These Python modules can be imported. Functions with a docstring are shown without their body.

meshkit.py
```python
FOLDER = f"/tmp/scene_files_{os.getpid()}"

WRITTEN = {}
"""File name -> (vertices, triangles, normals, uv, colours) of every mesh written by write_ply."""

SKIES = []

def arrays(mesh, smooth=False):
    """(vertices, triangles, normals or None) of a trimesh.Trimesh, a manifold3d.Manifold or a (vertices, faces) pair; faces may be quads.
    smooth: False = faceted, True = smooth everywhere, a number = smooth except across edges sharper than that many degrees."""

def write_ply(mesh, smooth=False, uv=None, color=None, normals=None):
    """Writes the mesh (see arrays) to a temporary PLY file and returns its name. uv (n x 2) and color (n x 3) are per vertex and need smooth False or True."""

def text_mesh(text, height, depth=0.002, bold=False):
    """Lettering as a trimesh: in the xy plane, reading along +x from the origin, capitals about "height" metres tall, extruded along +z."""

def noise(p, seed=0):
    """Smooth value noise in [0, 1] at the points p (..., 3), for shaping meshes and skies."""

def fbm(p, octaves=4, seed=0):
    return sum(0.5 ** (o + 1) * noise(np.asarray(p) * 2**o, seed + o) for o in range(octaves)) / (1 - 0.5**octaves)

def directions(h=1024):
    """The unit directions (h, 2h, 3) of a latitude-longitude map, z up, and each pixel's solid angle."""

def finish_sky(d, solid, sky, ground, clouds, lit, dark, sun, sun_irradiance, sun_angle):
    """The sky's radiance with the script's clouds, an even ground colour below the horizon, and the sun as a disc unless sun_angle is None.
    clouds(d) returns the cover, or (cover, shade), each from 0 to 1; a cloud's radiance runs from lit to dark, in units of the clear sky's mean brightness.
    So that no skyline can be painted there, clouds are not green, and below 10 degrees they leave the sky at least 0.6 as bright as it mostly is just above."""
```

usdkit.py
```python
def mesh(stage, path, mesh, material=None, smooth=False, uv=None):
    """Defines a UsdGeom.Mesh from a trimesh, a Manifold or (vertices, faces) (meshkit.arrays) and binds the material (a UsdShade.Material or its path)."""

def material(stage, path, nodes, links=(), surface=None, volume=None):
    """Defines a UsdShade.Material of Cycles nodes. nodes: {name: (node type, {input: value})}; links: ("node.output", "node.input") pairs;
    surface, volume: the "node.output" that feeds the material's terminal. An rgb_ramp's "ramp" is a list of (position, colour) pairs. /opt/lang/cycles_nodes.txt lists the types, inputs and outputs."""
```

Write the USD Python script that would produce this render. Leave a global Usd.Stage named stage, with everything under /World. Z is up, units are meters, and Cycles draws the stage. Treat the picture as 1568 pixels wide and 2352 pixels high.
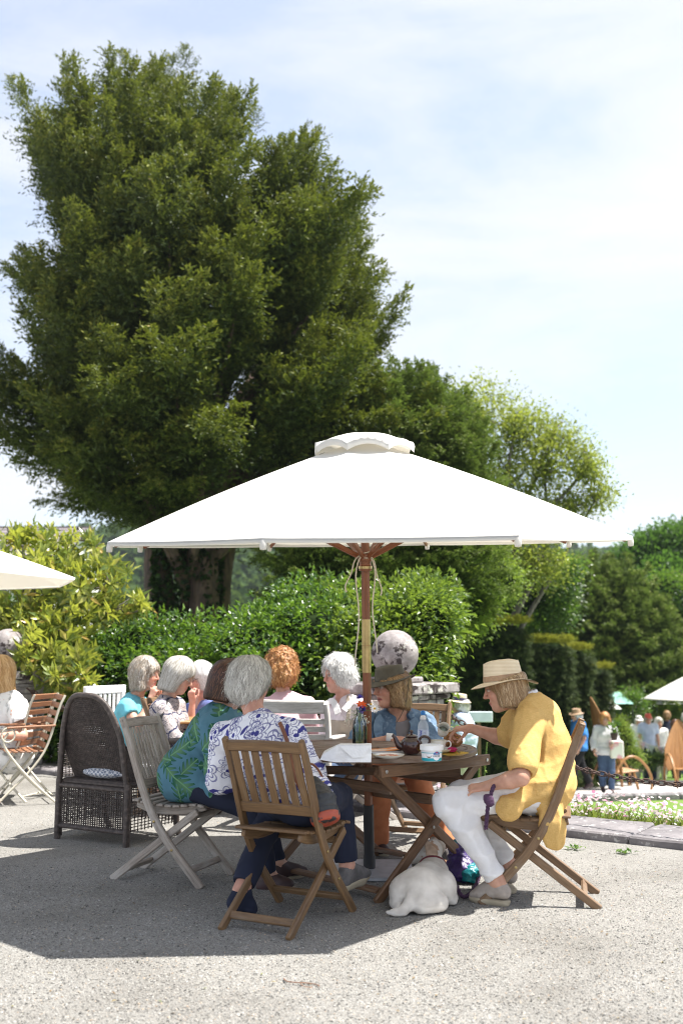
import math, random
import numpy as np
import trimesh
from scipy.spatial import cKDTree
from scipy.interpolate import splprep, splev
import manifold3d as m3
import meshkit, usdkit
from pxr import Usd, UsdGeom, UsdLux, UsdShade, Sdf, Gf, Vt

stage = Usd.Stage.CreateInMemory()
UsdGeom.Xform.Define(stage, '/World')
LK = '/World/Looks'
UsdGeom.Scope.Define(stage, LK)
T = Sdf.ValueTypeNames

# ------------------------------------------------------------ camera, sky, sun
CAMZ, TILT = 1.3, math.atan(324 / 2287.0)
cam = UsdGeom.Camera.Define(stage, '/World/camera')
ct, st = math.cos(TILT), math.sin(TILT)
cam.AddTransformOp().Set(Gf.Matrix4d(1, 0, 0, 0, 0, -st, ct, 0, 0, -ct, -st, 0, 0, 0, CAMZ, 1))
cam.CreateHorizontalApertureAttr(24.0)
cam.CreateFocalLengthAttr(35.0)
cam.CreateFStopAttr(1.9)
cam.CreateFocusDistanceAttr(5.95)
cam.CreateExposureAttr(1.55)

SUN = np.array([1.0, 0.05, 2.05]); SUN /= np.linalg.norm(SUN)
SUN_EL, SUN_ROT = math.asin(SUN[2]), math.atan2(SUN[0], SUN[1])
sun = UsdLux.DistantLight.Define(stage, '/World/sun')
sun.CreateIntensityAttr(1.08); sun.CreateAngleAttr(0.53); sun.CreateNormalizeAttr(True)
sun.CreateColorAttr(Gf.Vec3f(1.0, 0.96, 0.90))
_z = Gf.Vec3d(*map(float, SUN)); _x = Gf.Cross(Gf.Vec3d(0, 0, 1), _z).GetNormalized(); _y = Gf.Cross(_z, _x)
sun.AddTransformOp().Set(Gf.Matrix4d(*_x, 0, *_y, 0, *_z, 0, 0, 0, 0, 1))

sky = UsdLux.DomeLight.Define(stage, '/World/sky')
sky.GetPrim().SetCustomDataByKey('kind', 'structure')
_m = usdkit.material(stage, LK + '/sky', {
    's': ('sky_texture', {'sky_type': 'single_scattering', 'sun_disc': False, 'sun_elevation': SUN_EL, 'sun_rotation': SUN_ROT,
                          'aerosol_density': 1.6, 'air_density': 1.0}),
    'c': ('texture_coordinate', {}),
    'map': ('mapping', {'scale': (1.1, 1.1, 4.2), 'rotation': (0.0, 0.25, 0.3), 'location': (0.35, 0.2, 0.1)}),
    'n': ('noise_texture', {'scale': 1.9, 'detail': 7.0, 'roughness': 0.56, 'distortion': 0.35}),
    'r': ('rgb_ramp', {'ramp': [(0.0, (0.25,) * 3), (0.44, (0.42,) * 3), (0.56, (0.75,) * 3), (0.70, (0.98,) * 3), (1.0, (1, 1, 1))]}),
    'mx': ('mix_color', {'b': (3.62, 3.68, 3.80), 'use_clamp': False}),
    'bg': ('background_shader', {'strength': 0.094})},
    [('c.generated', 'map.vector'), ('map.vector', 'n.vector'), ('n.fac', 'r.fac'), ('r.color', 'mx.fac'), ('s.color', 'mx.a'), ('mx.result', 'bg.color')],
    surface='bg.background')
UsdShade.MaterialBindingAPI.Apply(sky.GetPrim()).Bind(_m)

# ------------------------------------------------------------ from the photograph's layout to places (1568 x 2352 grid)
FPX = 2287.0
def ray(px, py):
    u, v = (px - 784) / FPX, (1176 - py) / FPX
    return np.array([u, ct - v * st, st + v * ct])
def P(px, py, Y):
    d = ray(px, py)
    return np.array([0, 0, CAMZ]) + d * (Y / d[1])
def G(px, py, z=0.0):
    d = ray(px, py)
    return np.array([0, 0, CAMZ]) + d * ((z - CAMZ) / d[2])

# ------------------------------------------------------------ scene helpers
_used = {}
def numbered(path):
    n = _used.get(path, 0); _used[path] = n + 1
    return path if n == 0 else f'{path}_{n:03d}'
def tag(prim, label=None, cat=None, group=None, kind=None):
    prim = prim.GetPrim() if hasattr(prim, 'GetPrim') else prim
    for k, v in (('label', label), ('category', cat), ('group', group), ('kind', kind)):
        if v: prim.SetCustomDataByKey(k, v)
    return prim
def thing(name, label, cat, loc=(0, 0, 0), rotz=0.0, group=None, kind=None):
    x = UsdGeom.Xform.Define(stage, numbered('/World/' + name))
    x.AddTranslateOp().Set(Gf.Vec3d(*map(float, loc)))
    if rotz: x.AddRotateZOp().Set(math.degrees(rotz))
    tag(x, label, cat, group, kind)
    return str(x.GetPath())
def bind(prim, m):
    UsdShade.MaterialBindingAPI.Apply(prim.GetPrim()).Bind(m)
RND, TIPS = set(), {LK + '/yew_leaf', LK + '/conifer_leaf', LK + '/hedge_leaf'}      # TIPS: lighter young growth at the shoots' ends
_rr = np.random.default_rng(99)
def islands(p, mesh, m):
    """A random number per separate piece of the mesh, for tone that varies from leaf to leaf, stone to stone, lock to lock."""
    if m is None or str(m.GetPath()) not in RND: return
    from scipy.sparse import coo_matrix
    from scipy.sparse.csgraph import connected_components
    v, f = arr(mesh); f = np.asarray(f); n = len(v)
    _, lab = connected_components(coo_matrix((np.ones(len(f) * 2), (np.r_[f[:, 0], f[:, 1]], np.r_[f[:, 1], f[:, 2]])), (n, n)), False)
    R_ = _rr.random(lab.max() + 1)
    if str(m.GetPath()) in TIPS:
        cx = np.bincount(lab, v[:, 0]) / np.bincount(lab); R_ = np.clip(.42 * R_ + .58 * (cx - cx.min()) / (np.ptp(cx) + 1e-9), 0, 1) ** 1.15
    UsdGeom.PrimvarsAPI(p).CreatePrimvar('rnd', T.FloatArray, 'vertex').Set(Vt.FloatArray.FromNumpy(R_[lab].astype(np.float32)))
def obj(name, mesh, m, parent='/World', smooth=False, gc=None, label=None, col=None):
    """One mesh prim. gc: grain coordinates per vertex; col: colour per vertex (both need smooth False/True)."""
    path = numbered(parent + '/' + name)
    p = usdkit.mesh(stage, path, mesh, m, smooth)
    islands(p, mesh, m)
    if gc is not None:
        UsdGeom.PrimvarsAPI(p).CreatePrimvar('gc', T.Float3Array, 'vertex').Set(Vt.Vec3fArray.FromNumpy(np.asarray(gc, np.float32)))
    if col is not None:
        UsdGeom.PrimvarsAPI(p).CreatePrimvar('tint', T.Color3fArray, 'vertex').Set(Vt.Vec3fArray.FromNumpy(np.asarray(col, np.float32)))
    if label: p.GetPrim().SetCustomDataByKey('label', label)
    return str(p.GetPath())
def prim(path): return stage.GetPrimAtPath(path)
def copy_of(src, name, label, loc, rotz=0.0, group=None, scale=None):
    was = prim(src).GetCustomData()
    p = thing(name, label, was.get('category'), loc, rotz, group)
    r = prim(p)
    if scale: UsdGeom.Xformable(r).AddScaleOp().Set(Gf.Vec3f(*scale))
    return p, r
def instance(src_class, name, label, cat, loc, rotz=0.0, group=None, scale=None):
    p = thing(name, label, cat, loc, rotz, group)
    if scale: UsdGeom.Xformable(prim(p)).AddScaleOp().Set(Gf.Vec3f(*scale))
    prim(p).GetReferences().AddInternalReference(src_class); prim(p).SetInstanceable(True)
    return p
def class_prim(name):
    p = '/World/' + name
    stage.CreateClassPrim(p)
    return p
def quat_from(x, y, z):
    """(w,x,y,z) arrays of the rotations whose columns are x, y, z (n x 3 each)."""
    from scipy.spatial.transform import Rotation
    q = Rotation.from_matrix(np.stack([x, y, z], -1)).as_quat()
    return q[:, [3, 0, 1, 2]]
def scatter(name, parent, protos, m, pos, quats, scales, idx, kind=None, smooth=False):
    """A PointInstancer part: protos = list of meshes (or (mesh, material))."""
    path = numbered(parent + '/' + name)
    pi = UsdGeom.PointInstancer.Define(stage, path)
    for i, pr in enumerate(protos):
        me, mm = pr if isinstance(pr, tuple) and isinstance(pr[1], UsdShade.Material) else (pr, m)
        q = usdkit.mesh(stage, f'{path}/piece_{i:03d}', me, mm, smooth)
        islands(q, me, mm); pi.GetPrototypesRel().AddTarget(q.GetPath())
    pi.CreateProtoIndicesAttr(Vt.IntArray.FromNumpy(np.asarray(idx, np.int32)))
    pi.CreatePositionsAttr(Vt.Vec3fArray.FromNumpy(np.asarray(pos, np.float32)))
    q = np.asarray(quats, np.float32)
    pi.CreateOrientationsAttr(Vt.QuathArray([Gf.Quath(float(a), float(b), float(c), float(d)) for a, b, c, d in q]))
    s = np.asarray(scales, np.float32)
    if s.ndim == 1: s = np.repeat(s[:, None], 3, 1)
    pi.CreateScalesAttr(Vt.Vec3fArray.FromNumpy(s))
    if kind: pi.GetPrim().SetCustomDataByKey('kind', kind)
    return path

def nrm(v):
    v = np.asarray(v, float); return v / (np.linalg.norm(v, axis=-1, keepdims=True) + 1e-12)
def rotm(axis, ang):
    return trimesh.transformations.rotation_matrix(ang, axis)[:3, :3]
def cat(*ms):
    ms = [m for m in ms if m is not None]
    vs, fs, n = [], [], 0
    for v, f in ms:
        vs.append(np.asarray(v, float)); fs.append(np.asarray(f, int) + n); n += len(v)
    return np.vstack(vs), np.vstack(fs)
def tri(q):
    q = np.asarray(q, int)
    return np.vstack([q[:, [0, 1, 2]], q[:, [0, 2, 3]]])
def move(m, t): return np.asarray(m[0], float) + np.asarray(t, float), m[1]
def arr(m):
    return (np.array(m.vertices), np.array(m.faces)) if hasattr(m, 'vertices') else m

def tube(pts, radii, sides=8, cap=True):
    p = np.asarray(pts, float); r = np.broadcast_to(np.asarray(radii, float), (len(p),))
    t = np.gradient(p, axis=0); t = nrm(t)
    ref = np.array([0, 0, 1.0]) if abs(t[0, 2]) < .9 else np.array([1.0, 0, 0])
    a = nrm(np.cross(t[0], ref)); A = [a]
    for i in range(1, len(p)):
        a = a - t[i] * (a @ t[i]); a = a / (np.linalg.norm(a) + 1e-12); A.append(a)
    A = np.array(A); B = np.cross(t, A)
    ang = np.arange(sides) * 2 * np.pi / sides
    v = p[:, None] + r[:, None, None] * (np.cos(ang)[None, :, None] * A[:, None] + np.sin(ang)[None, :, None] * B[:, None])
    i, j = np.meshgrid(np.arange(len(p) - 1), np.arange(sides), indexing='ij')
    q = np.stack([i * sides + j, i * sides + (j + 1) % sides, (i + 1) * sides + (j + 1) % sides, (i + 1) * sides + j], -1).reshape(-1, 4)
    f = tri(q); v = v.reshape(-1, 3)
    if cap:
        n = len(v); v = np.vstack([v, p[:1], p[-1:]]); e = (len(p) - 1) * sides
        k = np.arange(sides)
        f = np.vstack([f, np.stack([np.full(sides, n), (k + 1) % sides, k], 1), np.stack([np.full(sides, n + 1), e + k, e + (k + 1) % sides], 1)])
    return v, f
def curve(pts, n=20, s=0, closed=False):
    p = np.asarray(pts, float)
    k = min(3, len(p) - 1)
    tck, _ = splprep(p.T, s=s, k=k, per=closed)
    return np.array(splev(np.linspace(0, 1, n), tck)).T
def lathe(profile, sides=32):
    """profile: (radius, z) from bottom to top."""
    pr = np.asarray(profile, float); ang = np.arange(sides) * 2 * np.pi / sides
    v = np.stack([pr[:, 0, None] * np.cos(ang), pr[:, 0, None] * np.sin(ang), np.repeat(pr[:, 1:2], sides, 1)], -1).reshape(-1, 3)
    i, j = np.meshgrid(np.arange(len(pr) - 1), np.arange(sides), indexing='ij')
    q = np.stack([i * sides + j, i * sides + (j + 1) % sides, (i + 1) * sides + (j + 1) % sides, (i + 1) * sides + j], -1).reshape(-1, 4)
    return v, tri(q)
_prng = random.Random(77)
def plank(path, width, thick, side, bev=0.004, ends=0.004):
    """A board swept along path; side = direction of its width. Returns mesh, grain coordinates (strips split: use smooth=True)."""
    p = np.asarray(path, float)
    if len(p) == 2: p = np.array([p[0], p[0] + (p[1] - p[0]) * .5, p[1]])
    t = nrm(np.gradient(p, axis=0)); s = np.asarray(side, float)
    S = nrm(s - t * (t @ s)[:, None]); N = np.cross(t, S)
    w = np.broadcast_to(np.asarray(width, float), (len(p),)) / 2; h = thick / 2; b = min(bev, h * .6)
    L = np.concatenate([[0], np.cumsum(np.linalg.norm(np.diff(p, axis=0), axis=1))])
    off = np.array([_prng.uniform(0, 50), _prng.uniform(0, 9), _prng.uniform(0, 9)])
    vs, fs, gs, n = [], [], [], 0
    def ring(i, shrink=0.0):
        W = w[i] - shrink; H = h - shrink
        return np.array([(W, H - b), (W - b, H), (-W + b, H), (-W, H - b), (-W, -H + b), (-W + b, -H), (W - b, -H), (W, -H + b)])
    R = [ring(i) for i in range(len(p))]
    P3 = [p[i] + R[i][:, :1] * S[i] + R[i][:, 1:] * N[i] for i in range(len(p))]
    for k in range(8):
        k2 = (k + 1) % 8
        vv = np.concatenate([[P3[i][k], P3[i][k2]] for i in range(len(p))])
        gg = np.concatenate([[(L[i], *R[i][k]), (L[i], *R[i][k2])] for i in range(len(p))])
        q = [(n + 2 * i, n + 2 * i + 1, n + 2 * i + 3, n + 2 * i + 2) for i in range(len(p) - 1)]
        vs.append(vv); gs.append(gg); fs.append(tri(q)); n += len(vv)
    for i, sg in ((0, -1), (len(p) - 1, 1)):
        R2 = ring(i, ends * .7); c = p[i] + sg * t[i] * ends
        inner = c + R2[:, :1] * S[i] + R2[:, 1:] * N[i]
        vv = np.vstack([P3[i], inner, [c]])
        gg = np.vstack([np.c_[np.full(8, L[i]), R[i]], np.c_[np.full(8, L[i] + .01), R2], [(L[i] + .01, 0, 0)]])
        f = []
        for k in range(8):
            k2 = (k + 1) % 8
            a = [(n + k, n + 8 + k, n + 8 + k2), (n + k, n + 8 + k2, n + k2), (n + 8 + k, n + 16, n + 8 + k2)]
            f += a if sg < 0 else [x[::-1] for x in a]
        vs.append(vv); gs.append(gg); fs.append(np.array(f)); n += len(vv)
    V = np.vstack(vs); F = np.vstack(fs); GC = np.vstack(gs) + off
    # orientation check
    vol = np.einsum('ij,ij->i', V[F[:, 0]] - p.mean(0), np.cross(V[F[:, 1]] - p.mean(0), V[F[:, 2]] - p.mean(0))).sum()
    if vol < 0: F = F[:, ::-1]
    return (V, F), GC
def board(parent, name, path, width, thick, side, m, bev=0.004, label=None):
    me, gc = plank(path, width, thick, side, bev)
    return obj(name, me, m, parent, True, gc, label)
def box(sx, sy, sz, c=(0, 0, 0), bev=0.0):
    if bev <= 0:
        return arr(trimesh.creation.box([sx, sy, sz], transform=trimesh.transformations.translation_matrix(c)))
    pts = []
    for dx in (-1, 1):
        for dy in (-1, 1):
            for dz in (-1, 1):
                q = np.array([dx * sx / 2, dy * sy / 2, dz * sz / 2])
                for k in range(3):
                    e = q - np.array([dx, dy, dz]) * bev * (np.arange(3) != k)
                    pts.append(e)
    h = m3.Manifold.hull_points(np.array(pts)).to_mesh()
    return np.array(h.vert_properties[:, :3], float) + np.asarray(c), np.array(h.tri_verts, int)

# ------------------------------------------------------------ materials
def mat(name, col, rough=.6, col2=None, scale=6.0, detail=4.0, bump=0.0, bscale=60.0, bdist=.004, coord='object', stretch=(1, 1, 1),
        lo=.35, hi=.65, metallic=0.0, spec=.5, sheen=0.0, extra=None, sss=0.0, coat=0.0, trans=0.0, ior=1.5, weave=0.0, dirt=None):
    col2 = col2 if col2 is not None else tuple(c * .78 for c in col)
    n = {'c': ('texture_coordinate', {}), 'm': ('mapping', {'scale': stretch}),
         'n': ('noise_texture', {'scale': scale, 'detail': detail, 'roughness': .6}),
         'r': ('rgb_ramp', {'ramp': [(lo, col2), (hi, col)]}),
         'p': ('principled_bsdf', {'roughness': rough, 'metallic': metallic, 'specular_ior_level': spec, 'sheen_weight': sheen, 'coat_weight': coat,
                                   'transmission_weight': trans, 'ior': ior, 'subsurface_weight': sss, 'subsurface_scale': .01})}
    l = [('m.vector', 'n.vector'), ('n.fac', 'r.fac')]
    if coord == 'gc':
        n['a'] = ('attribute', {'attribute': 'gc'}); l.append(('a.vector', 'm.vector'))
    else:
        l.append((f'c.{coord}', 'm.vector'))
    last = 'r.color'
    if dirt:
        n['dn'] = ('noise_texture', {'scale': dirt[1], 'detail': 6.0, 'roughness': .7}); n['dr'] = ('rgb_ramp', {'ramp': [(dirt[2], (0, 0, 0)), (dirt[3], (1, 1, 1))]})
        n['dm'] = ('mix_color', {'b': dirt[0]})
        l += [('c.object', 'dn.vector'), ('dn.fac', 'dr.fac'), ('dr.color', 'dm.fac'), (last, 'dm.a')]; last = 'dm.result'
    l.append((last, 'p.base_color'))
    if bump:
        n['bn'] = ('noise_texture', {'scale': bscale, 'detail': 3.0, 'roughness': .6}); n['b'] = ('bump', {'strength': bump, 'distance': bdist})
        l += [('m.vector' if coord == 'gc' else 'c.object', 'bn.vector'), ('bn.fac', 'b.height'), ('b.normal', 'p.normal')]
    return usdkit.material(stage, LK + '/' + name, n, l, surface='p.BSDF')
def wood(name, col, col2, rough=.55, grey=None, greyamt=(.5, .75)):
    n = {'a': ('attribute', {'attribute': 'gc'}), 'm': ('mapping', {'scale': (1.6, 26, 26)}), 'm2': ('mapping', {'scale': (5, 140, 140)}),
         'n': ('noise_texture', {'scale': 1.5, 'detail': 5.0, 'roughness': .65, 'distortion': .6}), 'r': ('rgb_ramp', {'ramp': [(.3, col2), (.68, col)]}),
         'n2': ('noise_texture', {'scale': 2.0, 'detail': 3.0, 'roughness': .6}), 'r2': ('rgb_ramp', {'ramp': [(.3, (.62, .6, .58)), (.55, (1, 1, 1))]}),
         'mx': ('mix_color', {'blend_type': 'multiply', 'fac': 1.0}),
         'bm': ('bump', {'strength': .35, 'distance': .003}), 'p': ('principled_bsdf', {'roughness': rough})}
    l = [('a.vector', 'm.vector'), ('a.vector', 'm2.vector'), ('m.vector', 'n.vector'), ('m2.vector', 'n2.vector'), ('n.fac', 'r.fac'), ('n2.fac', 'r2.fac'),
         ('r.color', 'mx.a'), ('r2.color', 'mx.b'), ('n2.fac', 'bm.height'), ('bm.normal', 'p.normal')]
    last = 'mx.result'
    if grey is not None:
        n.update({'g': ('mapping', {'scale': (2.2, 9, 9)}), 'gn': ('noise_texture', {'scale': 1.3, 'detail': 5.0, 'roughness': .7}),
                  'gr': ('rgb_ramp', {'ramp': [(greyamt[0], (0, 0, 0)), (greyamt[1], (1, 1, 1))]}), 'gm': ('mix_color', {'b': grey})})
        l += [('a.vector', 'g.vector'), ('g.vector', 'gn.vector'), ('gn.fac', 'gr.fac'), ('gr.color', 'gm.fac'), (last, 'gm.a')]
        last = 'gm.result'
    l.append((last, 'p.base_color'))
    return usdkit.material(stage, LK + '/' + name, n, l, surface='p.BSDF')
def leafmat(name, cols, rough=.45, trans=.35, spec=.4, tcol=None):
    """cols: colours spread over the leaves at random; tcol: colour of light passing through."""
    tc = tcol if tcol is not None else tuple(min(1, c * 1.6) for c in cols[-1][1])
    RND.add(LK + '/' + name)
    n = {'g': ('attribute', {'attribute': 'rnd'}), 'r': ('rgb_ramp', {'ramp': list(cols)}), 'p': ('principled_bsdf', {'roughness': rough, 'specular_ior_level': spec}),
         't': ('translucent_bsdf', {'color': tc}), 'mx': ('mix_closure', {'fac': trans})}
    return usdkit.material(stage, LK + '/' + name, n, [('g.fac', 'r.fac'), ('r.color', 'p.base_color'), ('p.BSDF', 'mx.closure1'), ('t.BSDF', 'mx.closure2')], surface='mx.closure')
M = {}
# ============================================================ the setting
rng = np.random.default_rng(11)
# gravel terrace: edge runs diagonally from right-near to left-far
EDGE_A, EDGE_D = np.array([2.26, 6.85]), nrm(np.array([-.797, .605]))
EDGE_N = np.array([EDGE_D[1], -EDGE_D[0]])            # pointing away from the terrace (back)
if EDGE_N[1] < 0: EDGE_N = -EDGE_N
def edge(s, off=0.0): return EDGE_A + EDGE_D * s + EDGE_N * off
M['gravel'] = usdkit.material(stage, LK + '/gravel', {
    'c': ('texture_coordinate', {}), 'v': ('voronoi_texture', {'scale': 190.0, 'randomness': 1.0}), 'n': ('noise_texture', {'scale': .8, 'detail': 7.0, 'roughness': .65}),
    'r': ('rgb_ramp', {'ramp': [(0, (.14, .138, .132)), (.25, (.235, .232, .222)), (.5, (.28, .277, .265)), (.75, (.325, .32, .305)), (1, (.20, .19, .175))]}),
    'sp': ('separate_color', {}), 'r2': ('rgb_ramp', {'ramp': [(.32, (.70, .68, .65)), (.5, (.92, .91, .89)), (.68, (1.06, 1.05, 1.03))]}), 'mx': ('mix_color', {'blend_type': 'multiply', 'fac': 1.0}),
    'gap': ('rgb_ramp', {'ramp': [(.35, (1, 1, 1)), (.8, (.74, .72, .70))]}), 'mg': ('mix_color', {'blend_type': 'multiply', 'fac': 1.0}),
    'b': ('bump', {'strength': .6, 'distance': .006, 'invert': True}), 'p': ('principled_bsdf', {'roughness': .85, 'specular_ior_level': .25})},
    [('c.object', 'v.vector'), ('c.object', 'n.vector'), ('v.color', 'sp.color'), ('sp.r', 'r.fac'), ('n.fac', 'r2.fac'), ('r.color', 'mx.a'), ('r2.color', 'mx.b'),
     ('v.distance', 'gap.fac'), ('mx.result', 'mg.a'), ('gap.color', 'mg.b'), ('mg.result', 'p.base_color'), ('v.distance', 'b.height'), ('b.normal', 'p.normal')], surface='p.BSDF')
e0, e1 = edge(-25, .12), edge(40, .12)
gv = [(e0[0], e0[1], 0), (e1[0], e1[1], 0), (-60, -60, 0), (60, -60, 0)]
gp = thing('gravel_terrace', 'pale grey gravel terrace under the tables and chairs', 'ground', kind='structure')
obj('surface', (np.array(gv, float), np.array([[0, 1, 2], [0, 2, 3]])[:, ::-1]), M['gravel'], gp)
# retaining step of the terrace
M['stone'] = mat('stone', (.40, .385, .37), .85, (.20, .19, .185), scale=7, detail=8, bump=.5, bscale=35, bdist=.01, dirt=((.62, .61, .56), 11, .55, .62))
M['slab'] = mat('slab', (.20, .185, .19), .8, (.10, .092, .097), scale=5, detail=8, bump=.5, bscale=30, bdist=.008, dirt=((.40, .39, .38), 12, .58, .66))

# loose stones of the gravel, nearest part
def gravel_stones(n, y0, y1, seed, smin, smax):
    r = np.random.default_rng(seed)
    # density roughly even on the ground, a little denser near
    y = y0 + (y1 - y0) * r.random(n) ** 1.5
    half = y * .40 + .25
    x = (r.random(n) * 2 - 1) * half
    keep = ((np.stack([x, y], 1) - EDGE_A) @ EDGE_N) < -.02
    x, y = x[keep], y[keep]; n = len(x)
    base = np.array([(1, 0, 0), (0, 1, 0), (-1, 0, 0), (0, -1, 0), (0, 0, 1.0), (0, 0, -.4)])
    faces = np.array([(0, 1, 4), (1, 2, 4), (2, 3, 4), (3, 0, 4), (1, 0, 5), (2, 1, 5), (3, 2, 5), (0, 3, 5)])
    s = smin + (smax - smin) * r.random(n) ** 2
    v = base[None] * (s[:, None, None] * (.6 + .6 * r.random((n, 6, 1)))) * np.array([1, 1, .5])
    a = r.random(n) * 6.283; ca, sa = np.cos(a), np.sin(a)
    tl = (r.random((n, 2)) - .5) * .9
    v[..., 2] += v[..., 0] * tl[:, :1] + v[..., 1] * tl[:, 1:]
    w = np.stack([v[..., 0] * ca[:, None] - v[..., 1] * sa[:, None], v[..., 0] * sa[:, None] + v[..., 1] * ca[:, None], v[..., 2]], -1)
    w += np.stack([x, y, s * .22], -1)[:, None]
    f = faces[None] + (np.arange(n) * 6)[:, None, None]
    return w.reshape(-1, 3), f.reshape(-1, 3)
M['pebble'] = usdkit.material(stage, LK + '/pebble', {
    'g': ('attribute', {'attribute': 'rnd'}), 'r': ('rgb_ramp', {'ramp': [(0, (.05, .05, .05)), (.16, (.14, .138, .132)), (.4, (.245, .242, .232)), (.7, (.305, .30, .288)), (.9, (.42, .412, .395)), (.97, (.45, .37, .29)), (1, (.34, .26, .20))]}),
    'c': ('texture_coordinate', {}), 'n': ('noise_texture', {'scale': .8, 'detail': 7.0, 'roughness': .65}), 'r2': ('rgb_ramp', {'ramp': [(.32, (.70, .68, .65)), (.5, (.94, .93, .91)), (.68, (1.10, 1.09, 1.07))]}), 'mx': ('mix_color', {'blend_type': 'multiply', 'fac': 1.0, 'use_clamp': False}),
    'p': ('principled_bsdf', {'roughness': .8, 'specular_ior_level': .3})}, [('g.fac', 'r.fac'), ('c.object', 'n.vector'), ('n.fac', 'r2.fac'), ('r.color', 'mx.a'), ('r2.color', 'mx.b'), ('mx.result', 'p.base_color')], surface='p.BSDF'); RND.add(LK + '/pebble')
gs = cat(gravel_stones(62000, 3.2, 6.4, 1, .0026, .0062), gravel_stones(24000, 3.4, 8.5, 2, .003, .0075))
tag(prim(obj('gravel_stones', gs, M['pebble'])), 'loose pale gravel stones lying on the terrace', 'gravel', kind='stuff')

# ground of the lower garden: falls away behind the terrace
def ground_z(x, y):
    d = (np.stack([x, y], -1) - EDGE_A) @ EDGE_N
    near = -0.35 - .65 * np.clip((d - .9) / 4.0, 0, 1)
    far = -1.0 - .07 * np.clip(y - 13, 0, 20) - .01 * np.clip(y - 33, 0, 60)
    k = np.clip((d - 2) / 4.0, 0, 1)
    return np.where(d < .9, -.35, near * (1 - k) + np.minimum(far, near) * k)
M['lawn'] = usdkit.material(stage, LK + '/lawn', {
    'c': ('texture_coordinate', {}), 'n': ('noise_texture', {'scale': .8, 'detail': 6.0}), 'n2': ('noise_texture', {'scale': 45.0, 'detail': 3.0}),
    'mxn': ('mix_float', {'fac': .5}), 'r': ('rgb_ramp', {'ramp': [(.35, (.075, .135, .022)), (.62, (.15, .24, .045))]}),
    'b': ('bump', {'strength': .8, 'distance': .03}), 'p': ('principled_bsdf', {'roughness': .8, 'specular_ior_level': .2})},
    [('c.object', 'n.vector'), ('c.object', 'n2.vector'), ('n.fac', 'mxn.a'), ('n2.fac', 'mxn.b'), ('mxn.result', 'r.fac'), ('r.color', 'p.base_color'), ('n2.fac', 'b.height'), ('b.normal', 'p.normal')], surface='p.BSDF')
S_, D_ = np.meshgrid(np.r_[np.linspace(-14, 16, 46), 22, 30, 45], np.r_[0.06, .5, .9, np.linspace(1.4, 8, 14), np.linspace(9, 40, 32), 60, 90], indexing='ij')
xy = EDGE_A + S_[..., None] * EDGE_D + D_[..., None] * EDGE_N
z = ground_z(xy[..., 0], xy[..., 1])
V = np.concatenate([xy, z[..., None]], -1).reshape(-1, 3)
ni, nj = S_.shape
ii, jj = np.meshgrid(np.arange(ni - 1), np.arange(nj - 1), indexing='ij')
Q = np.stack([ii * nj + jj, ii * nj + jj + 1, (ii + 1) * nj + jj + 1, (ii + 1) * nj + jj], -1).reshape(-1, 4)
lp = thing('lower_lawn', 'sunlit grass lawn falling away behind the terrace', 'lawn', kind='structure')
obj('turf', (V, tri(Q)), M['lawn'], lp, True)
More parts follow.
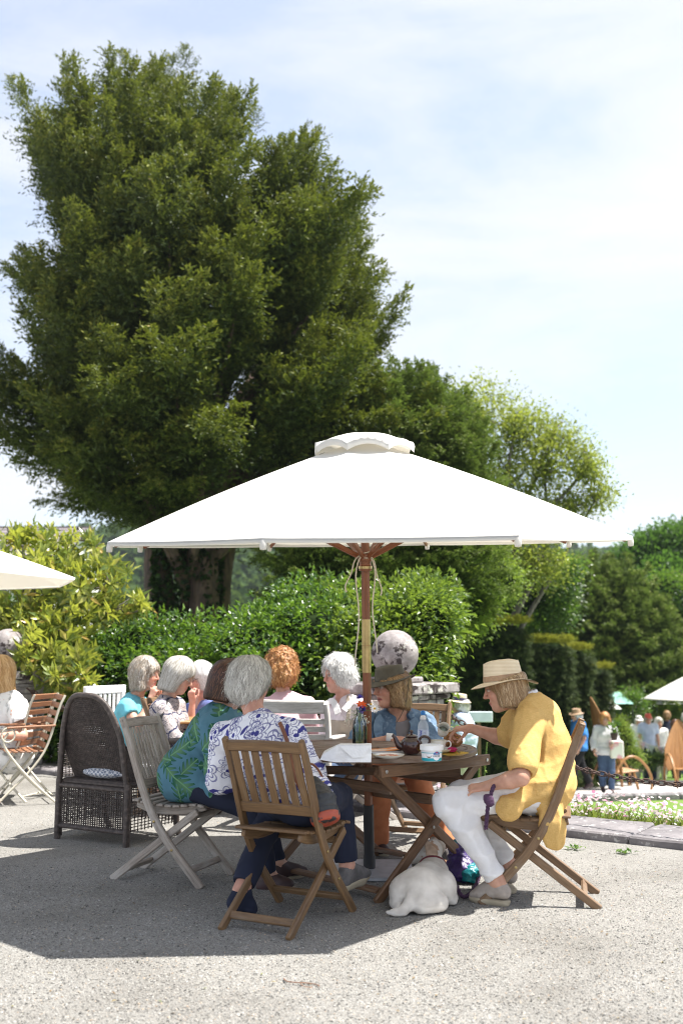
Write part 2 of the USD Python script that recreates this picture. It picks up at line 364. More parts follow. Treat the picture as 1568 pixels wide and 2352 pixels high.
# ============================================================ plants
def leaf_quads(base, dirs, ups, length, width, fold=.15, droop=.2):
    """Leaves as two-triangle-pair blades: base (n,3), dirs, ups; returns mesh of 6-vertex leaves."""
    n = len(base); d = nrm(dirs); u = nrm(ups - d * (np.einsum('ij,ij->i', ups, d))[:, None]); s = np.cross(d, u)
    L = np.broadcast_to(np.asarray(length, float), (n,))[:, None]; W = np.broadcast_to(np.asarray(width, float), (n,))[:, None]
    mid = base + d * L * .5 - u * L * droop * .12
    tip = base + d * L - u * L * droop
    le = mid + s * W * .5 + u * W * fold; ri = mid - s * W * .5 + u * W * fold
    v = np.stack([base, le, tip, ri, mid], 1).reshape(-1, 3)
    f = np.array([(0, 4, 1), (1, 4, 2), (0, 3, 4), (3, 2, 4)])
    return v, (f[None] + (np.arange(n) * 5)[:, None, None]).reshape(-1, 3)
def rand_unit(r, n):
    v = r.normal(size=(n, 3)); return nrm(v)
def yew_bough(seed, length=1.0, twigs=54, needle=.066, nn=12):
    """A plume of yew: a bent axis with side twigs, each carrying tufts of small blades."""
    r = np.random.default_rng(seed)
    bases, dirs, ups, Ls, Ws = [], [], [], [], []
    for k in range(twigs):
        t = (k + r.random()) / twigs
        p = np.array([t * length, .10 * math.sin(t * 3 + seed) * length, .16 * t * t * length - .05 * length * t])
        side = (1 if k % 2 else -1)
        ang = side * (1.05 - .55 * t) + r.normal() * .25
        td = np.array([math.cos(ang), math.sin(ang), r.normal() * .30 + .10]); td = nrm(td)
        tl = length * (.40 * (1 - t) ** .7 + .12) * (.7 + .5 * r.random())
        for j in range(nn):
            q = (j + r.random()) / nn
            b = p + td * tl * q + np.array([0, 0, -.22 * tl * q * q])
            dd = nrm(td * .60 + r.normal(size=3) * np.array([.62, .62, .34]) + np.array([0, 0, .10]))
            bases.append(b); dirs.append(dd); ups.append(r.normal(size=3) * .6 + np.array([0, 0, 1])); Ls.append(needle * (.7 + .7 * r.random())); Ws.append(needle * (.26 + .2 * r.random()))
    return leaf_quads(np.array(bases), np.array(dirs), np.array(ups), Ls, Ws)
def leaf_spray(seed, n=16, spread=.22, L=.085, W=.036, droop=.35):
    """A twig's worth of broad leaves."""
    r = np.random.default_rng(seed)
    b = r.normal(size=(n, 3)) * spread * .42
    d = nrm(b / spread * 1.2 + rand_unit(r, n) * .9 + np.array([.25, 0, .1]))
    return leaf_quads(b, d, rand_unit(r, n) * .5 + np.array([0, 0, 1]), L * (.65 + .6 * r.random(n)), W * (.7 + .5 * r.random(n)), .18, droop)
def whorl(seed, n=9, L=.17, W=.05, tilt=.35):
    """Rhododendron-like whorl of long leaves round a shoot tip (axis z)."""
    r = np.random.default_rng(seed); a = np.arange(n) * 2.4 + r.random(n) * .5
    el = tilt + r.normal(size=n) * .25
    d = np.stack([np.cos(a) * np.cos(el), np.sin(a) * np.cos(el), np.sin(el)], 1)
    return leaf_quads(d * .012, d, np.repeat([[0, 0, 1.0]], n, 0) + r.normal(size=(n, 3)) * .1, L * (.6 + .5 * r.random(n)), W * (.8 + .4 * r.random(n)), .14, .25)
M['bark'] = mat('bark', (.13, .085, .06), .9, (.05, .035, .028), scale=4, stretch=(3, 3, .6), bump=.8, bscale=18, bdist=.03)
M['barkgrey'] = mat('bark_grey', (.17, .15, .13), .9, (.075, .065, .055), scale=5, stretch=(3, 3, .8), bump=.6, bscale=20, bdist=.02)
M['yew'] = leafmat('yew_leaf', [(0, (.012, .022, .006)), (.35, (.032, .052, .011)), (.62, (.085, .115, .020)), (.85, (.19, .205, .032)), (.97, (.26, .25, .04)), (1, (.22, .14, .04))], .55, .22, .3, (.18, .22, .02))
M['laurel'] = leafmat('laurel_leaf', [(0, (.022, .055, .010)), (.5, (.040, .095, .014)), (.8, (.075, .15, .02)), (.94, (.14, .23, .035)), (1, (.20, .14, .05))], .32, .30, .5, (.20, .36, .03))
M['lime'] = leafmat('lime_leaf', [(0, (.055, .095, .012)), (.5, (.095, .155, .02)), (.85, (.16, .22, .03)), (1, (.23, .26, .045))], .5, .42, .35, (.30, .42, .05))
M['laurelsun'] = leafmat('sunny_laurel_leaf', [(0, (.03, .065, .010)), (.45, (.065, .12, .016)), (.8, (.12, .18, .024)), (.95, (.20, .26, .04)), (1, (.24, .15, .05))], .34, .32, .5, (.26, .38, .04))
M['oakleaf'] = leafmat('oak_leaf', [(0, (.06, .10, .018)), (.5, (.12, .17, .028)), (.85, (.20, .25, .04)), (1, (.28, .29, .06))], .55, .45, .3, (.38, .44, .06))
M['rhodo'] = leafmat('rhododendron_leaf', [(0, (.05, .09, .018)), (.35, (.10, .15, .026)), (.7, (.22, .265, .045)), (.92, (.46, .45, .11)), (1, (.46, .24, .06))], .30, .36, .5, (.46, .50, .06))
M['dark_tree'] = leafmat('dark_tree_leaf', [(0, (.018, .045, .010)), (.5, (.03, .075, .015)), (.85, (.055, .115, .02)), (1, (.08, .15, .03))], .5, .35, .3, (.12, .25, .03))
M['conifer'] = leafmat('conifer_leaf', [(0, (.026, .046, .010)), (.4, (.055, .088, .017)), (.7, (.11, .15, .026)), (1, (.20, .22, .04))], .6, .32, .25, (.13, .2, .03))
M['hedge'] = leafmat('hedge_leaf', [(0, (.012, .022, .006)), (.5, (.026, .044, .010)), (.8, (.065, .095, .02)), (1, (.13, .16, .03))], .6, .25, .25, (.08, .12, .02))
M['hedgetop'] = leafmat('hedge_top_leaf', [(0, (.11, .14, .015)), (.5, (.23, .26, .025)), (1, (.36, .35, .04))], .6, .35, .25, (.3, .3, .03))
M['ivy'] = leafmat('ivy_leaf', [(0, (.010, .022, .006)), (.6, (.018, .040, .010)), (1, (.04, .075, .015))], .45, .2, .35, (.05, .1, .01))
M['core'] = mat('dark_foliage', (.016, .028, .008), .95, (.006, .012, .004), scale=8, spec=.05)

def limb(a, b, r0, r1, bend=.12, seed=0, n=10, sides=7):
    r = np.random.default_rng(seed); a, b = np.asarray(a, float), np.asarray(b, float); t = np.linspace(0, 1, n)[:, None]
    L = np.linalg.norm(b - a); off = r.normal(size=3) * bend * L
    p = a + (b - a) * t + off * np.sin(t * np.pi) + r.normal(size=(n, 3)) * bend * .10 * L * np.sin(t * np.pi)
    return tube(p, r0 + (r1 - r0) * np.linspace(0, 1, n) ** .7, sides)
def interp(y, tab):
    tab = np.asarray(tab, float); return np.interp(y, tab[:, 0], tab[:, 1])

# ---- the great yew
YT = 18.0
def yz(py): 
    return np.array([P(784, q, YT)[2] for q in np.atleast_1d(py)])
LEFT = [(118, 300), (140, 285), (165, 200), (200, 40), (260, 10), (330, 20), (400, 35), (480, 60), (560, 75), (620, 50), (680, 15), (750, -15), (830, -25), (900, -40), (960, -30), (1040, -15), (1110, 20), (1160, 90), (1200, 170), (1250, 260)]
RIGHT = [(118, 330), (130, 440), (165, 500), (200, 530), (260, 625), (330, 715), (400, 800), (480, 865), (560, 920), (620, 945), (680, 935), (750, 965), (830, 930), (900, 960), (960, 1010), (1040, 1000), (1110, 900), (1160, 800), (1200, 700), (1250, 560)]
pys = np.linspace(1185, 120, 60)
zt = yz(pys); lx = np.array([P(q, y, YT)[0] for q, y in zip(interp(pys, LEFT), pys)]); rx_ = np.array([P(q, y, YT)[0] for q, y in zip(interp(pys, RIGHT), pys)])
TX = P(430, 1400, YT)[0]; GZ = -1.0
yew = thing('yew_tree', 'huge old dark green yew tree with ivy-covered trunk towering behind the parasol', 'tree', (TX, YT, GZ))
O = np.array([TX, YT, GZ])
r = np.random.default_rng(5)
# trunk: fused stems
stems = []
for dx, dy, rr, tx, ty in ((-.26, 0, .32, -.9, .3), (.18, -.12, .31, .5, -.2), (.02, .25, .30, .1, .8), (.36, .10, .20, 1.1, .2)):
    zz = np.linspace(-.2, 6.5, 14)
    pts = np.stack([dx + (tx - dx) * np.maximum(zz / 6.5, 0) ** 1.6 + .05 * np.sin(zz * 2 + dx * 9), dy + (ty - dy) * np.maximum(zz / 6.5, 0) ** 1.6, zz], 1)
    stems.append(tube(pts, rr * (1.25 - .9 * np.clip(zz / 7.5, 0, 1)) + .12 * np.exp(-zz * 2), 14))
for q in stems: obj('trunk_stem', q, M['bark'], yew, True)
# boughs: long limbs that carry plumes over their outer part, with gaps between them
pos, X, Zup, sc = [], [], [], []
NL = 140
limb_paths = []
for k in range(NL):
    t = ((k + .5) / NL) ** .92; zi = t * (len(zt) - 1)
    Z = np.interp(zi, np.arange(len(zt)), zt); l = np.interp(zi, np.arange(len(zt)), lx); rr = np.interp(zi, np.arange(len(zt)), rx_)
    phi = k * 2.399963 + r.normal() * .25
    if math.sin(phi) > .3 and r.random() < .35: phi = -phi
    cx, hx = (l + rr) / 2, (rr - l) / 2; hy = min(hx * .95, 3.9)
    f = .86 + .2 * r.random()
    hx = max(hx - .75, .15); hy = max(hy - .6, .15); Z = Z - np.interp(t, [0, .5, 1], [0, .25, .95])
    end = np.array([cx + hx * math.cos(phi) * f, YT + hy * math.sin(phi) * f, Z])
    tf = (Z - zt.min()) / (zt.max() - zt.min())
    z0 = GZ + np.interp(tf, [0, .25, .6, 1], [3.1, 4.3, 6.2, 10.2])
    beg = np.array([TX + (cx - TX) * np.interp(tf, [0, 1], [.1, .95]), YT, min(z0, Z + 1.2)])
    mid = (beg + end) / 2 + np.array([0, 0, np.interp(tf, [0, .3, 1], [.9, .5, -.1]) + r.normal() * .3]) + np.array([r.normal() * .2, r.normal() * .2, 0])
    s_ = np.linspace(0, 1, 24)[:, None]; path = beg * (1 - s_) ** 2 + 2 * mid * s_ * (1 - s_) + end * s_ ** 2
    L = np.linalg.norm(end - beg); limb_paths.append((path, L, tf))
    d_end = nrm(path[-1] - path[-4]); tipup = np.interp(tf, [0, .3, .8, 1], [-.15, .08, .50, 1.2])
    nb = int(np.clip(5 + L * 2.0, 7, 14))
    for j in range(nb):
        q = 1 - .56 * (j / nb) ** 1.1 * min(1, 2.3 / L + .35)
        p = path[int(q * 23)]
        dirv = nrm(path[min(23, int(q * 23) + 1)] - path[max(0, int(q * 23) - 2)])
        sd = nrm(np.cross(dirv, [0, 0, 1])) * (1 if j % 2 else -1)
        fan = .15 + .75 * (j / nb) * r.random() + .25 * r.random()
        x = nrm(dirv * (1 - .3 * fan) + sd * fan + np.array([0, 0, tipup * .55 + .12]) + r.normal(size=3) * .14)
        pos.append(p + r.normal(size=3) * .07 - x * .35); X.append(x); Zup.append(np.array([0, 0, 1.0]) + r.normal(size=3) * .2); sc.append((.92 + .50 * r.random()) * np.interp(tf, [0, .6, 1], [1.1, 1.0, .8]))
pos, X, Zup, sc = map(np.array, (pos, X, Zup, sc))
Yv = nrm(np.cross(Zup, X)); Zv = np.cross(X, Yv)
# a few spikes at the top and sides
extra = [(290, 135, .6), (430, 140, .7), (390, 150, .6), (520, 225, .6), (575, 265, .6), (62, 215, .8)]
ep = np.array([P(a, b + 40, YT) for a, b, _ in extra]); eX = nrm(np.stack([(ep[:, 0] - TX) * .12, np.zeros(len(ep)), np.ones(len(ep))], -1)); eY = nrm(np.cross(np.tile([0, 1.0, 0], (len(ep), 1)), eX)); eZ = np.cross(eX, eY)
pos = np.vstack([pos, ep]) - O; X = np.vstack([X, eX]); Yv = np.vstack([Yv, eY]); Zv = np.vstack([Zv, eZ]); sc = np.r_[sc, [e[2] for e in extra]]
protos = [yew_bough(s) for s in (1, 2, 3, 4, 5)]
scatter('crown', yew, protos, M['yew'], pos, quat_from(X, Yv, Zv), sc, r.integers(0, 5, len(pos)), 'stuff')
for k in r.choice(NL, 90, replace=False):
    path, L, tf = limb_paths[k]
    obj('limb', tube(path[::2] - O, np.linspace(.055 + .016 * L, .015, 12), 6), M['bark'], yew, True)
# ivy on the trunk
n = 5200; a = r.random(n) * 6.283; zz = r.random(n) * 4.4; rad = .60 + .10 * r.random(n) - .02 * zz
b = np.stack([np.cos(a) * rad * 1.0 - .02, np.sin(a) * rad * .85, zz], -1); dn = np.stack([np.cos(a), np.sin(a), -.6 + .4 * r.normal(size=n)], -1)
bare = (np.cos(a) > .18) & (np.cos(a) < .62) & (np.sin(a) < 0) & (zz < 3.6)
b, dn = b[~bare], dn[~bare]
tag(prim(obj('ivy', leaf_quads(b, dn + r.normal(size=b.shape) * .4, rand_unit(r, len(b)), .11, .10), M['ivy'], yew)), kind='stuff')

# ---- broad-leaved / bushy crowns from lobes
def lobes_crown(parent, O, lobes, m, protos, n, seed, scale=1.0, core=.72, corem=None, out=.7, jit=.25, up=.25, shell=.35):
    """lobes: (x, y, z, rx, ry, rz) in the world; sprays of leaves on and just under the lobes' outer surface."""
    r = np.random.default_rng(seed); L = np.asarray(lobes, float); area = (L[:, 3] * L[:, 5] + L[:, 3] * L[:, 4] + L[:, 4] * L[:, 5]); 
    pick = r.choice(len(L), int(n * 1.6), p=area / area.sum()); d = rand_unit(r, len(pick))
    q = L[pick]; f = 1 - shell * r.random(len(pick)) ** 1.6 + .10 * r.normal(size=len(pick)) * .6
    pos = q[:, :3] + d * q[:, 3:] * f[:, None]
    inside = np.zeros(len(pos), bool)
    for j, l in enumerate(L):
        inside |= ((((pos - l[:3]) / (l[3:] * .80)) ** 2).sum(1) < 1) & (pick != j)
    pos, d, q = pos[~inside][:n], d[~inside][:n], q[~inside][:n]
    X = nrm(d / q[:, 3:] * q[:, 3:].mean(1, keepdims=True) * out + rand_unit(r, len(pos)) * jit + np.array([0, 0, up]))
    Y = nrm(np.cross(rand_unit(r, len(pos)) * .4 + np.array([0, 0, 1.0]), X)); Z = np.cross(X, Y)
    scatter('crown', parent, protos, m, pos - O, quat_from(X, Y, Z), scale * (.75 + .5 * r.random(len(pos))), r.integers(0, len(protos), len(pos)), 'stuff')
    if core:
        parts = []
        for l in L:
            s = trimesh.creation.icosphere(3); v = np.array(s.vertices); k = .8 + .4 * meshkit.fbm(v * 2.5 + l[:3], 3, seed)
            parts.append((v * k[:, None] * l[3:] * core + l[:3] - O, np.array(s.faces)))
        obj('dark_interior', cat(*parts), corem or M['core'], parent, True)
def lob(px, py, Y, rx, rz, ry=None):
    p = P(px, py, Y); k = Y / 1.0 / FPX
    return (*p, rx * k, (ry if ry else (rx + rz) / 2) * k, rz * k)
sprays_big = [leaf_spray(s, 22, .34, .12, .06) for s in (11, 12, 13)]
sprays = [leaf_spray(s, 18, .20, .085, .038) for s in (21, 22, 23)]
sprays_small = [leaf_spray(s, 26, .30, .07, .045, .2) for s in (31, 32, 33)]
def tree(name, label, base, lobes, m, protos, n, seed, trunk=.2, core=.72, group=None, limbs=True, cat_='tree', scale=1.0, barkm=None, **kw):
    O = np.asarray(base, float); t = thing(name, label, cat_, O, group=group)
    L = np.asarray(lobes); top = L[:, :3].mean(0) - O
    if trunk:
        tr = [limb((0, 0, -.2), (top[0] * .4, top[1] * .4, top[2] * .75), trunk, trunk * .45, .04, seed, 10, 10)]
        if limbs:
            for k, l in enumerate(L):
                a = np.array([top[0] * .3, top[1] * .3, top[2] * (.35 + .3 * (k % 3) / 2)])
                tr.append(limb(a, l[:3] - O, trunk * .42, trunk * .10, .10, seed + k, 9, 6))
                rr = np.random.default_rng(seed * 7 + k)
                for _ in range(5):
                    d = nrm(rr.normal(size=3) + np.array([0, -.2, .35])); tr.append(limb(l[:3] - O - d * l[3:] * .2, l[:3] - O + d * l[3:] * .85, trunk * .12, .008, .14, int(rr.integers(1e6)), 7, 5))
        obj('trunk', cat(*tr), barkm or M['bark'], t, True)
    lobes_crown(t, O, lobes, m, protos, n, seed, scale, core, **kw)
    return t
# see-through oak to the right of the yew
b = P(1010, 1420, 21); b[2] = -1.6
tree('oak_tree', 'airy light green tree with thin see-through branches right of the great yew', b,
     [lob(1090, 960, 21, 95, 85), lob(1180, 985, 21, 95, 75), lob(1270, 1010, 21, 70, 60), lob(1250, 1080, 21, 90, 60), lob(1345, 1075, 21, 55, 60), lob(1150, 1110, 21, 90, 70), lob(1370, 1140, 21, 48, 38), lob(1310, 1165, 21, 55, 38),
      lob(1060, 1050, 21, 90, 90), lob(1200, 1190, 21, 90, 50), lob(1120, 1260, 20.5, 100, 75), lob(1230, 1290, 20.5, 75, 55)], M['oakleaf'], sprays_small, 1500, 41, .26, 0, scale=1.05, barkm=M['barkgrey'], shell=.9, jit=.6)
# lower yew-like growth under the parasol
b = P(760, 1400, 16.5); b[2] = -1.1
tree('spreading_conifer', 'mid green feathery conifer spreading low under the parasol right of the trunk', b,
     [lob(800, 1285, 16.5, 100, 55), lob(900, 1260, 16.5, 120, 80), lob(1000, 1290, 16.5, 90, 70), lob(770, 1350, 16, 90, 42), lob(920, 1030, 17.5, 115, 105), lob(990, 1130, 17.5, 80, 110)], M['conifer'], [yew_bough(s, .75, 34) for s in (7, 8, 9)], 950, 43, .14, .7, jit=.5)
# bushes right of centre
def bush(name, label, base_px, Y, lobes, m, protos, n, seed, gz, **kw):
    b = P(base_px, 1500, Y); b[2] = gz
    return tree(name, label, b, lobes, m, protos, n, seed, kw.pop('trunk', .07), kw.pop('core', .8), cat_=kw.pop('cat_', 'bush'), limbs=False, **kw)
bush('golden_bush', 'golden green bush behind the stepped hedge under the parasol rim', 1090, 17, [lob(1080, 1385, 17, 55, 60), lob(1130, 1330, 17.5, 60, 60), lob(1050, 1330, 17, 60, 45)], M['lime'], sprays_small, 420, 51, -1.3, scale=.9, trunk=0)
bush('dark_holly', 'dark green bushy shrub above the highest stepped hedge', 1200, 24, [lob(1190, 1375, 24, 65, 55), lob(1250, 1360, 24, 60, 65), lob(1160, 1420, 24, 40, 40)], M['ivy'], sprays_big, 520, 52, -1.8)
bush('bright_sapling', 'bright green sapling in front of the dark shrub', 1290, 23, [lob(1285, 1345, 23, 38, 40), lob(1280, 1405, 23, 35, 35), lob(1210, 1440, 23, 45, 22), lob(1305, 1300, 23, 30, 22)], M['laurel'], sprays_small, 330, 53, -1.8, core=0)
tree('broad_yew_bush', 'broad olive green yew bush sloping down right of the stepped hedges', (*P(1400, 1500, 32)[:2], -2.5),
     [lob(1375, 1420, 32, 75, 80), lob(1420, 1480, 32, 75, 95), lob(1455, 1540, 32, 65, 90), lob(1340, 1500, 32, 75, 110), lob(1400, 1580, 32, 80, 80)], M['conifer'], [yew_bough(s, 1.0, 34, .10) for s in (17, 18)], 900, 54, .15, .85, jit=.45, limbs=False)
tree('dark_oak', 'tall dark green broad-leaved tree at the right edge above the hedges', (*P(1530, 1500, 40)[:2], -3.0),
     [lob(1450, 1320, 40, 48, 50), lob(1490, 1275, 40, 55, 45), lob(1555, 1270, 40, 70, 60), lob(1540, 1360, 39, 85, 80), lob(1470, 1390, 39, 50, 60), lob(1560, 1450, 38, 60, 70), lob(1600, 1320, 40, 70, 80), lob(1560, 1510, 38, 55, 60)], M['dark_tree'], sprays_big, 2600, 55, .4, .8, scale=1.35, limbs=False)
tree('lighter_oak', 'brighter green tree top in front of the dark trees at the right edge', (*P(1560, 1500, 34)[:2], -2.8),
     [lob(1530, 1370, 34, 45, 50), lob(1575, 1400, 34, 45, 60), lob(1500, 1400, 34, 28, 28)], M['laurel'], sprays_big, 480, 56, .25, .8, scale=1.1, limbs=False)

# ---- laurel hedge along the terrace, in three bushes
def hz(Y): return -.5
lob_l = [lob(260, 1500, 13.0, 70, 50), lob(350, 1490, 12.4, 90, 60), lob(450, 1495, 12.2, 90, 60), lob(330, 1560, 12.0, 110, 70), lob(330, 1690, 12.0, 110, 100), lob(220, 1690, 12.0, 110, 100), lob(440, 1690, 11.5, 110, 100), lob(230, 1560, 12.4, 60, 75), lob(430, 1570, 11.6, 120, 75)]
tree('laurel_bush', 'dark glossy laurel bush behind the three women at the left', (*P(340, 1560, 12.3)[:2], -.6), lob_l, M['laurel'], sprays, 1650, 61, 0, .86, group='laurel bushes behind the terrace', cat_='bush')
lob_m = [lob(560, 1510, 12.2, 80, 55), lob(630, 1460, 12.4, 80, 60), lob(720, 1405, 12.2, 90, 65), lob(600, 1500, 11.3, 110, 70), lob(720, 1470, 11.2, 110, 80), lob(650, 1570, 10.9, 130, 80), lob(770, 1560, 10.9, 90, 80), lob(560, 1700, 11, 110, 100), lob(660, 1700, 10.9, 110, 100), lob(770, 1700, 10.9, 110, 100)]
tree('laurel_bush', 'tall glossy laurel bush between the yew trunk and the parasol pole', (*P(660, 1540, 11.8)[:2], -.6), lob_m, M['laurel'], sprays, 1900, 62, 0, .86, group='laurel bushes behind the terrace', cat_='bush')
lob_r = [lob(820, 1430, 11.6, 80, 65), lob(930, 1425, 11.2, 80, 62), lob(988, 1400, 11.6, 60, 58), lob(880, 1480, 10.8, 110, 80), lob(975, 1445, 10.8, 72, 78), lob(915, 1560, 10.5, 95, 80), lob(830, 1560, 10.7, 100, 80), lob(840, 1700, 10.7, 110, 100), lob(905, 1700, 10.5, 90, 100)]
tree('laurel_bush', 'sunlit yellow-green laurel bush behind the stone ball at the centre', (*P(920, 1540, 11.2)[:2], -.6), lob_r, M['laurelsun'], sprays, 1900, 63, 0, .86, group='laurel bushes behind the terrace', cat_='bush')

# ---- rhododendron at the left
r = np.random.default_rng(71)
lobs = [lob(60, 1310, 12, 95, 70), lob(150, 1265, 12.3, 70, 50), lob(170, 1350, 12, 90, 60), lob(245, 1335, 12, 60, 50), lob(270, 1395, 12, 70, 32), lob(60, 1420, 12, 110, 80), lob(160, 1430, 11.8, 80, 50), lob(110, 1500, 11.6, 90, 70), lob(170, 1550, 11.4, 60, 60), lob(40, 1230, 12.4, 60, 25), lob(190, 1240, 12.3, 45, 35)]
tree('rhododendron_bush', 'yellow-green rhododendron with long whorled leaves at the left edge', (*P(120, 1560, 12)[:2], -.4), lobs, M['rhodo'], [whorl(s) for s in (1, 2, 3, 4)], 560, 72, .05, 0, cat_='bush', barkm=M['barkgrey'], shell=.7, out=.3, up=.9, jit=.5, scale=1.0)
bush('shaded_shrub', 'shaded green shrub filling the gap below the rhododendron', 130, 12.6, [lob(60, 1500, 12.9, 100, 80), lob(160, 1540, 12.7, 80, 70), lob(-20, 1450, 12.9, 80, 90), lob(0, 1660, 12.8, 120, 100), lob(120, 1680, 12.6, 120, 100)], M['laurel'], sprays, 600, 73, -.5)

# ---- stepped yew hedges (clipped blocks)
def hedge_block(label, x0, x1, top, Y, depth, gz, seed, group='stepped clipped yew hedges'):
    a, b_ = P(x0, top, Y), P(x1, top, Y); w = b_[0] - a[0]; h = a[2] - gz; c = np.array([(a[0] + b_[0]) / 2, Y + depth / 2, gz])
    t = thing('clipped_hedge', label, 'hedge', c, group=group)
    r = np.random.default_rng(seed)
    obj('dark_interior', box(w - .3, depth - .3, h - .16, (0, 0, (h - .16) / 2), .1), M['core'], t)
    k = w / 2, depth / 2
    def face(n, fn):
        return fn(r.random(n), r.random(n))
    dens = 105
    P_, N_ = [], []
    for (u0, nrm_) in (('f', (0, -1, 0)), ('l', (-1, 0, 0)), ('r', (1, 0, 0))):
        ar = (w if u0 == 'f' else depth) * h; n = int(ar * dens); uu, vv = r.random(n) - .5, r.random(n) * (1 - .20 / h)
        p = np.stack([uu * w, np.full(n, -depth / 2), vv * h], -1) if u0 == 'f' else np.stack([np.full(n, nrm_[0] * w / 2), uu * depth, vv * h], -1)
        bul = .16 * (meshkit.fbm(np.stack([p[:, 0] * 2.2 + p[:, 1] * 2.2, np.zeros(n), p[:, 2] * .45 + seed], -1), 3, seed) - .5)
        p += np.array(nrm_) * (bul - .10)[:, None]
        P_.append(p); N_.append(np.tile(nrm_, (n, 1)))
    P_, N_ = np.vstack(P_), np.vstack(N_)
    X = nrm(N_ * .8 + r.normal(size=P_.shape) * .3 + np.array([0, 0, -.75])); Y_ = nrm(np.cross(N_ + r.normal(size=P_.shape) * .1, X)); Z_ = np.cross(X, Y_)
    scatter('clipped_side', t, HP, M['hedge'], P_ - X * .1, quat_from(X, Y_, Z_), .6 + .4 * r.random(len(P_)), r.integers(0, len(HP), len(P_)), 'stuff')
    n = int(w * depth * 190); p = np.stack([(r.random(n) - .5) * w, (r.random(n) - .5) * depth, np.full(n, h - .10) + r.normal(size=n) * .012], -1); p[:n // 3, 1] = -depth / 2 + .03 - .05 * r.random(n // 3)
    X = nrm(r.normal(size=(n, 3)) * np.array([.8, .8, .25]) + np.array([0, 0, .75])); Y_ = nrm(np.cross(np.tile([0, 0, 1.0], (n, 1)), X)); Z_ = np.cross(X, Y_)
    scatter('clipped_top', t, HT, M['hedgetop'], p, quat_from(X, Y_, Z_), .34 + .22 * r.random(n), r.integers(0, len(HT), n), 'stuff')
    return t
HP = [yew_bough(s, .30, 16, .042, 7) for s in (81, 82, 83)]
HT = [yew_bough(s, .30, 16, .04, 7) for s in (91, 92)]
hedge_block('tallest leftmost stepped clipped yew hedge', 1010, 1216, 1418, 20.0, 2.0, -1.6, 1)
hedge_block('second clipped yew hedge, a step lower behind the yellow-topped woman', 1216, 1318, 1462, 21.5, 2.0, -1.8, 2)
hedge_block('narrow third step of the clipped yew hedges', 1318, 1362, 1480, 22.5, 2.0, -1.9, 3)
hedge_block('lowest rightmost of the near stepped clipped hedges', 1362, 1404, 1524, 23.5, 2.0, -1.9, 4)
hedge_block('far clipped hedge terrace below the dark trees at right', 1488, 1640, 1545, 36.0, 3.0, -2.7, 5, 'far clipped hedge terraces')
hedge_block('far upper clipped hedge with slanted golden top at right', 1510, 1660, 1528, 38.5, 3.0, -2.7, 6, 'far clipped hedge terraces')
hedge_block('far lowest clipped hedge behind the crowd', 1465, 1640, 1625, 33.0, 2.0, -2.6, 7, 'far clipped hedge terraces')
# ============================================================ woods and furniture
M['teak'] = wood('teak', (.205, .118, .052), (.105, .056, .024), .5, (.20, .15, .10), (.56, .8))
M['teakgrey'] = wood('weathered_wood', (.34, .29, .245), (.19, .155, .13), .75, (.42, .385, .345), (.45, .7))
M['teakmid'] = wood('warm_teak', (.225, .135, .068), (.125, .07, .034), .6, (.22, .17, .12), (.55, .78))
M['tablewood'] = wood('table_wood', (.24, .15, .095), (.12, .075, .05), .6, (.33, .28, .245), (.45, .7))
M['tableleg'] = wood('table_leg_wood', (.22, .12, .062), (.11, .06, .034), .55, (.24, .18, .14), (.55, .8))
M['chairwhite'] = wood('pale_grey_wood', (.55, .53, .50), (.40, .385, .36), .7, (.62, .61, .59), (.45, .65))
M['whitepaint'] = mat('white_paint', (.74, .73, .72), .5, (.66, .65, .64), bump=.1)
M['polewood'] = wood('red_hardwood', (.26, .085, .03), (.17, .055, .022), .38)
M['slatwood'] = wood('reddish_slat_wood', (.36, .17, .085), (.22, .10, .05), .5)
M['orangewood'] = wood('honey_wood', (.40, .20, .065), (.27, .125, .038), .45)
M['brass'] = mat('brass', (.50, .39, .19), .28, (.38, .29, .14), metallic=1.0, scale=20)
M['steel'] = mat('steel', (.55, .55, .55), .35, (.45, .45, .45), metallic=1.0)
M['iron'] = mat('rusty_iron', (.10, .055, .04), .8, (.045, .03, .028), scale=30, bump=.5, bscale=120)
M['blackmetal'] = mat('black_metal', (.025, .025, .027), .5)
M['creammetal'] = mat('cream_metal', (.58, .54, .43), .5, (.50, .46, .37))

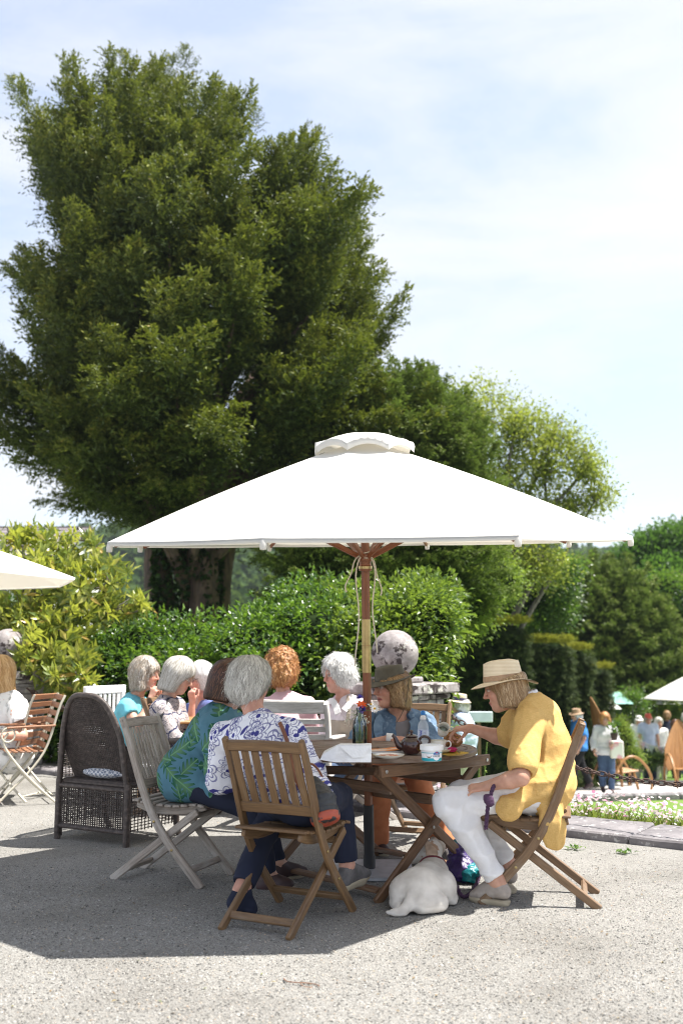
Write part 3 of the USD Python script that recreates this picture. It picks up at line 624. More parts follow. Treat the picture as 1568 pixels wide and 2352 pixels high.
def bolt(parent, p, axis, r=.008, m=None):
    ax = nrm(np.asarray(axis, float)); p = np.asarray(p, float)
    return obj('bolt', tube([p, p + ax * .004, p + ax * .0055], [r, r, r * .6], 8), m or M['brass'], parent)
def folding_chair(cls, m, nslats=7, slat_w=.040, w=.42, top=.90, toprail_w=.055, seat=True):
    """Folding wooden chair facing +y, drawn into the class prim cls."""
    hw = w / 2
    up = curve([(0, .285, .0), (0, .13, .165), (0, .0, .32), (0, -.07, .44), (0, -.16, .66), (0, -.262, top)], 14)
    for s in (-1, 1):
        board(cls, 'upright', up + np.array([s * (hw - .012), 0, 0]), np.r_[np.full(11, .047), .044, .040, .034], .026, (0, 1, .35), m, .006)
        board(cls, 'leg', [(s * (hw - .042), .235, .405), (s * (hw - .042), -.315, 0)], .042, .024, (0, .5, 1), m, .005)
    def at(z):
        i = np.interp(z, up[:, 2], up[:, 1]); return i
    zt_, zb = top - .035, .545
    board(cls, 'top_rail', [(-hw, at(zt_) - .002, zt_), (0, at(zt_) - .016, zt_ + .006), (hw, at(zt_) - .002, zt_)], toprail_w, .022, (0, -.34, .94), m, .006)
    board(cls, 'back_rail', [(-hw + .026, at(zb), zb), (hw - .026, at(zb), zb)], .058, .020, (0, -.37, .93), m, .005)
    inner = w - .052; gap = inner / nslats
    for k in range(nslats):
        x = -inner / 2 + gap * (k + .5)
        zm = (zt_ + zb) / 2
        board(cls, 'back_slat', [(x, at(zb + .03), zb + .026), (x, at(zm) - .012, zm), (x, at(zt_ - .02) - .004, zt_ - .026)], slat_w, .011, (1, 0, 0), m, .003)
    # seat: two shaped side rails and cross slats
    for s in (-1, 1):
        board(cls, 'seat_rail', curve([(s * (hw - .068), -.17, .425), (s * (hw - .068), 0, .405), (s * (hw - .068), .16, .415), (s * (hw - .068), .275, .428)], 8), np.r_[.035, .05, .058, .06, .06, .058, .05, .03], .022, (0, 0, 1), m, .006)
    for k in range(9):
        y = -.165 + k * .0535; z = .452 - .022 * math.sin((k / 8) * math.pi) + (0 if k < 8 else -.012)
        board(cls, 'seat_slat', [(-hw + .03, y, z), (hw - .03, y, z)], .044, .014, (0, 1, (-.25 if k == 8 else 0)), m, .004)
    board(cls, 'stretcher', [(-hw + .05, -.245, .055), (hw - .05, -.245, .055)], .036, .020, (0, .6, .8), m, .004)
    board(cls, 'stretcher', [(-hw + .02, .20, .085), (hw - .02, .20, .085)], .036, .020, (0, -.6, .8), m, .004)
    board(cls, 'stretcher', [(-hw + .06, .17, .365), (hw - .06, .17, .365)], .034, .020, (0, .5, .8), m, .004)
    for s in (-1, 1):
        bolt(cls, (s * (hw + .001), -.02, .345), (s, 0, 0)); bolt(cls, (s * (hw + .001), .10, .195), (s, 0, 0))
def build(name, fn, *a, **k):
    p = class_prim(name); fn(p, *a, **k); return p
C_TEAK = build('_class_teak_chair', folding_chair, M['teak'], 7, .041, .455, .885)
C_GREY = build('_class_grey_chair', folding_chair, M['teakgrey'], 10, .020, .40, .92)
C_MID = build('_class_warm_chair', folding_chair, M['teakmid'], 7, .036, .42, .93)
def facing(f): return math.atan2(-f[0], f[1])          # rotation that turns +y into f
CH1 = (np.array([-.262, 5.14, 0]), nrm([.46, .89])); CH2 = (np.array([-.98, 6.06, 0]), nrm([.93, -.36])); CH3 = (np.array([1.05, 5.57, 0]), nrm([-.975, .22]))
CH4 = (np.array([.525, 7.32, 0]), nrm([-.35, -.94]))
instance(C_TEAK, 'folding_chair', 'brown wooden folding chair seen from behind under the grey-haired woman in floral shirt', 'chair', CH1[0], facing(CH1[1]))
instance(C_GREY, 'folding_chair', 'weathered grey folding chair with narrow back slats under the woman in the teal leaf print', 'chair', CH2[0], facing(CH2[1]))
instance(C_MID, 'folding_chair', 'wooden folding chair seen from the side under the woman in yellow', 'chair', CH3[0], facing(CH3[1]))
instance(C_MID, 'folding_chair', 'wooden folding chair across the table behind the woman in the denim jacket', 'chair', CH4[0], facing(CH4[1]))

# ---- the round table
TC = np.array([.19, 6.12, 0]); TR = .62; TZ = .735
tb = thing('round_table', 'round slatted wooden folding table with crossed legs under the parasol', 'table', TC)
ang0 = .5
ca, sa = math.cos(ang0), math.sin(ang0)
def trot(x, y, z): return (x * ca - y * sa, x * sa + y * ca, z)
ns = 15; pitch = 2 * (TR - .055) / ns
for k in range(ns):
    y = -(TR - .055) + pitch * (k + .5); hl = math.sqrt(max((TR - .05) ** 2 - (abs(y) + pitch * .3) ** 2, .02))
    for a, b_ in (((-hl, -.055) if abs(y) < .04 else (-hl, hl)), ((.055, hl) if abs(y) < .04 else (None, None))):
        if a is None: continue
        board(tb, 'table_slat', [trot(a, y, TZ - .009), trot(b_, y, TZ - .009)], pitch - .007, .018, trot(0, 1, 0), M['tablewood'], .003)
for k in range(6):
    a = np.linspace(k * math.pi / 3 + .004, (k + 1) * math.pi / 3 - .004, 12) + .2
    pth = np.stack([np.cos(a) * (TR - .028), np.sin(a) * (TR - .028), np.full(12, TZ - .012)], 1)
    V, F, Gc = [], [], []
    me, gc = plank(pth, .056, .030, (0, 0, 1), .006, .0)
    # width must lie radially: rebuild with radial side
    S = np.stack([np.cos(a), np.sin(a), 0 * a], 1)
    prof = np.array([(.028, -.009), (.028, .009), (.022, .015), (-.028, .015), (-.028, -.015), (.022, -.015)])
    v = pth[:, None] + prof[None, :, :1] * S[:, None] + prof[None, :, 1:] * np.array([0, 0, 1.0])
    vs, fs, gs, n = [], [], [], 0
    Ls = np.linspace(0, .65, 12) + k * 3.7
    for q in range(6):
        q2 = (q + 1) % 6
        vv = np.stack([v[:, q], v[:, q2]], 1).reshape(-1, 3); gg = np.stack([np.c_[Ls, np.tile(prof[q], (12, 1))], np.c_[Ls, np.tile(prof[q2], (12, 1))]], 1).reshape(-1, 3)
        f = tri([(n + 2 * i, n + 2 * i + 2, n + 2 * i + 3, n + 2 * i + 1) for i in range(11)]); vs.append(vv); gs.append(gg); fs.append(f); n += len(vv)
    for e, sg in ((0, 1), (11, -1)):
        vs.append(v[e]); gs.append(np.c_[np.full(6, Ls[e]), prof]); f = np.array([(n, n + i, n + i + 1) for i in range(1, 5)]); fs.append(f if sg > 0 else f[:, ::-1]); n += 6
    obj('rim_board', (np.vstack(vs), np.vstack(fs)[:, ::-1]), M['tablewood'], tb, True, np.vstack(gs))
# two crossed trestles
def trestle(A0, A1, B0, B1, off):
    board(tb, 'leg', [A0, A1], .056, .028, (0, 0, 1), M['tableleg'], .006)
    board(tb, 'leg', [B0, B1], .056, .028, (0, 0, 1), M['tableleg'], .006)
    m_ = (np.array(A0) + A1) / 2; bolt(tb, m_ - np.array(off) * .016, -np.array(off), .009, M['steel'])
d1 = nrm([.72, .69, 0]); nn1 = np.array([d1[1], -d1[0], 0])
def tp(s, o, z): return np.array([0, 0, z]) + d1 * s + nn1 * o
for o, nm in ((.455, 1), (-.40, -1)):
    trestle(tp(-.46, o + .017 * nm, 0.0), tp(.42, o + .017 * nm, .67), tp(.46, o - .017 * nm, 0.0), tp(-.42, o - .017 * nm, .67), nn1 * -nm)
    board(tb, 'apron', [tp(-.46, o + .052 * nm, .672), tp(.46, o + .052 * nm, .672)], .062, .026, (0, 0, 1), M['tableleg'], .005)
    for s in (-.43, .43): bolt(tb, tp(s, o + .066 * nm, .672), nn1 * nm, .010, M['steel'])
for s, z in ((-.40, .045), (.40, .045), (-.30, .56), (.30, .56), (0.03, .475)):
    board(tb, 'stretcher', [tp(s, -.38, z), tp(s, .43, z)], .056, .024, (0, 0, 1) if z > .1 else d1, M['tableleg'], .005)
board(tb, 'stretcher', [tp(-.30, -.40, .60), tp(.30, .42, .60)], .05, .02, (0, 0, 1), M['tableleg'], .005)

# ---- parasol
UB = G(848, 2005); UB = np.array([UB[0], 6.20, 0])
tilt = np.array([-.012, -.10, 1.0]); tilt /= np.linalg.norm(tilt)
M['canvas'] = usdkit.material(stage, LK + '/canvas', {
    'c': ('texture_coordinate', {}), 'n': ('noise_texture', {'scale': 260.0, 'detail': 1.0}), 'b': ('bump', {'strength': .15, 'distance': .002}),
    'p': ('principled_bsdf', {'base_color': (.80, .79, .76), 'roughness': .85, 'specular_ior_level': .2}), 't': ('translucent_bsdf', {'color': (.82, .79, .72)}), 'mx': ('mix_closure', {'fac': .42})},
    [('c.object', 'n.vector'), ('n.fac', 'b.height'), ('b.normal', 'p.normal'), ('p.BSDF', 'mx.closure1'), ('t.BSDF', 'mx.closure2')], surface='mx.closure')
M['rope'] = mat('cord', (.62, .56, .46), .8, (.5, .44, .35), scale=60, bump=.5, bscale=200)
def umbrella(name, label, base, axis, R, z_rim, z_top, phase, vent=True, pole=True, group=None, detail=True, nr=8, polem=None, canvas=None):
    canvas = canvas or M['canvas']
    u = thing(name, label, 'parasol', base, group=group)
    ax = np.asarray(axis, float); e1 = nrm(np.cross([0, 1.0, 0], ax)); e2 = np.cross(ax, e1)     # e1 ~ +x, e2 ~ +y
    def W(rad, a, z): return ax * z + (e1 * math.cos(a) + e2 * math.sin(a)) * rad
    ap = math.cos(math.pi / nr)
    def canopy(r0, r1, z0, z1, sag, nu=6, nv=16, hem=.020, scallop=.0, thick=.003, bow=.0):
        V, F, n = [], [], 0
        for k in range(nr):
            a0, a1 = phase + k * 2 * math.pi / nr, phase + (k + 1) * 2 * math.pi / nr
            grid = []
            for j in range(nv + 1):
                t = j / nv; rad = r0 + (r1 - r0) * t; z = z0 + (z1 - z0) * t + bow * math.sin(math.pi * t)
                row = []
                for i in range(nu + 1):
                    s = i / nu; p = W(rad, a0, z) * (1 - s) + W(rad, a1, z) * s
                    mm = 4 * s * (1 - s)
                    p = p - ax * sag * mm * t + ax * scallop * mm * max(0, (t - .8) / .2)
                    row.append(p)
                grid.append(row)
            if hem:
                grid.append([p - ax * hem + (nrm(W(1, (a0 + a1) / 2, 0)) * -.006) for p in grid[-1]])
            g = np.array(grid); h, w_ = g.shape[:2]
            for gg, flip in ((g, False), (g - ax * thick, True)):
                V.append(gg.reshape(-1, 3)); i, j = np.meshgrid(np.arange(h - 1), np.arange(w_ - 1), indexing='ij')
                q = np.stack([i * w_ + j, (i + 1) * w_ + j, (i + 1) * w_ + j + 1, i * w_ + j + 1], -1).reshape(-1, 4) + n
                f = tri(q); F.append(f[:, ::-1] if flip else f); n += h * w_
        return np.vstack(V), np.vstack(F)
    cano = obj('canopy', canopy(.10, R, z_top - .03, z_rim, .035, scallop=.03, bow=.02), canvas, u, True)
    if vent:
        obj('vent_flap', canopy(.03, .318 * R / 1.55, z_top + .040, z_top - .054, -.02, 6, 8, .036, .018, bow=.020), canvas, cano, True)
    if pole:
        pm_ = polem or M['polewood']
        ztop = z_top + .02
        me, gc = plank([ax * 0.36 if detail else ax * -.3, ax * 1.36], .05, .05, (1, 0, 0), .018); obj('pole', me, pm_, u, True, gc)
        me, gc = plank([ax * 1.36, ax * ztop], .05, .05, (1, 0, 0), .018); obj('pole', me, pm_, u, True, gc)
    if pole and detail:
        obj('base_tube', tube([ax * 0.0, ax * .40], .031, 16), M['blackmetal'], u, 40)
        jt = tube([ax * 1.19, ax * 1.35], .0275, 20); obj('brass_sleeve', jt, M['brass'], u, 40)
        jt = tube([ax * 1.353, ax * 1.51], .0275, 20); obj('brass_sleeve', jt, M['brass'], u, 40)
        zh = z_rim - .125
        hub = lathe([(.026, -.06), (.040, -.058), (.042, -.03), (.036, -.024), (.036, .0), (.046, .004), (.046, .045), (.03, .05)], 20)
        Rm = np.stack([e1, e2, ax], 1)
        obj('runner_hub', (hub[0] @ Rm.T + ax * zh, hub[1]), pm_, u, 30)
        obj('hub_ring', tube([ax * (zh - .045), ax * (zh - .03)], .0425, 20), M['brass'], u, 40)
        for k in range(nr):
            a = phase + k * 2 * math.pi / nr
            tdir = W(1, a + math.pi / 2, 0)
            board(u, 'strut', [W(.045, a, zh + .03), W(R * .50, a, z_top - .03 + (z_rim - z_top + .03) * .50 - .03)], .018, .030, tdir, pm_, .004)
            board(u, 'rib', [W(.05, a, z_top - .055), W(R - .04, a, z_rim - .018)], .016, .026, tdir, pm_, .004)
            tip = lathe([(.001, -.02), (.012, -.018), (.014, 0), (.010, .018), (.001, .02)], 8)
            obj('rib_pocket', (tip[0] * 1.3 + W(R - .012, a, z_rim - .030), tip[1]), canvas, u, True)
        # cords tied below the hub
        for (dx, dy, l, w_) in ((-.075, -.03, .22, .012), (-.05, -.035, .66, .01), (.052, -.03, .58, .012), (.06, -.02, .24, .01)):
            pts = [(dx * .5, dy, 0), (dx * .95, dy - .01, -.05), (dx * (1.15 if l < .3 else .8), dy - .015, -l * .5), (dx * (1.6 if l < .3 else 1.25), dy - .02, -l * .93), (dx * (1.5 if l < .3 else 1.3), dy - .02, -l)]
            obj('cord', tube(curve(pts, 16) + ax * (zh + .03), .0045, 6), M['rope'], u, True)
        a_ = np.linspace(0, 2 * np.pi, 30)
        for q in range(3):
            obj('cord', tube(np.stack([.045 * np.cos(a_), .045 * np.sin(a_), .012 * np.sin(a_ + q) + zh + .018 + q * .007], 1) + ax * 0 + tilt * 0 + np.array([ax[0], ax[1], 0]) * zh, .0042, 6), M['rope'], u, True)
    return u
um = umbrella('parasol', 'large white canvas parasol on a reddish wooden pole through the round table', UB, tilt, 1.56, 1.985, 2.60, math.radians(-90 - 19 + 0))
bp = thing('weighted_stand', 'flat pale metal stand plate lying on the gravel under the table', 'parasol stand', (UB[0], UB[1], 0))
obj('plate', box(.52, .52, .022, (0, 0, .013), .004), mat('galvanised', (.50, .51, .53), .5, (.40, .41, .43), metallic=.5, scale=14), bp)
obj('socket', tube([(0, 0, .02), (0, 0, .10)], .036, 16), M['blackmetal'], bp, 40)
# second parasol at the left edge, third in the lower garden
p2 = P(165, 1332, 9.2)
umbrella('parasol', 'white parasol cut off by the left edge', (p2[0] - 1.52, 9.2, 0), (0, 0, 1.0), 1.55, p2[2] + .02, p2[2] + .52, math.radians(0), detail=False)
p3 = P(1480, 1604, 25)
umbrella('parasol', 'small pale parasol over the garden stalls at the right edge', (p3[0] + 1.45, 25, -2.0), (0, 0, 1.0), 1.48, p3[2] + 2.0, p3[2] + 2.0 + .72, math.radians(180), detail=False, polem=M['blackmetal'])
# ============================================================ figures: one signed-distance body each, meshed by surface nets
class Blob:
    def __init__(s): s.p = []
    def cap(s, a, b, ra, rb=None, k=.03, op='u'):
        s.p.append(('c', np.asarray(a, float), np.asarray(b, float), ra, ra if rb is None else rb, k, op)); return s
    def chain(s, pts, rad, k=.02, op='u'):
        for i in range(len(pts) - 1): s.cap(pts[i], pts[i + 1], rad[i], rad[i + 1], k, op)
        return s
    def ell(s, c, r, R=None, k=.03, op='u'):
        s.p.append(('e', np.asarray(c, float), np.asarray(r, float), np.eye(3) if R is None else np.asarray(R, float), None, k, op)); return s
    def plane(s, c, n, k=.004):            # keeps the side the normal points away from
        s.p.append(('p', np.asarray(c, float), nrm(np.asarray(n, float)), None, None, k, 'i')); return s
    def add(s, other, op=None):
        s.p += other.p if op is None else [q[:-1] + (op,) for q in other.p]; return s
    def __call__(s, x):
        d = np.full(len(x), 1e3)
        for kind, a, b, c, e, k, op in s.p:
            if kind == 'c':
                ab = b - a; q = x - a; t = np.clip(q @ ab / (ab @ ab + 1e-12), 0, 1)
                v = np.sqrt(((q - t[:, None] * ab) ** 2).sum(1)) - (c + (e - c) * t)
            elif kind == 'e':
                q = (x - a) @ c; k0 = np.sqrt(((q / b) ** 2).sum(1)); k1 = np.sqrt(((q / b ** 2) ** 2).sum(1)) + 1e-9
                v = k0 * (k0 - 1) / k1
            else:
                v = (x - a) @ b
            if op == 'u':
                h = np.maximum(k - np.abs(d - v), 0) / k; d = np.minimum(d, v) - h * h * k * .25
            elif op == 's':
                v = -v; h = np.maximum(k - np.abs(d - v), 0) / k; d = np.maximum(d, v) + h * h * k * .25
            else:
                h = np.maximum(k - np.abs(d - v), 0) / k; d = np.maximum(d, v) + h * h * k * .25
        return d
    def bounds(s):
        lo, hi = [], []
        for kind, a, b, c, e, k, op in s.p:
            if op != 'u': continue
            if kind == 'c': lo += [np.minimum(a - c, b - e)]; hi += [np.maximum(a + c, b + e)]
            elif kind == 'e': m = np.abs(c) @ b; lo += [a - m]; hi += [a + m]
        return np.min(lo, 0), np.max(hi, 0)
def nets(f, lo, hi, h, B=6):
    lo = np.asarray(lo) - 3 * h; hi = np.asarray(hi) + 3 * h
    nb = np.ceil((hi - lo) / (h * B)).astype(int); n = nb * B
    c = [lo[i] + (np.arange(nb[i]) + .5) * B * h for i in range(3)]
    C = np.stack(np.meshgrid(*c, indexing='ij'), -1).reshape(-1, 3)
    d = f(C); near = np.abs(d) < B * h * .87 * 1.35 + .012
    F = np.where(d.reshape(nb) < 0, -1.0, 1.0)
    F = F.repeat(B, 0).repeat(B, 1).repeat(B, 2)
    o = np.stack(np.meshgrid(*[np.arange(B)] * 3, indexing='ij'), -1).reshape(-1, 3)
    bi = np.stack(np.unravel_index(np.nonzero(near)[0], nb), -1) * B
    idx = (bi[:, None] + o).reshape(-1, 3)
    F[idx[:, 0], idx[:, 1], idx[:, 2]] = f(lo + (idx + .5) * h)
    S = F < 0
    cnt = sum(S[a:n[0] - 1 + a, b:n[1] - 1 + b, e:n[2] - 1 + e].astype(np.int8) for a in (0, 1) for b in (0, 1) for e in (0, 1))
    act = np.argwhere((cnt > 0) & (cnt < 8))
    ids = -np.ones(np.array(F.shape) - 1, int); ids[tuple(act.T)] = np.arange(len(act))
    acc = np.zeros((len(act), 3)); w = np.zeros(len(act))
    for ax in range(3):
        u, v = (ax + 1) % 3, (ax + 2) % 3
        for i in (0, 1):
            for j in (0, 1):
                q0 = act.copy(); q0[:, u] += i; q0[:, v] += j; q1 = q0.copy(); q1[:, ax] += 1
                f0, f1 = F[tuple(q0.T)], F[tuple(q1.T)]; m = (f0 < 0) != (f1 < 0)
                t = np.where(m, f0 / (f0 - f1 + 1e-20), 0)
                p = q0.astype(float); p[:, ax] += t
                acc[m] += p[m]; w[m] += 1
    V = lo + (acc / w[:, None] + .5) * h
    faces = []
    for ax in range(3):
        u, v = (ax + 1) % 3, (ax + 2) % 3
        sl0 = [slice(1, -1)] * 3; sl0[ax] = slice(0, -1); sl1 = [slice(1, -1)] * 3; sl1[ax] = slice(1, None)
        a, b = S[tuple(sl0)], S[tuple(sl1)]
        e = np.argwhere(a != b); e[:, u] += 1; e[:, v] += 1
        ok = (e[:, u] < ids.shape[u]) & (e[:, v] < ids.shape[v]) & (e[:, ax] < ids.shape[ax]); e = e[ok]
        fl = S[tuple(e.T)]
        def cell(du, dv):
            q = e.copy(); q[:, u] += du; q[:, v] += dv; return ids[tuple(q.T)]
        q = np.stack([cell(-1, -1), cell(0, -1), cell(0, 0), cell(-1, 0)], 1)
        q = np.where(fl[:, None], q, q[:, ::-1]); q = q[(q >= 0).all(1)]
        faces.append(q)
    return V, tri(np.vstack(faces))
def vnormals(V, F):
    n = np.zeros_like(V); fn = np.cross(V[F[:, 1]] - V[F[:, 0]], V[F[:, 2]] - V[F[:, 0]])
    for k in range(3): np.add.at(n, F[:, k], fn)
    return nrm(n)
def mesh_of(blob, h, folds=0.0, fscale=(9, 9, 5), seed=0, smooth=1):
    lo, hi = blob.bounds(); V, F = nets(blob, lo, hi, h)
    for _ in range(smooth):
        s = np.zeros_like(V); c = np.zeros(len(V))
        for a, b in ((0, 1), (1, 2), (2, 0)):
            np.add.at(s, F[:, a], V[F[:, b]]); np.add.at(c, F[:, a], 1)
        V = V * .5 + .5 * s / np.maximum(c, 1)[:, None]
    if folds:
        N = vnormals(V, F)
        w = meshkit.fbm(V * 3.1 + 7, 2, seed + 9)[:, None] - .5
        rid = lambda q, sd: (1 - np.abs(meshkit.noise(q, sd) * 2 - 1)) ** 3
        fs = np.array(fscale, float); x1 = V * np.array([fs[0] * 1.6, fs[1] * 1.6, fs[2] * .6]) + w * 3.0; x2 = V * np.array([fs[0] * .5, fs[1] * .5, fs[2] * 3.2]) + w * 3.4 + 11
        gate = np.clip(meshkit.noise(V * 5 + 2, seed + 5) * 2 - .5, 0, 1)
        d_ = rid(x1, seed) * (1 - gate) + rid(x2, seed + 3) * gate + .35 * rid(x1 * 2.1 + 5, seed + 6) - .45
        V = V + N * (folds * d_)[:, None]
        s = np.zeros_like(V); c = np.zeros(len(V))
        for a, b in ((0, 1), (1, 2), (2, 0)):
            np.add.at(s, F[:, a], V[F[:, b]]); np.add.at(c, F[:, a], 1)
        V = V * .6 + .4 * s / np.maximum(c, 1)[:, None]
    return V, F

# ---- skin with colour per vertex
M['skin'] = usdkit.material(stage, LK + '/skin', {
    'a': ('attribute', {'attribute': 'tint'}), 'c': ('texture_coordinate', {}), 'n': ('noise_texture', {'scale': 26.0, 'detail': 5.0}),
    'r': ('rgb_ramp', {'ramp': [(.3, (.84, .76, .72)), (.7, (1.06, 1.03, 1.0))]}), 'm': ('mix_color', {'blend_type': 'multiply', 'fac': 1.0, 'use_clamp': False}),
    'bn': ('noise_texture', {'scale': 150.0, 'detail': 2.0}), 'b': ('bump', {'strength': .15, 'distance': .002}),
    'p': ('principled_bsdf', {'roughness': .52, 'specular_ior_level': .4, 'subsurface_weight': .12, 'subsurface_scale': .006})},
    [('c.object', 'n.vector'), ('n.fac', 'r.fac'), ('a.color', 'm.a'), ('r.color', 'm.b'), ('m.result', 'p.base_color'), ('c.object', 'bn.vector'), ('bn.fac', 'b.height'), ('b.normal', 'p.normal')], surface='p.BSDF')
def hairmat(name, cols, rough=.45):
    RND.add(LK + '/' + name); n = {'g': ('attribute', {'attribute': 'rnd'}), 'r': ('rgb_ramp', {'ramp': list(cols)}), 'p': ('principled_bsdf', {'roughness': rough, 'specular_ior_level': .45})}
    return usdkit.material(stage, LK + '/' + name, n, [('g.fac', 'r.fac'), ('r.color', 'p.base_color')], surface='p.BSDF')
def cloth(name, col, col2=None, rough=.85, weave=.25, **kw):
    return mat(name, col, rough, col2 or tuple(c * .88 for c in col), scale=9, sheen=.0, spec=.2, bump=weave, bscale=420, bdist=.0015, **kw)

HEADR = None
def head_frame(f, up=(0, 0, 1.0)):
    f = nrm(np.asarray(f, float)); u = nrm(np.asarray(up, float) - f * (np.asarray(up) @ f)); r_ = np.cross(f, u)
    return np.stack([r_, f, u], 1)             # columns: right, forward, up
def head_prims(B, c, R, s=1.0, mouth=0.0):
    L = lambda x, y, z: c + R @ (np.array([x, y, z]) * s)
    E = lambda x, y, z, rx, ry, rz, k=.03, op='u': B.ell(L(x, y, z), np.array([rx, ry, rz]) * s, R, k * s, op)
    E(0, -.012, .045, .073, .091, .083); E(0, .03, -.028, .056, .058, .085, .04); E(0, .064, -.092, .024, .022, .02, .035)
    for q in (-1, 1): E(q * .036, .058, -.022, .024, .022, .022, .03)
    E(0, .078, .032, .046, .014, .011, .02)
    for q in (-1, 1): E(q * .031, .1, .014, .016, .016, .012, .014, 's')
    for q in (-1, 1): E(q * .0305, .078, .012, .0135, .0125, .0125, .003)
    B.cap(L(0, .088, .026), L(0, .112, -.020), .0075 * s, .0115 * s, .012 * s)
    for q in (-1, 1): E(q * .0115, .098, -.024, .0085, .010, .008, .008)
    E(0, .088, -.053, .023, .012, .0058, .008); E(0, .085, -.0655, .02, .012, .0065, .008)
    if mouth: E(0, .1, -.059, .016, .022, mouth, .004, 's')
    for q in (-1, 1): E(q * .0755, -.010, .0, .010, .018, .031, .008)
    return L
def paint_head(V, col, c, R, s, tone, lip=(.46, .17, .14), brow=(.30, .25, .20), iris=(.10, .09, .08), lips=1.0):
    q = ((V - c) @ R) / s; x, y, z = q.T; inh = (np.abs(x) < .1) & (np.abs(z) < .15) & (y > .02)
    tone = np.array(tone)
    def blend(mask, cc): col[:] = col * (1 - mask[:, None]) + np.asarray(cc) * mask[:, None]
    g = lambda d: np.clip(1 - d, 0, 1) * inh
    for sg in (-1, 1):
        blend(.40 * g(((x - sg * .04) / .034) ** 2 + ((z + .022) / .03) ** 2), tone * (1.08, .68, .62))
        blend(.55 * g(((x - sg * .031) / .026) ** 2 + ((z - .012) / .017) ** 2), tone * (.62, .5, .46))
        e = ((x - sg * .0305) / .0165) ** 2 + ((z - .011) / .0075) ** 2
        blend((e < 1) * inh * 1.0, (.62, .58, .55)); blend((((x - sg * .0305) / .0075) ** 2 + ((z - .011) / .0085) ** 2 < 1) * inh * 1.0, iris)
        blend((np.abs(z - .0205 + .1 * np.abs(x - sg * .031)) < .0028) * (np.abs(x - sg * .031) < .018) * inh * .8, (.10, .07, .06))
        blend((np.abs(z - .038 + .12 * np.abs(x - sg * .030)) < .0045) * (np.abs(x - sg * .033) < .023) * inh * .8, brow)
    blend(.4 * g((x / .018) ** 2 + ((z + .018) / .02) ** 2), tone * (1.05, .72, .66))
    m = ((x / .0245) ** 2 + ((z + .0595) / .0125) ** 2 < 1) * inh * .85 * lips; blend(m, lip)
    blend((np.abs(z + .059) < .0022) * (np.abs(x) < .021) * inh * .9, (.16, .05, .045))
    return col
def hand(B, W, d, n, side=1, curl=(.3, .35, .4, .45), thumb=(.4, .3), s=1.0, spread=.05):
    """Wrist W, direction d of the fingers, palm facing n; thumb on the side of cross(n, d) * side."""
    d = nrm(np.asarray(d, float)); n = np.asarray(n, float); n = nrm(n - d * (n @ d)); t = np.cross(n, d) * side; W = np.asarray(W, float)
    lens = [(.040, .025, .020), (.045, .029, .021), (.041, .027, .020), (.032, .020, .018)]
    kn = []
    for i in range(4):
        o = 1.5 - i; b = W + t * .011 * o * s; k = W + (d * (.088 - .003 * (i - 1) ** 2) + t * .0205 * o + n * -.004) * s; kn.append(k)
        B.cap(b, k, .0145 * s, .0105 * s, .014 * s)
    for i in range(4):
        p = kn[i]; o = 1.5 - i; a = 0.0; dd = nrm(d + t * spread * o)
        rr = [.0092, .0082, .0075, .0066] if i < 3 else [.008, .0072, .0066, .006]
        for j, l in enumerate(lens[i]):
            a += curl[i] * (1.0, 1.15, .8)[j]; v = dd * math.cos(a) + n * math.sin(a); q = p + v * l * s
            B.cap(p, q, rr[j] * s, rr[j + 1] * s, .0035 * s); p = q
    p = W + (d * .022 + t * .020 + n * .006) * s
    v1 = nrm(d * .62 + t * .70 + n * thumb[0]); q = p + v1 * .044 * s; B.cap(W + d * .01 * s, p, .016 * s, .0145 * s, .014 * s); B.cap(p, q, .0135 * s, .0105 * s, .01 * s)
    v2 = nrm(d * .85 + t * (.35 - thumb[1]) + n * thumb[0]); q2 = q + v2 * .033 * s; B.cap(q, q2, .010 * s, .009 * s, .004 * s); B.cap(q2, q2 + nrm(v2 + n * .2) * .024 * s, .009 * s, .0072 * s, .004 * s)
def torso(B, J, inf=0.0, w=1.0, k=.05, bust=1.0, belly=0.0):
    pel, neck = J['pel'], J['neck']; up = nrm(neck - pel); rt = J['shR'] - J['shL']; rt = nrm(rt - up * (rt @ up)); fw = np.cross(up, rt)
    rh = J.get('hipR', pel + rt) - J.get('hipL', pel - rt); rh = nrm(rh - np.array([0, 0, 1.0]) * rh[2]); R = np.stack([rt, fw, up], 1)
    L = np.linalg.norm(neck - pel); mid = J.get('mid', pel + (neck - pel) * .5 - fw * .035)
    Rh = np.stack([rh, np.cross([0, 0, 1.0], rh), [0, 0, 1.0]], 1)
    chest = mid + (neck - mid) * .48 - up * .0
    B.ell(pel, np.array([.165 * w, .128 * w, .125]) + inf, Rh, k)
    B.cap(pel + np.array([0, 0, .03]), mid, .115 * w + inf, .118 * w + inf, k * 1.6)
    B.ell(mid, np.array([.142 * w, .112 * w + belly * .5, .15]) + inf, R, k * 1.6)
    B.ell(chest, np.array([.155 * w, .107 * w, .16]) + inf, R, k * 1.6)
    if belly: B.ell(mid + fw * (.06 + belly) - up * .04, np.array([.12 * w, .07 + belly, .11]) + inf, R, k)
    for q in (-1, 1):
        if bust: B.ell(chest + rt * q * .072 + fw * .085 - up * .035, np.array([.062, .058, .062]) * bust + inf, R, k)
        sh = J['shR'] if q > 0 else J['shL']
        B.cap(neck - up * .025, sh, .052 + inf, .050 + inf, k); B.cap(chest + up * .05, sh - up * .02, .08 + inf * .8, .052 + inf * .8, k)
    return rt, fw, up, chest
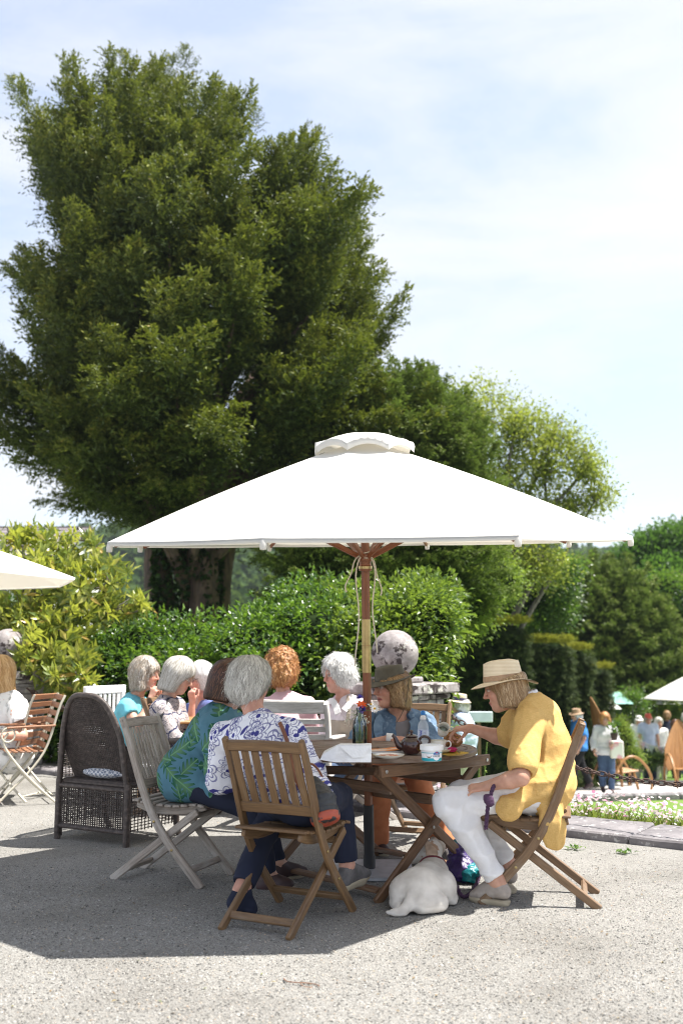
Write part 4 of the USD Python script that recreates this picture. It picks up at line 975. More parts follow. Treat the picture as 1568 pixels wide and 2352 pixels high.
def leg(B, J, s, inf=0.0, w=1.0, k=.03, foot=True, to=1.0, loose=0.0):
    hip, kn, an = J['hip' + s], J['kn' + s], J['an' + s]
    B.cap(hip, kn, .092 * w + inf, .060 * w + inf, k)
    e = kn + (an - kn) * to; calf = nrm(np.cross(np.cross(nrm(an - kn), nrm(kn - hip)), nrm(an - kn)))
    m = kn + (an - kn) * .30 - nrm(kn - hip - (an - kn) * (((kn - hip) @ (an - kn)) / ((an - kn) @ (an - kn)))) * .012
    rm = .056 * w + inf; re = .040 * w + inf + loose
    if to < .45: B.cap(kn, e, .058 * w + inf, rm, k)
    else: B.cap(kn, m, .058 * w + inf, rm, k); B.cap(m, e, rm, re, k)
def foot(B, an, toe, inf=0.0, k=.02):
    an, toe = np.asarray(an, float), np.asarray(toe, float); d = nrm((toe - an) * np.array([1, 1, 0])); heel = np.array([*(an - d * .035)[:2], an[2] - .055 if an[2] < .14 else an[2] - .06])
    B.cap(an, heel, .036 + inf, .032 + inf, k); ball = heel + (toe - heel) * .68 + np.array([0, 0, .002]); s_ = np.cross(d, [0, 0, 1.0])
    B.cap(heel, ball, .031 + inf, .029 + inf, k); B.cap(an - np.array([0, 0, .015]) + d * .02, ball + np.array([0, 0, .012]), .034 + inf, .026 + inf, k)
    for q in (-1, 1): B.cap(ball + s_ * q * .014, toe + s_ * q * .012 - d * .02, .026 + inf, .019 + inf, k)
    return d
def arm(B, J, s, inf=0.0, w=1.0, k=.025, to=1.0, start=0.0, flare=0.0):
    """to: 0..1 along upper arm, 1..2 along the forearm."""
    sh, el, wr = J['sh' + s], J['el' + s], J['wr' + s]
    r0, r1, r2 = .050 * w + inf, .041 * w + inf, .027 * w + inf
    if to <= 1: e = sh + (el - sh) * to; B.cap(sh, e, r0, r0 + (r1 - r0) * to + flare, k)
    else:
        B.cap(sh, el, r0, r1, k); t = to - 1; m = el + (wr - el) * .3
        if t > .3: B.cap(el, m, r1, .0415 * w + inf, k); e = el + (wr - el) * t; B.cap(m, e, .0415 * w + inf, .0415 * w + inf + (r2 - .0415 * w - inf) * (t - .3) / .7 + flare, k)
        else: B.cap(el, el + (wr - el) * t, r1, r1 + flare, k)

def locks(V, F, n, length, width, seed, c, flow, curl=0.0, frizz=.004, gravity=.6, steps=7, keep=None, off=.002):
    """Ribbons lying over the hair's surface. flow(p) gives the combing direction."""
    r = np.random.default_rng(seed); N = vnormals(V, F); tree = cKDTree(V)
    area = np.linalg.norm(np.cross(V[F[:, 1]] - V[F[:, 0]], V[F[:, 2]] - V[F[:, 0]]), axis=1); fi = r.choice(len(F), n, p=area / area.sum())
    b = r.dirichlet((1, 1, 1), n); p = (V[F[fi]] * b[..., None]).sum(1)
    if keep is not None: p = p[keep(p)]; n = len(p)
    L = length * (.5 + .8 * r.random(n)); ph = r.random(n) * 6.28; fr = frizz * r.random(n) ** 2; wv = rand_unit(r, n)
    d0, i0 = tree.query(p); p = V[i0] + N[i0] * off
    P_ = [p]; Ns = [N[i0]]
    for k in range(steps):
        i = tree.query(p)[1]; nn = N[i]; fl = flow(p); fl = fl + np.array([0, 0, -gravity])[None] + wv * .35
        t = nrm(fl - nn * np.einsum('ij,ij->i', fl, nn)[:, None]); s = np.cross(nn, t)
        t = nrm(t + s * (np.sin(ph + k * (1.0 + 1.2 * curl))[:, None] * curl))
        p2 = p + t * (L / steps)[:, None]; d, i = tree.query(p2)
        base = V[i] + N[i] * (off + (fr * ((k + 1) / steps) ** 2))[:, None] + N[i] * (np.abs(np.sin(ph * 2 + k * 1.1)) * curl * .006)[:, None]
        p = np.where((d < .03)[:, None], base, p2); P_.append(p); Ns.append(N[i])
    P_, Ns = np.stack(P_, 1), np.stack(Ns, 1); Tn = nrm(np.gradient(P_, axis=1)); Sd = nrm(np.cross(Ns, Tn))
    w = width * (.6 + .7 * r.random(n))[:, None] * np.array([.7, 1, 1, 1, .95, .85, .6, .15])[None, :steps + 1]
    a, b_ = P_ + Sd * w[..., None] * .5, P_ - Sd * w[..., None] * .5
    v = np.stack([a, b_], 2).reshape(-1, 3); m = steps + 1
    q = np.array([(2 * k, 2 * k + 2, 2 * k + 3, 2 * k + 1) for k in range(steps)])
    f = tri(q); return v, (f[None] + (np.arange(n) * 2 * m)[:, None, None]).reshape(-1, 3)
def hair(parent, c, R, s, style, m, O, seed=0, nl=1500, h=.007, length=.09, curl=.1, width=.005, puff=.0, amp=.010, fs=28, frizz=.006, face=True, back=0.0, top=None):
    B = Blob(); L = lambda x, y, z: c + R @ (np.array([x, y, z]) * s)
    E = lambda x, y, z, rx, ry, rz, k=.03, op='u': B.ell(L(x, y, z), np.array([rx, ry, rz]) * s, R, k * s, op)
    e = .012 + puff
    E(0, -.016, .050, .078 + e, .094 + e, .086 + e * 1.1)
    if style in ('short', 'curly'):
        E(0, -.055, -.02, .070 + e, .058 + e, .075, .04); 
        for q in (-1, 1): E(q * .062, -.01, .01, .022 + e, .045, .05, .03)
        if style == 'curly': E(0, -.05, -.035, .085 + e, .07 + e, .085, .05)
    if style in ('bob', 'bobwide', 'long'):
        z1 = {'bob': -.075, 'bobwide': -.10, 'long': -.15}[style]
        for q in (-1, 1): B.cap(L(q * .062, -.012, .02), L(q * (.060 + puff), .0, z1), (.034 + e * .6) * s, (.030 + e * .4) * s, .04 * s)
        B.cap(L(0, -.06, .03), L(0, -.062 - back, z1), (.07 + e * .5) * s, (.062 + e * .3) * s, .05 * s)
    if face:
        E(0, .098, -.040, .066, .085, .098, .012, 's')
        if style in ('short', 'curly'): E(0, .108, .025, .060, .062, .056, .012, 's')
        if style in ('bob', 'bobwide', 'long'): B.plane(L(0, 0, z1 - .018), R @ np.array([0, .25, -1.0]), .01)
    if top is not None: B.plane(L(0, 0, top), R @ np.array([0, .12, 1.0]), .02)
    V, F = mesh_of(B, h, smooth=1); N = vnormals(V, F)
    q = V * fs; V = V + N * (amp * (meshkit.fbm(q * np.array([1, 1, .45 if curl < .5 else 1]), 3, seed) - .45) * 2)[:, None]
    hp = obj('hair', (V - O, F), m, parent, True)
    crown = L(0, -.03, .13)
    def flow(p): 
        v = (p - crown); return nrm(v) + (R[:, 1] * -.25)[None]
    lm = locks(V, F, nl, length, width, seed, c, flow, curl, frizz)
    fly = locks(V, F, int(nl * .16), length * 1.15, width * .32, seed + 77, c, flow, curl + .15, frizz * 2.5 + .016)
    lm = cat(lm, fly)
    lp = obj('hair_lock', (lm[0] - O, lm[1]), m, hp, False); tag(prim(lp), kind='stuff')
    return hp
def finish(path, name, V, F, m, O, smooth=True, col=None, label=None):
    return obj(name, (V - O, F), m, path, smooth, None, label, col)
def hat(parent, c, R, O, m, crown=(.085, .10, .11), brim=.065, base=.055, band=None, tilt_back=0.0, wave=.012, seed=0, pinch=.02, droop=.012, bandh=.028, back_up=0.0, kind='fedora', bz=0.0):
    """A hat in head coordinates: oval crown, waved brim."""
    na = 48; a = np.arange(na) * 2 * np.pi / na; rx, ry, hgt = crown
    prof = []       # (scale out from the crown's foot, z)
    rows = []
    ct_, st_ = np.cos(a), np.sin(a)
    def row(f, z, extra=0.0):
        return np.stack([(rx * f + extra) * ct_, (ry * f + extra) * st_, np.full(na, z)], -1)
    for t in np.linspace(1, 0, 8):
        zz = -droop * t ** 2 + wave * t * np.sin(2 * a + seed) + back_up * t ** 2 * np.clip(-st_, 0, 1) + .006 * t * np.sin(3 * a + seed * 2)
        q = row(1.0, 0, brim * t); q[:, 2] += zz; rows.append(q)
    for t in np.linspace(.12, 1, 7):
        f = 1 - .10 * t - .02 * t * t; q = row(f, hgt * t * .88); rows.append(q)
    for f, z in ((.83, .955), (.72, .995), (.5, 1.0), (.25, .985), (.02, .975)):
        q = row(f, hgt * z); 
        if kind == 'fedora':
            q[:, 2] -= pinch * np.exp(-(q[:, 0] / (rx * .38)) ** 2) * (1 - .35 * (q[:, 1] / ry))
        rows.append(q)
    if kind == 'fedora':
        for q in rows[8:]:
            tz = np.clip(q[:, 2] / hgt, 0, 1) ** 2; fr = np.clip(q[:, 1] / ry - .2, 0, 1); q[:, 0] *= 1 - .30 * fr * tz
    g = np.array(rows); g2 = g.copy(); 
    cen = g.mean(1, keepdims=True); g2 = g - (g - cen) * np.array([.025, .025, 0]) - np.array([0, 0, .003])
    V, F, n = [], [], 0
    for gg, fl in ((g, True), (g2, False)):
        h_, w_ = gg.shape[:2]; i, j = np.meshgrid(np.arange(h_ - 1), np.arange(w_), indexing='ij')
        q = np.stack([i * w_ + j, i * w_ + (j + 1) % w_, (i + 1) * w_ + (j + 1) % w_, (i + 1) * w_ + j], -1).reshape(-1, 4) + n
        f = tri(q); F.append(f if fl else f[:, ::-1]); V.append(gg.reshape(-1, 3)); n += h_ * w_
    V, F = np.vstack(V), np.vstack(F)
    Rt = R @ rotm([1, 0, 0], tilt_back); o = c + R @ np.array([0, -.012, base])
    hp = obj('hat', (V @ Rt.T + o - O, F), m, parent, True)
    if band is not None:
        rws = [row(1 - .10 * t - .02 * t * t + .012, hgt * t * .88) for t in (.04, .2, .04 + bandh / hgt / .88)]
        gg = np.array(rws); h_, w_ = gg.shape[:2]; i, j = np.meshgrid(np.arange(h_ - 1), np.arange(w_), indexing='ij')
        q = np.stack([i * w_ + j, i * w_ + (j + 1) % w_, (i + 1) * w_ + (j + 1) % w_, (i + 1) * w_ + j], -1).reshape(-1, 4)
        obj('hat_band', (gg.reshape(-1, 3) @ Rt.T + o - O, tri(q)), band, hp, True)
    return hp
def glasses(parent, c, R, O, s=1.0, m=None):
    L = lambda x, y, z: c + R @ (np.array([x, y, z]) * s) - O
    ms = []
    for q in (-1, 1):
        a = np.linspace(0, 2 * np.pi, 17); ms.append(tube([L(q * .031 + .024 * math.cos(t), .104 - .004 * abs(math.cos(t)), .008 + .018 * math.sin(t)) for t in a], .0018, 5))
        ms.append(tube([L(q * .055, .102, .012), L(q * .074, .06, .014), L(q * .080, .0, .014)], .0018, 5))
    ms.append(tube([L(-.008, .106, .012), L(0, .109, .014), L(.008, .106, .012)], .0018, 5))
    return obj('glasses', cat(*ms), m or M['blackmetal'], parent, True)
TONE = (.52, .315, .235)
def new_person(label, O, group=None): return thing('person', label, 'person', O, group=group)
def body_mesh(path, B, h, O, c, R, s, tone=TONE, paint=True, extra=None, **kw):
    V, F = mesh_of(B, h, smooth=1); col = np.tile(np.array(tone, float), (len(V), 1))
    if paint: paint_head(V, col, c, R, s, tone, **kw)
    if extra: extra(V, col)
    return finish(path, 'body', V, F, M['skin'], O, True, col)
def strap(parent, name, pts, width, m, O, n=26, up=None, thick=.003, label=None):
    c = curve(pts, n); t = nrm(np.gradient(c, axis=0)); u = np.asarray(up, float) if up is not None else np.array([0, 0, 1.0])
    sd = nrm(np.cross(t, u)); nn = np.cross(sd, t)
    g = np.stack([c + sd * width / 2 + nn * thick, c - sd * width / 2 + nn * thick, c - sd * width / 2 - nn * thick, c + sd * width / 2 - nn * thick], 1)
    i, j = np.meshgrid(np.arange(n - 1), np.arange(4), indexing='ij')
    q = np.stack([i * 4 + j, i * 4 + (j + 1) % 4, (i + 1) * 4 + (j + 1) % 4, (i + 1) * 4 + j], -1).reshape(-1, 4)
    return obj(name, (g.reshape(-1, 3) - O, tri(q)), m, parent, False, None, label)
# ============================================================ printed cloths
class NG:
    def __init__(s): s.n, s.l, s.k = {}, [], 0
    def node(s, kind, **inp):
        s.k += 1; nm = f'n{s.k}'; d = {}
        for k, v in inp.items():
            if isinstance(v, str) and '.' in v and v.split('.')[0] in s.n: s.l.append((v, f'{nm}.{k}'))
            else: d[k] = v
        s.n[nm] = (kind, d); return nm
    def m(s, op, a, b=0.0, c=0.0): return s.node('math', math_type=op, value1=a, value2=b, value3=c) + '.value'
    def mix(s, f, a, b): return s.node('mix_color', fac=f, a=a, b=b) + '.result'
    def lt(s, a, b): return s.m('less_than', a, b)
    def mul(s, a, b): return s.m('multiply', a, b)
    def cells(s, vec, scale, rnd=.9):
        """2-D cells: local x, y, random value of the cell nearest."""
        v = s.node('voronoi_texture', dimensions='2D', vector=vec, scale=scale, randomness=rnd)
        d = s.node('vector_math', math_type='subtract', vector1=vec, vector2=v + '.position') + '.vector'
        x = s.node('separate_xyz', vector=d); c = s.node('separate_color', color=v + '.color')
        a = s.m('multiply', c + '.r', 6.283); ca, sa = s.m('cosine', a), s.m('sine', a)
        u = s.m('subtract', s.mul(x + '.x', ca), s.mul(x + '.y', sa)); w = s.m('add', s.mul(x + '.x', sa), s.mul(x + '.y', ca))
        return u, w, c + '.g'
    def plane_coords(s, ax, az=(0, 0, 1), warp=.0):
        c = s.node('texture_coordinate') + '.object'
        u = s.node('vector_math', math_type='dot_product', vector1=c, vector2=ax) + '.value'; v = s.node('vector_math', math_type='dot_product', vector1=c, vector2=az) + '.value'
        return s.node('combine_xyz', x=u, y=v, z=0.0) + '.vector', c
    def done(s, name, color, rough=.85, c=None, weave=420.0):
        bn = s.node('noise_texture', vector=c, scale=weave, detail=2.0) if c else None
        k = dict(base_color=color, roughness=rough, specular_ior_level=.2)
        if bn: k['normal'] = s.node('bump', strength=.3, distance=.002, height=bn + '.fac') + '.normal'
        p = s.node('principled_bsdf', **k)
        return usdkit.material(stage, LK + '/' + name, s.n, s.l, surface=p + '.BSDF')
def leaf_print(name, base, dark, light, ax, scale=9.5):
    g = NG(); v, c = g.plane_coords(ax); base_n = g.node('noise_texture', vector=c, scale=14.0, detail=4.0) + '.fac'
    col = g.mix(base_n, tuple(x * .8 for x in base), tuple(x * 1.2 for x in base))
    for sc, off, sz in ((scale, 0.0, 1.0), (scale * .8, 3.7, 1.0)):
        v2 = g.node('vector_math', math_type='add', vector1=v, vector2=(off, off * .6, 0)) + '.vector'
        u, w, rnd = g.cells(v2, sc, .7)
        aw = g.m('absolute', w); L, W = .46 / sc * sz, .29 / sc * sz
        el = g.m('add', g.m('power', g.m('absolute', g.m('divide', u, L)), 2.0), g.m('power', g.m('divide', aw, W), 1.6))
        ins = g.lt(el, 1.0)
        st = g.m('sine', g.mul(g.m('add', g.mul(aw, .8), g.mul(u, -1.0)), 2 * math.pi * sc * 5.2))
        fing = g.m('greater_than', st, g.m('subtract', .15, g.m('divide', g.m('subtract', W * .75, aw), W * .55)))
        mask = g.mul(ins, fing)
        rib = g.mul(ins, g.lt(aw, W * .07))
        lc = g.mix(g.m('multiply', g.m('subtract', 1.0, el), .9), dark, light)
        col = g.mix(mask, col, lc); col = g.mix(rib, col, tuple(x * 1.3 for x in light))
    return g.done(name, col, .8, c)
def flower_print(name, base, ink, ax, scale=8.0):
    g = NG(); v, c = g.plane_coords(ax); col = g.mix(0.0, base, base)
    wn = g.node('noise_texture', vector=c, scale=40.0, detail=2.0) + '.color'
    vw = g.node('vector_math', math_type='multiply_add', vector1=wn, vector2=(.012, .012, 0), vector3=v) + '.vector'
    for sc, off, pet in ((scale, 0.0, 5.0), (scale * 1.35, 5.3, 6.0)):
        v2 = g.node('vector_math', math_type='add', vector1=vw, vector2=(off, off * .37, 0)) + '.vector'
        u, w, rnd = g.cells(v2, sc, .85); r_ = g.m('sqrt', g.m('add', g.mul(u, u), g.mul(w, w))); th = g.m('arctan2', w, u)
        pt = g.m('absolute', g.m('cosine', g.mul(th, pet / 2)))
        for R_, wd in ((.36 / sc, .017 / sc * 1.6), (.22 / sc, .014 / sc * 1.6)):
            e = g.m('absolute', g.m('subtract', r_, g.mul(g.m('add', .62, g.mul(pt, .5)), R_))); col = g.mix(g.mul(g.lt(e, wd), .75), col, ink)
        sp = g.mul(g.lt(g.m('absolute', g.m('sine', g.mul(th, pet))), .10), g.mul(g.lt(r_, .26 / sc), g.m('greater_than', r_, .1 / sc))); col = g.mix(g.mul(sp, .7), col, ink)
        col = g.mix(g.lt(r_, .085 / sc), col, ink)
    for sc, off in ((scale * 1.7, 9.1),):
        v2 = g.node('vector_math', math_type='add', vector1=vw, vector2=(off, off, 0)) + '.vector'; u, w, rnd = g.cells(v2, sc, 1.0)
        el = g.m('add', g.m('power', g.m('divide', u, .34 / sc), 2.0), g.m('power', g.m('divide', w, .11 / sc), 2.0))
        col = g.mix(g.mul(g.lt(el, 1.0), g.m('greater_than', rnd, .55)), col, ink)
        e2 = g.mul(g.lt(g.m('absolute', g.m('subtract', el, .9)), .22), g.lt(rnd, .5)); col = g.mix(g.mul(e2, .7), col, ink)
    return g.done(name, col, .8, c)
def paisley_print(name, base, ink, ax):
    g = NG(); v, c = g.plane_coords(ax)
    wn = g.node('noise_texture', vector=c, scale=9.0, detail=2.0) + '.color'; vw = g.node('vector_math', math_type='multiply_add', vector1=wn, vector2=(.10, .10, 0), vector3=v) + '.vector'
    d = g.node('voronoi_texture', dimensions='2D', feature='distance_to_edge', vector=vw, scale=7.0) + '.distance'
    f = g.node('voronoi_texture', dimensions='2D', vector=vw, scale=7.0) + '.distance'
    n = g.node('noise_texture', vector=c, scale=90.0, detail=3.0) + '.fac'
    col = g.mix(g.m('greater_than', n, .56), base, tuple(x * .45 for x in base))
    col = g.mix(g.mul(g.lt(g.m('absolute', g.m('subtract', f, .16)), .02), .6), col, ink)
    col = g.mix(g.lt(d, .045), col, ink)
    return g.done(name, col, .85, c)
M['teal_print'] = leaf_print('teal_leaf_print', (.075, .175, .235), (.012, .085, .055), (.10, .21, .11), (.97, -.2, .1), 6.6)
M['floral_print'] = flower_print('navy_flower_print', (.74, .74, .79), (.05, .05, .22), (.88, -.46, 0), 6.4)
M['paisley'] = paisley_print('paisley_print', (.42, .37, .365), (.035, .04, .09), (.95, -.3, 0))
M['dress_print'] = mat('sprigged_dress', (.80, .79, .77), .85, (.30, .31, .30), scale=13, detail=4, lo=.36, hi=.46, dirt=((.75, .33, .17), 9, .64, .68))
M['yellowlinen'] = usdkit.material(stage, LK + '/yellow_linen', {
    'c': ('texture_coordinate', {}), 'm': ('mapping', {'scale': (60, 60, 420)}), 'm2': ('mapping', {'scale': (420, 420, 50)}), 'n1': ('noise_texture', {'scale': 1.0, 'detail': 2.0}), 'n2': ('noise_texture', {'scale': 1.0, 'detail': 2.0}),
    'ad': ('mix_float', {'fac': .5}), 'r': ('rgb_ramp', {'ramp': [(.32, (.60, .37, .115)), (.68, (.78, .53, .21))]}), 'b': ('bump', {'strength': .5, 'distance': .002}),
    'p': ('principled_bsdf', {'roughness': .85, 'specular_ior_level': .15}), 't': ('translucent_bsdf', {'color': (.75, .42, .08)}), 'mx': ('mix_closure', {'fac': .12})},
    [('c.object', 'm.vector'), ('c.object', 'm2.vector'), ('m.vector', 'n1.vector'), ('m2.vector', 'n2.vector'), ('n1.fac', 'ad.a'), ('n2.fac', 'ad.b'), ('ad.result', 'r.fac'), ('r.color', 'p.base_color'), ('ad.result', 'b.height'), ('b.normal', 'p.normal'),
     ('p.BSDF', 'mx.closure1'), ('t.BSDF', 'mx.closure2')], surface='mx.closure')
M['denim'] = mat('denim', (.115, .185, .27), .85, (.065, .115, .185), scale=16, detail=6, bump=.35, bscale=380, bdist=.002, dirt=((.22, .30, .38), 22, .56, .70))
M['denimlight'] = mat('faded_denim', (.19, .28, .38), .85, (.11, .18, .27), scale=22, detail=6, bump=.35, bscale=380, bdist=.002)
M['navy'] = cloth('navy_cotton', (.018, .022, .042)); M['black_cloth'] = cloth('black_cloth', (.018, .018, .020))
M['whitecloth'] = cloth('white_cotton', (.74, .73, .74)); M['whitepink'] = cloth('pale_pink_cotton', (.76, .68, .72)); M['pink'] = cloth('pink_cotton', (.74, .50, .54))
M['orange'] = cloth('rust_corduroy', (.42, .155, .07), (.33, .115, .05)); M['greytee'] = cloth('grey_jersey', (.26, .24, .245)); M['turq'] = cloth('turquoise_cotton', (.16, .50, .60))
M['bluestripe'] = cloth('blue_striped_cotton', (.16, .20, .42), (.09, .11, .28)); M['apron'] = cloth('beige_canvas', (.42, .36, .30)); M['skyblue'] = cloth('pale_blue_shirt_cotton', (.50, .58, .76))
M['polo'] = cloth('bright_blue_polo', (.055, .22, .56)); M['sweater'] = cloth('white_knit', (.66, .64, .68)); M['jeans'] = mat('dark_jeans', (.05, .085, .16), .85, (.03, .055, .11), scale=12); M['khaki'] = cloth('beige_trousers', (.50, .46, .40))
M['shoe_grey'] = mat('grey_shoe', (.135, .125, .125), .75, (.085, .08, .08), scale=30, bump=.3); M['shoe_dark'] = mat('dark_shoe', (.045, .02, .02), .6, (.03, .015, .015)); M['sandal'] = mat('taupe_sandal', (.36, .31, .27), .75, (.29, .25, .22), scale=30, bump=.2); M['sole'] = mat('shoe_sole', (.42, .36, .26), .8)
M['straw'] = usdkit.material(stage, LK + '/straw', {'c': ('texture_coordinate', {}), 'm': ('mapping', {'scale': (1, 1, 1)}), 'w': ('wave_texture', {'bands_direction': 'z', 'scale': 42.0, 'distortion': .6}), 'n': ('noise_texture', {'scale': 220.0}),
    'r': ('rgb_ramp', {'ramp': [(0, (.62, .49, .32)), (.5, (.75, .63, .45)), (1, (.80, .69, .52))]}), 'b': ('bump', {'strength': .4, 'distance': .002}), 'p': ('principled_bsdf', {'roughness': .7})},
    [('c.object', 'w.vector'), ('c.object', 'n.vector'), ('w.fac', 'r.fac'), ('r.color', 'p.base_color'), ('w.fac', 'b.height'), ('b.normal', 'p.normal')], surface='p.BSDF')
M['strawband'] = mat('straw_band', (.42, .27, .16), .7, (.32, .20, .12), scale=80); M['felt'] = mat('olive_felt', (.105, .092, .066), .9, (.075, .066, .048), scale=12, bump=.2); M['navyband'] = mat('navy_band', (.05, .05, .13), .7)
M['strapbrown'] = mat('brown_leather', (.22, .075, .03), .45, (.15, .05, .02), scale=30); M['tanhat'] = mat('tan_straw', (.42, .28, .17), .75, (.32, .2, .12), scale=60)
H = {}
H['grey'] = hairmat('silver_grey_hair', [(0, (.28, .26, .235)), (.3, (.46, .44, .395)), (.7, (.62, .60, .55)), (1, (.80, .78, .73))])
H['white'] = hairmat('white_hair', [(0, (.50, .49, .48)), (.4, (.66, .65, .64)), (1, (.82, .81, .80))]); H['brown'] = hairmat('dark_brown_hair', [(0, (.012, .006, .004)), (.5, (.040, .015, .009)), (.85, (.09, .034, .017)), (1, (.17, .07, .035))], .35)
H['ginger'] = hairmat('ginger_hair', [(0, (.26, .095, .025)), (.5, (.42, .19, .06)), (1, (.60, .34, .14))]); H['blond'] = hairmat('honey_blond_hair', [(0, (.20, .12, .055)), (.5, (.36, .23, .12)), (.85, (.50, .36, .21)), (1, (.58, .45, .30))])
H['sandy'] = hairmat('sandy_brown_hair', [(0, (.16, .085, .035)), (.5, (.29, .17, .075)), (1, (.44, .29, .14))]); H['ash'] = hairmat('ash_blond_hair', [(0, (.20, .15, .11)), (.5, (.40, .34, .27)), (1, (.62, .58, .52))])
H['bobgrey'] = hairmat('grey_blond_hair', [(0, (.24, .215, .17)), (.5, (.48, .45, .40)), (1, (.70, .68, .64))]); H['golden'] = hairmat('golden_hair', [(0, (.34, .18, .06)), (.5, (.52, .31, .12)), (1, (.66, .46, .24))])
U = np.array([0, 0, 1.0])
def V3(x, y, z): return np.array([x, y, z], float)
def hips(J, f, w=.09):
    rt = nrm(np.cross(np.asarray(f, float), U)); J['hipL'], J['hipR'] = J['pel'] - rt * w + nrm(f) * .02, J['pel'] + rt * w + nrm(f) * .02
    return J
SURF = {}
def on_cloth(px, py, off=.008, near=7):
    """The point of the garment built last that is seen at this place of the layout grid, a little in front of it."""
    V = SURF['v']; q = V - np.array([0, 0, CAMZ]); c_, s_ = q[:, 1] * ct + q[:, 2] * st, -q[:, 1] * st + q[:, 2] * ct
    x, y = 784 + FPX * q[:, 0] / c_, 1176 - FPX * s_ / c_; d = np.hypot(x - px, y - py); k = d < near
    if not k.any(): k = d < d.min() + 3
    return P(px, py, V[k][:, 1].min() - off)
def shirt(path, name, J, m, O, inf=.014, w=1.0, to=.7, flare=.006, hem=None, neckr=.062, neckdrop=.0, h=.009, folds=.008, seed=0, bust=1.0, belly=0.0, extra=None, fscale=(9, 9, 5), vneck=0.0, armw=1.0, k=.05, label=None, cut=.09):
    B = Blob(); rt, fw, up, chest = torso(B, J, inf, w, k, bust, belly)
    for s in 'LR': arm(B, J, s, inf + .004, armw, .03, to, 0, flare)
    if extra: extra(B, rt, fw, up, chest)
    B.ell(J['neck'] + up * (.055 - neckdrop) + fw * .01, np.array([neckr, neckr, .05]), np.stack([rt, fw, up], 1), .01, 's')
    if vneck: B.cap(J['neck'] + up * .04 + fw * .06, J['neck'] - up * vneck + fw * .13, .05, .012, .008, 's')
    if hem is not None: B.plane(hem[0], hem[1], .01)
    # open the cuffs: the sleeve ends flat
    for s in 'LR':
        sh, el, wr = J['sh' + s], J['el' + s], J['wr' + s]
        if to <= 1: e, d = sh + (el - sh) * to, nrm(el - sh)
        else: e, d = el + (wr - el) * (to - 1), nrm(wr - el)
        B.ell(e + d * .055, np.array([cut, cut, .05]), head_frame(np.cross(d, [.3, .2, .9]) + 1e-6, d), .004, 's')
    V, F = mesh_of(B, h, folds, fscale, seed); SURF['v'] = V
    return finish(path, name, V, F, m, O, True, None, label)
def trousers(path, J, m, O, inf=.012, to=.93, h=.010, folds=.006, seed=0, w=1.0, loose=.0, name='trousers'):
    B = Blob(); f = nrm(np.cross(U, J['hipR'] - J['hipL']))
    B.ell(J['pel'], np.array([.165, .125, .12]) * w + inf, np.stack([nrm(J['hipR'] - J['hipL']), f, U], 1), .05)
    for s in 'LR': leg(B, J, s, inf, w, .04, to=to, loose=loose)
    for s in 'LR':
        e = J['kn' + s] + (J['an' + s] - J['kn' + s]) * to; d = nrm(J['an' + s] - J['kn' + s])
        B.ell(e + d * .06, np.array([.1, .1, .055]), head_frame(np.cross(d, [.3, .2, .9]) + 1e-6, d), .004, 's')
    V, F = mesh_of(B, h, folds, (7, 7, 6), seed); return finish(path, name, V, F, m, O)
def shoe(path, an, toe, m, O, h=.0065, inf=.005, cut=.012, sole=True):
    B = Blob(); an = np.asarray(an, float); toe = np.asarray(toe, float); foot(B, an, toe, inf, .02)
    B.plane(an + np.array([0, 0, cut]), (0, 0, 1), .006)
    V, F = mesh_of(B, h); sp = finish(path, 'shoe', V, F, m, O)
    if sole:
        B2 = Blob(); d = nrm((toe - an) * np.array([1, 1, 0])); heel = an - d * .035; heel[2] = V[:, 2].min() + .012; t2 = toe.copy(); t2[2] = min(toe[2], toe[2]) - .012
        B2.cap(heel, heel + (t2 - heel) * .65, .034, .040, .02); B2.cap(heel + (t2 - heel) * .65, t2 - d * .02, .040, .030, .02)
        top = (heel + t2) / 2 + np.array([0, 0, .006]); B2.plane(top, nrm(np.cross(np.cross(t2 - heel, U), t2 - heel)) , .004)
        V, F = mesh_of(B2, h); finish(sp, 'sole', V, F, M['sole'], O)
    return sp
def body_blob(J, c, R, s, feet=True, w=1.0, mouth=0.0, bust=1.0):
    B = Blob(); rt, fw, up, ch = torso(B, J, -.006, w * .86, .05, bust * .85)
    for s_ in 'LR':
        arm(B, J, s_, to=2.0)
        if 'kn' + s_ in J:
            leg(B, J, s_)
            if feet and 'to' + s_ in J: foot(B, J['an' + s_], J['to' + s_])
    B.cap(J['neck'] - up * .03, c + R @ (V3(0, -.022, -.055) * s), .056, .050 * s, .03); B.cap(J['neck'] - up * .02, c + R @ (V3(0, -.03, -.02) * s), .05, .05, .02)
    head_prims(B, c, R, s, mouth); return B

# ============================================================ the people round the table
# ---- woman in yellow
f = V3(-.975, .22, 0)
J = hips({'pel': V3(1.06, 5.57, .565), 'neck': P(1214, 1606, 5.64), 'mid': P(1250, 1730, 5.60), 'shL': P(1216, 1664, 5.44), 'shR': P(1188, 1655, 5.80), 'elL': P(1196, 1786, 5.26), 'wrL': P(1118, 1806, 5.36),
          'elR': P(1166, 1700, 5.86), 'wrR': P(1080, 1673, 5.90), 'knL': P(1028, 1846, 5.42), 'knR': P(1056, 1828, 5.74), 'anL': P(1142, 2022, 5.42), 'anR': P(1168, 1985, 5.72)}, f)
J['toL'] = G(1082, 2072) + V3(0, .02, .035); J['toR'] = G(1142, 2020) + V3(0, .0, .03)
O = V3(1.06, 5.57, 0); c = P(1156, 1584, 5.64); R = head_frame((-.94, .22, -.24))
pw = new_person('woman in yellow linen tunic and wide straw hat holding up a small milk jug', O)
B = body_blob(J, c, R, 1.0)
hand(B, J['wrR'], (-1, .0, -.10), (0, .15, -1), -1, (.55, .75, .9, 1.0), (.55, .1)); hand(B, J['wrL'], (-.85, .25, -.2), (.1, .4, -1), 1, (.4, .45, .5, .55))
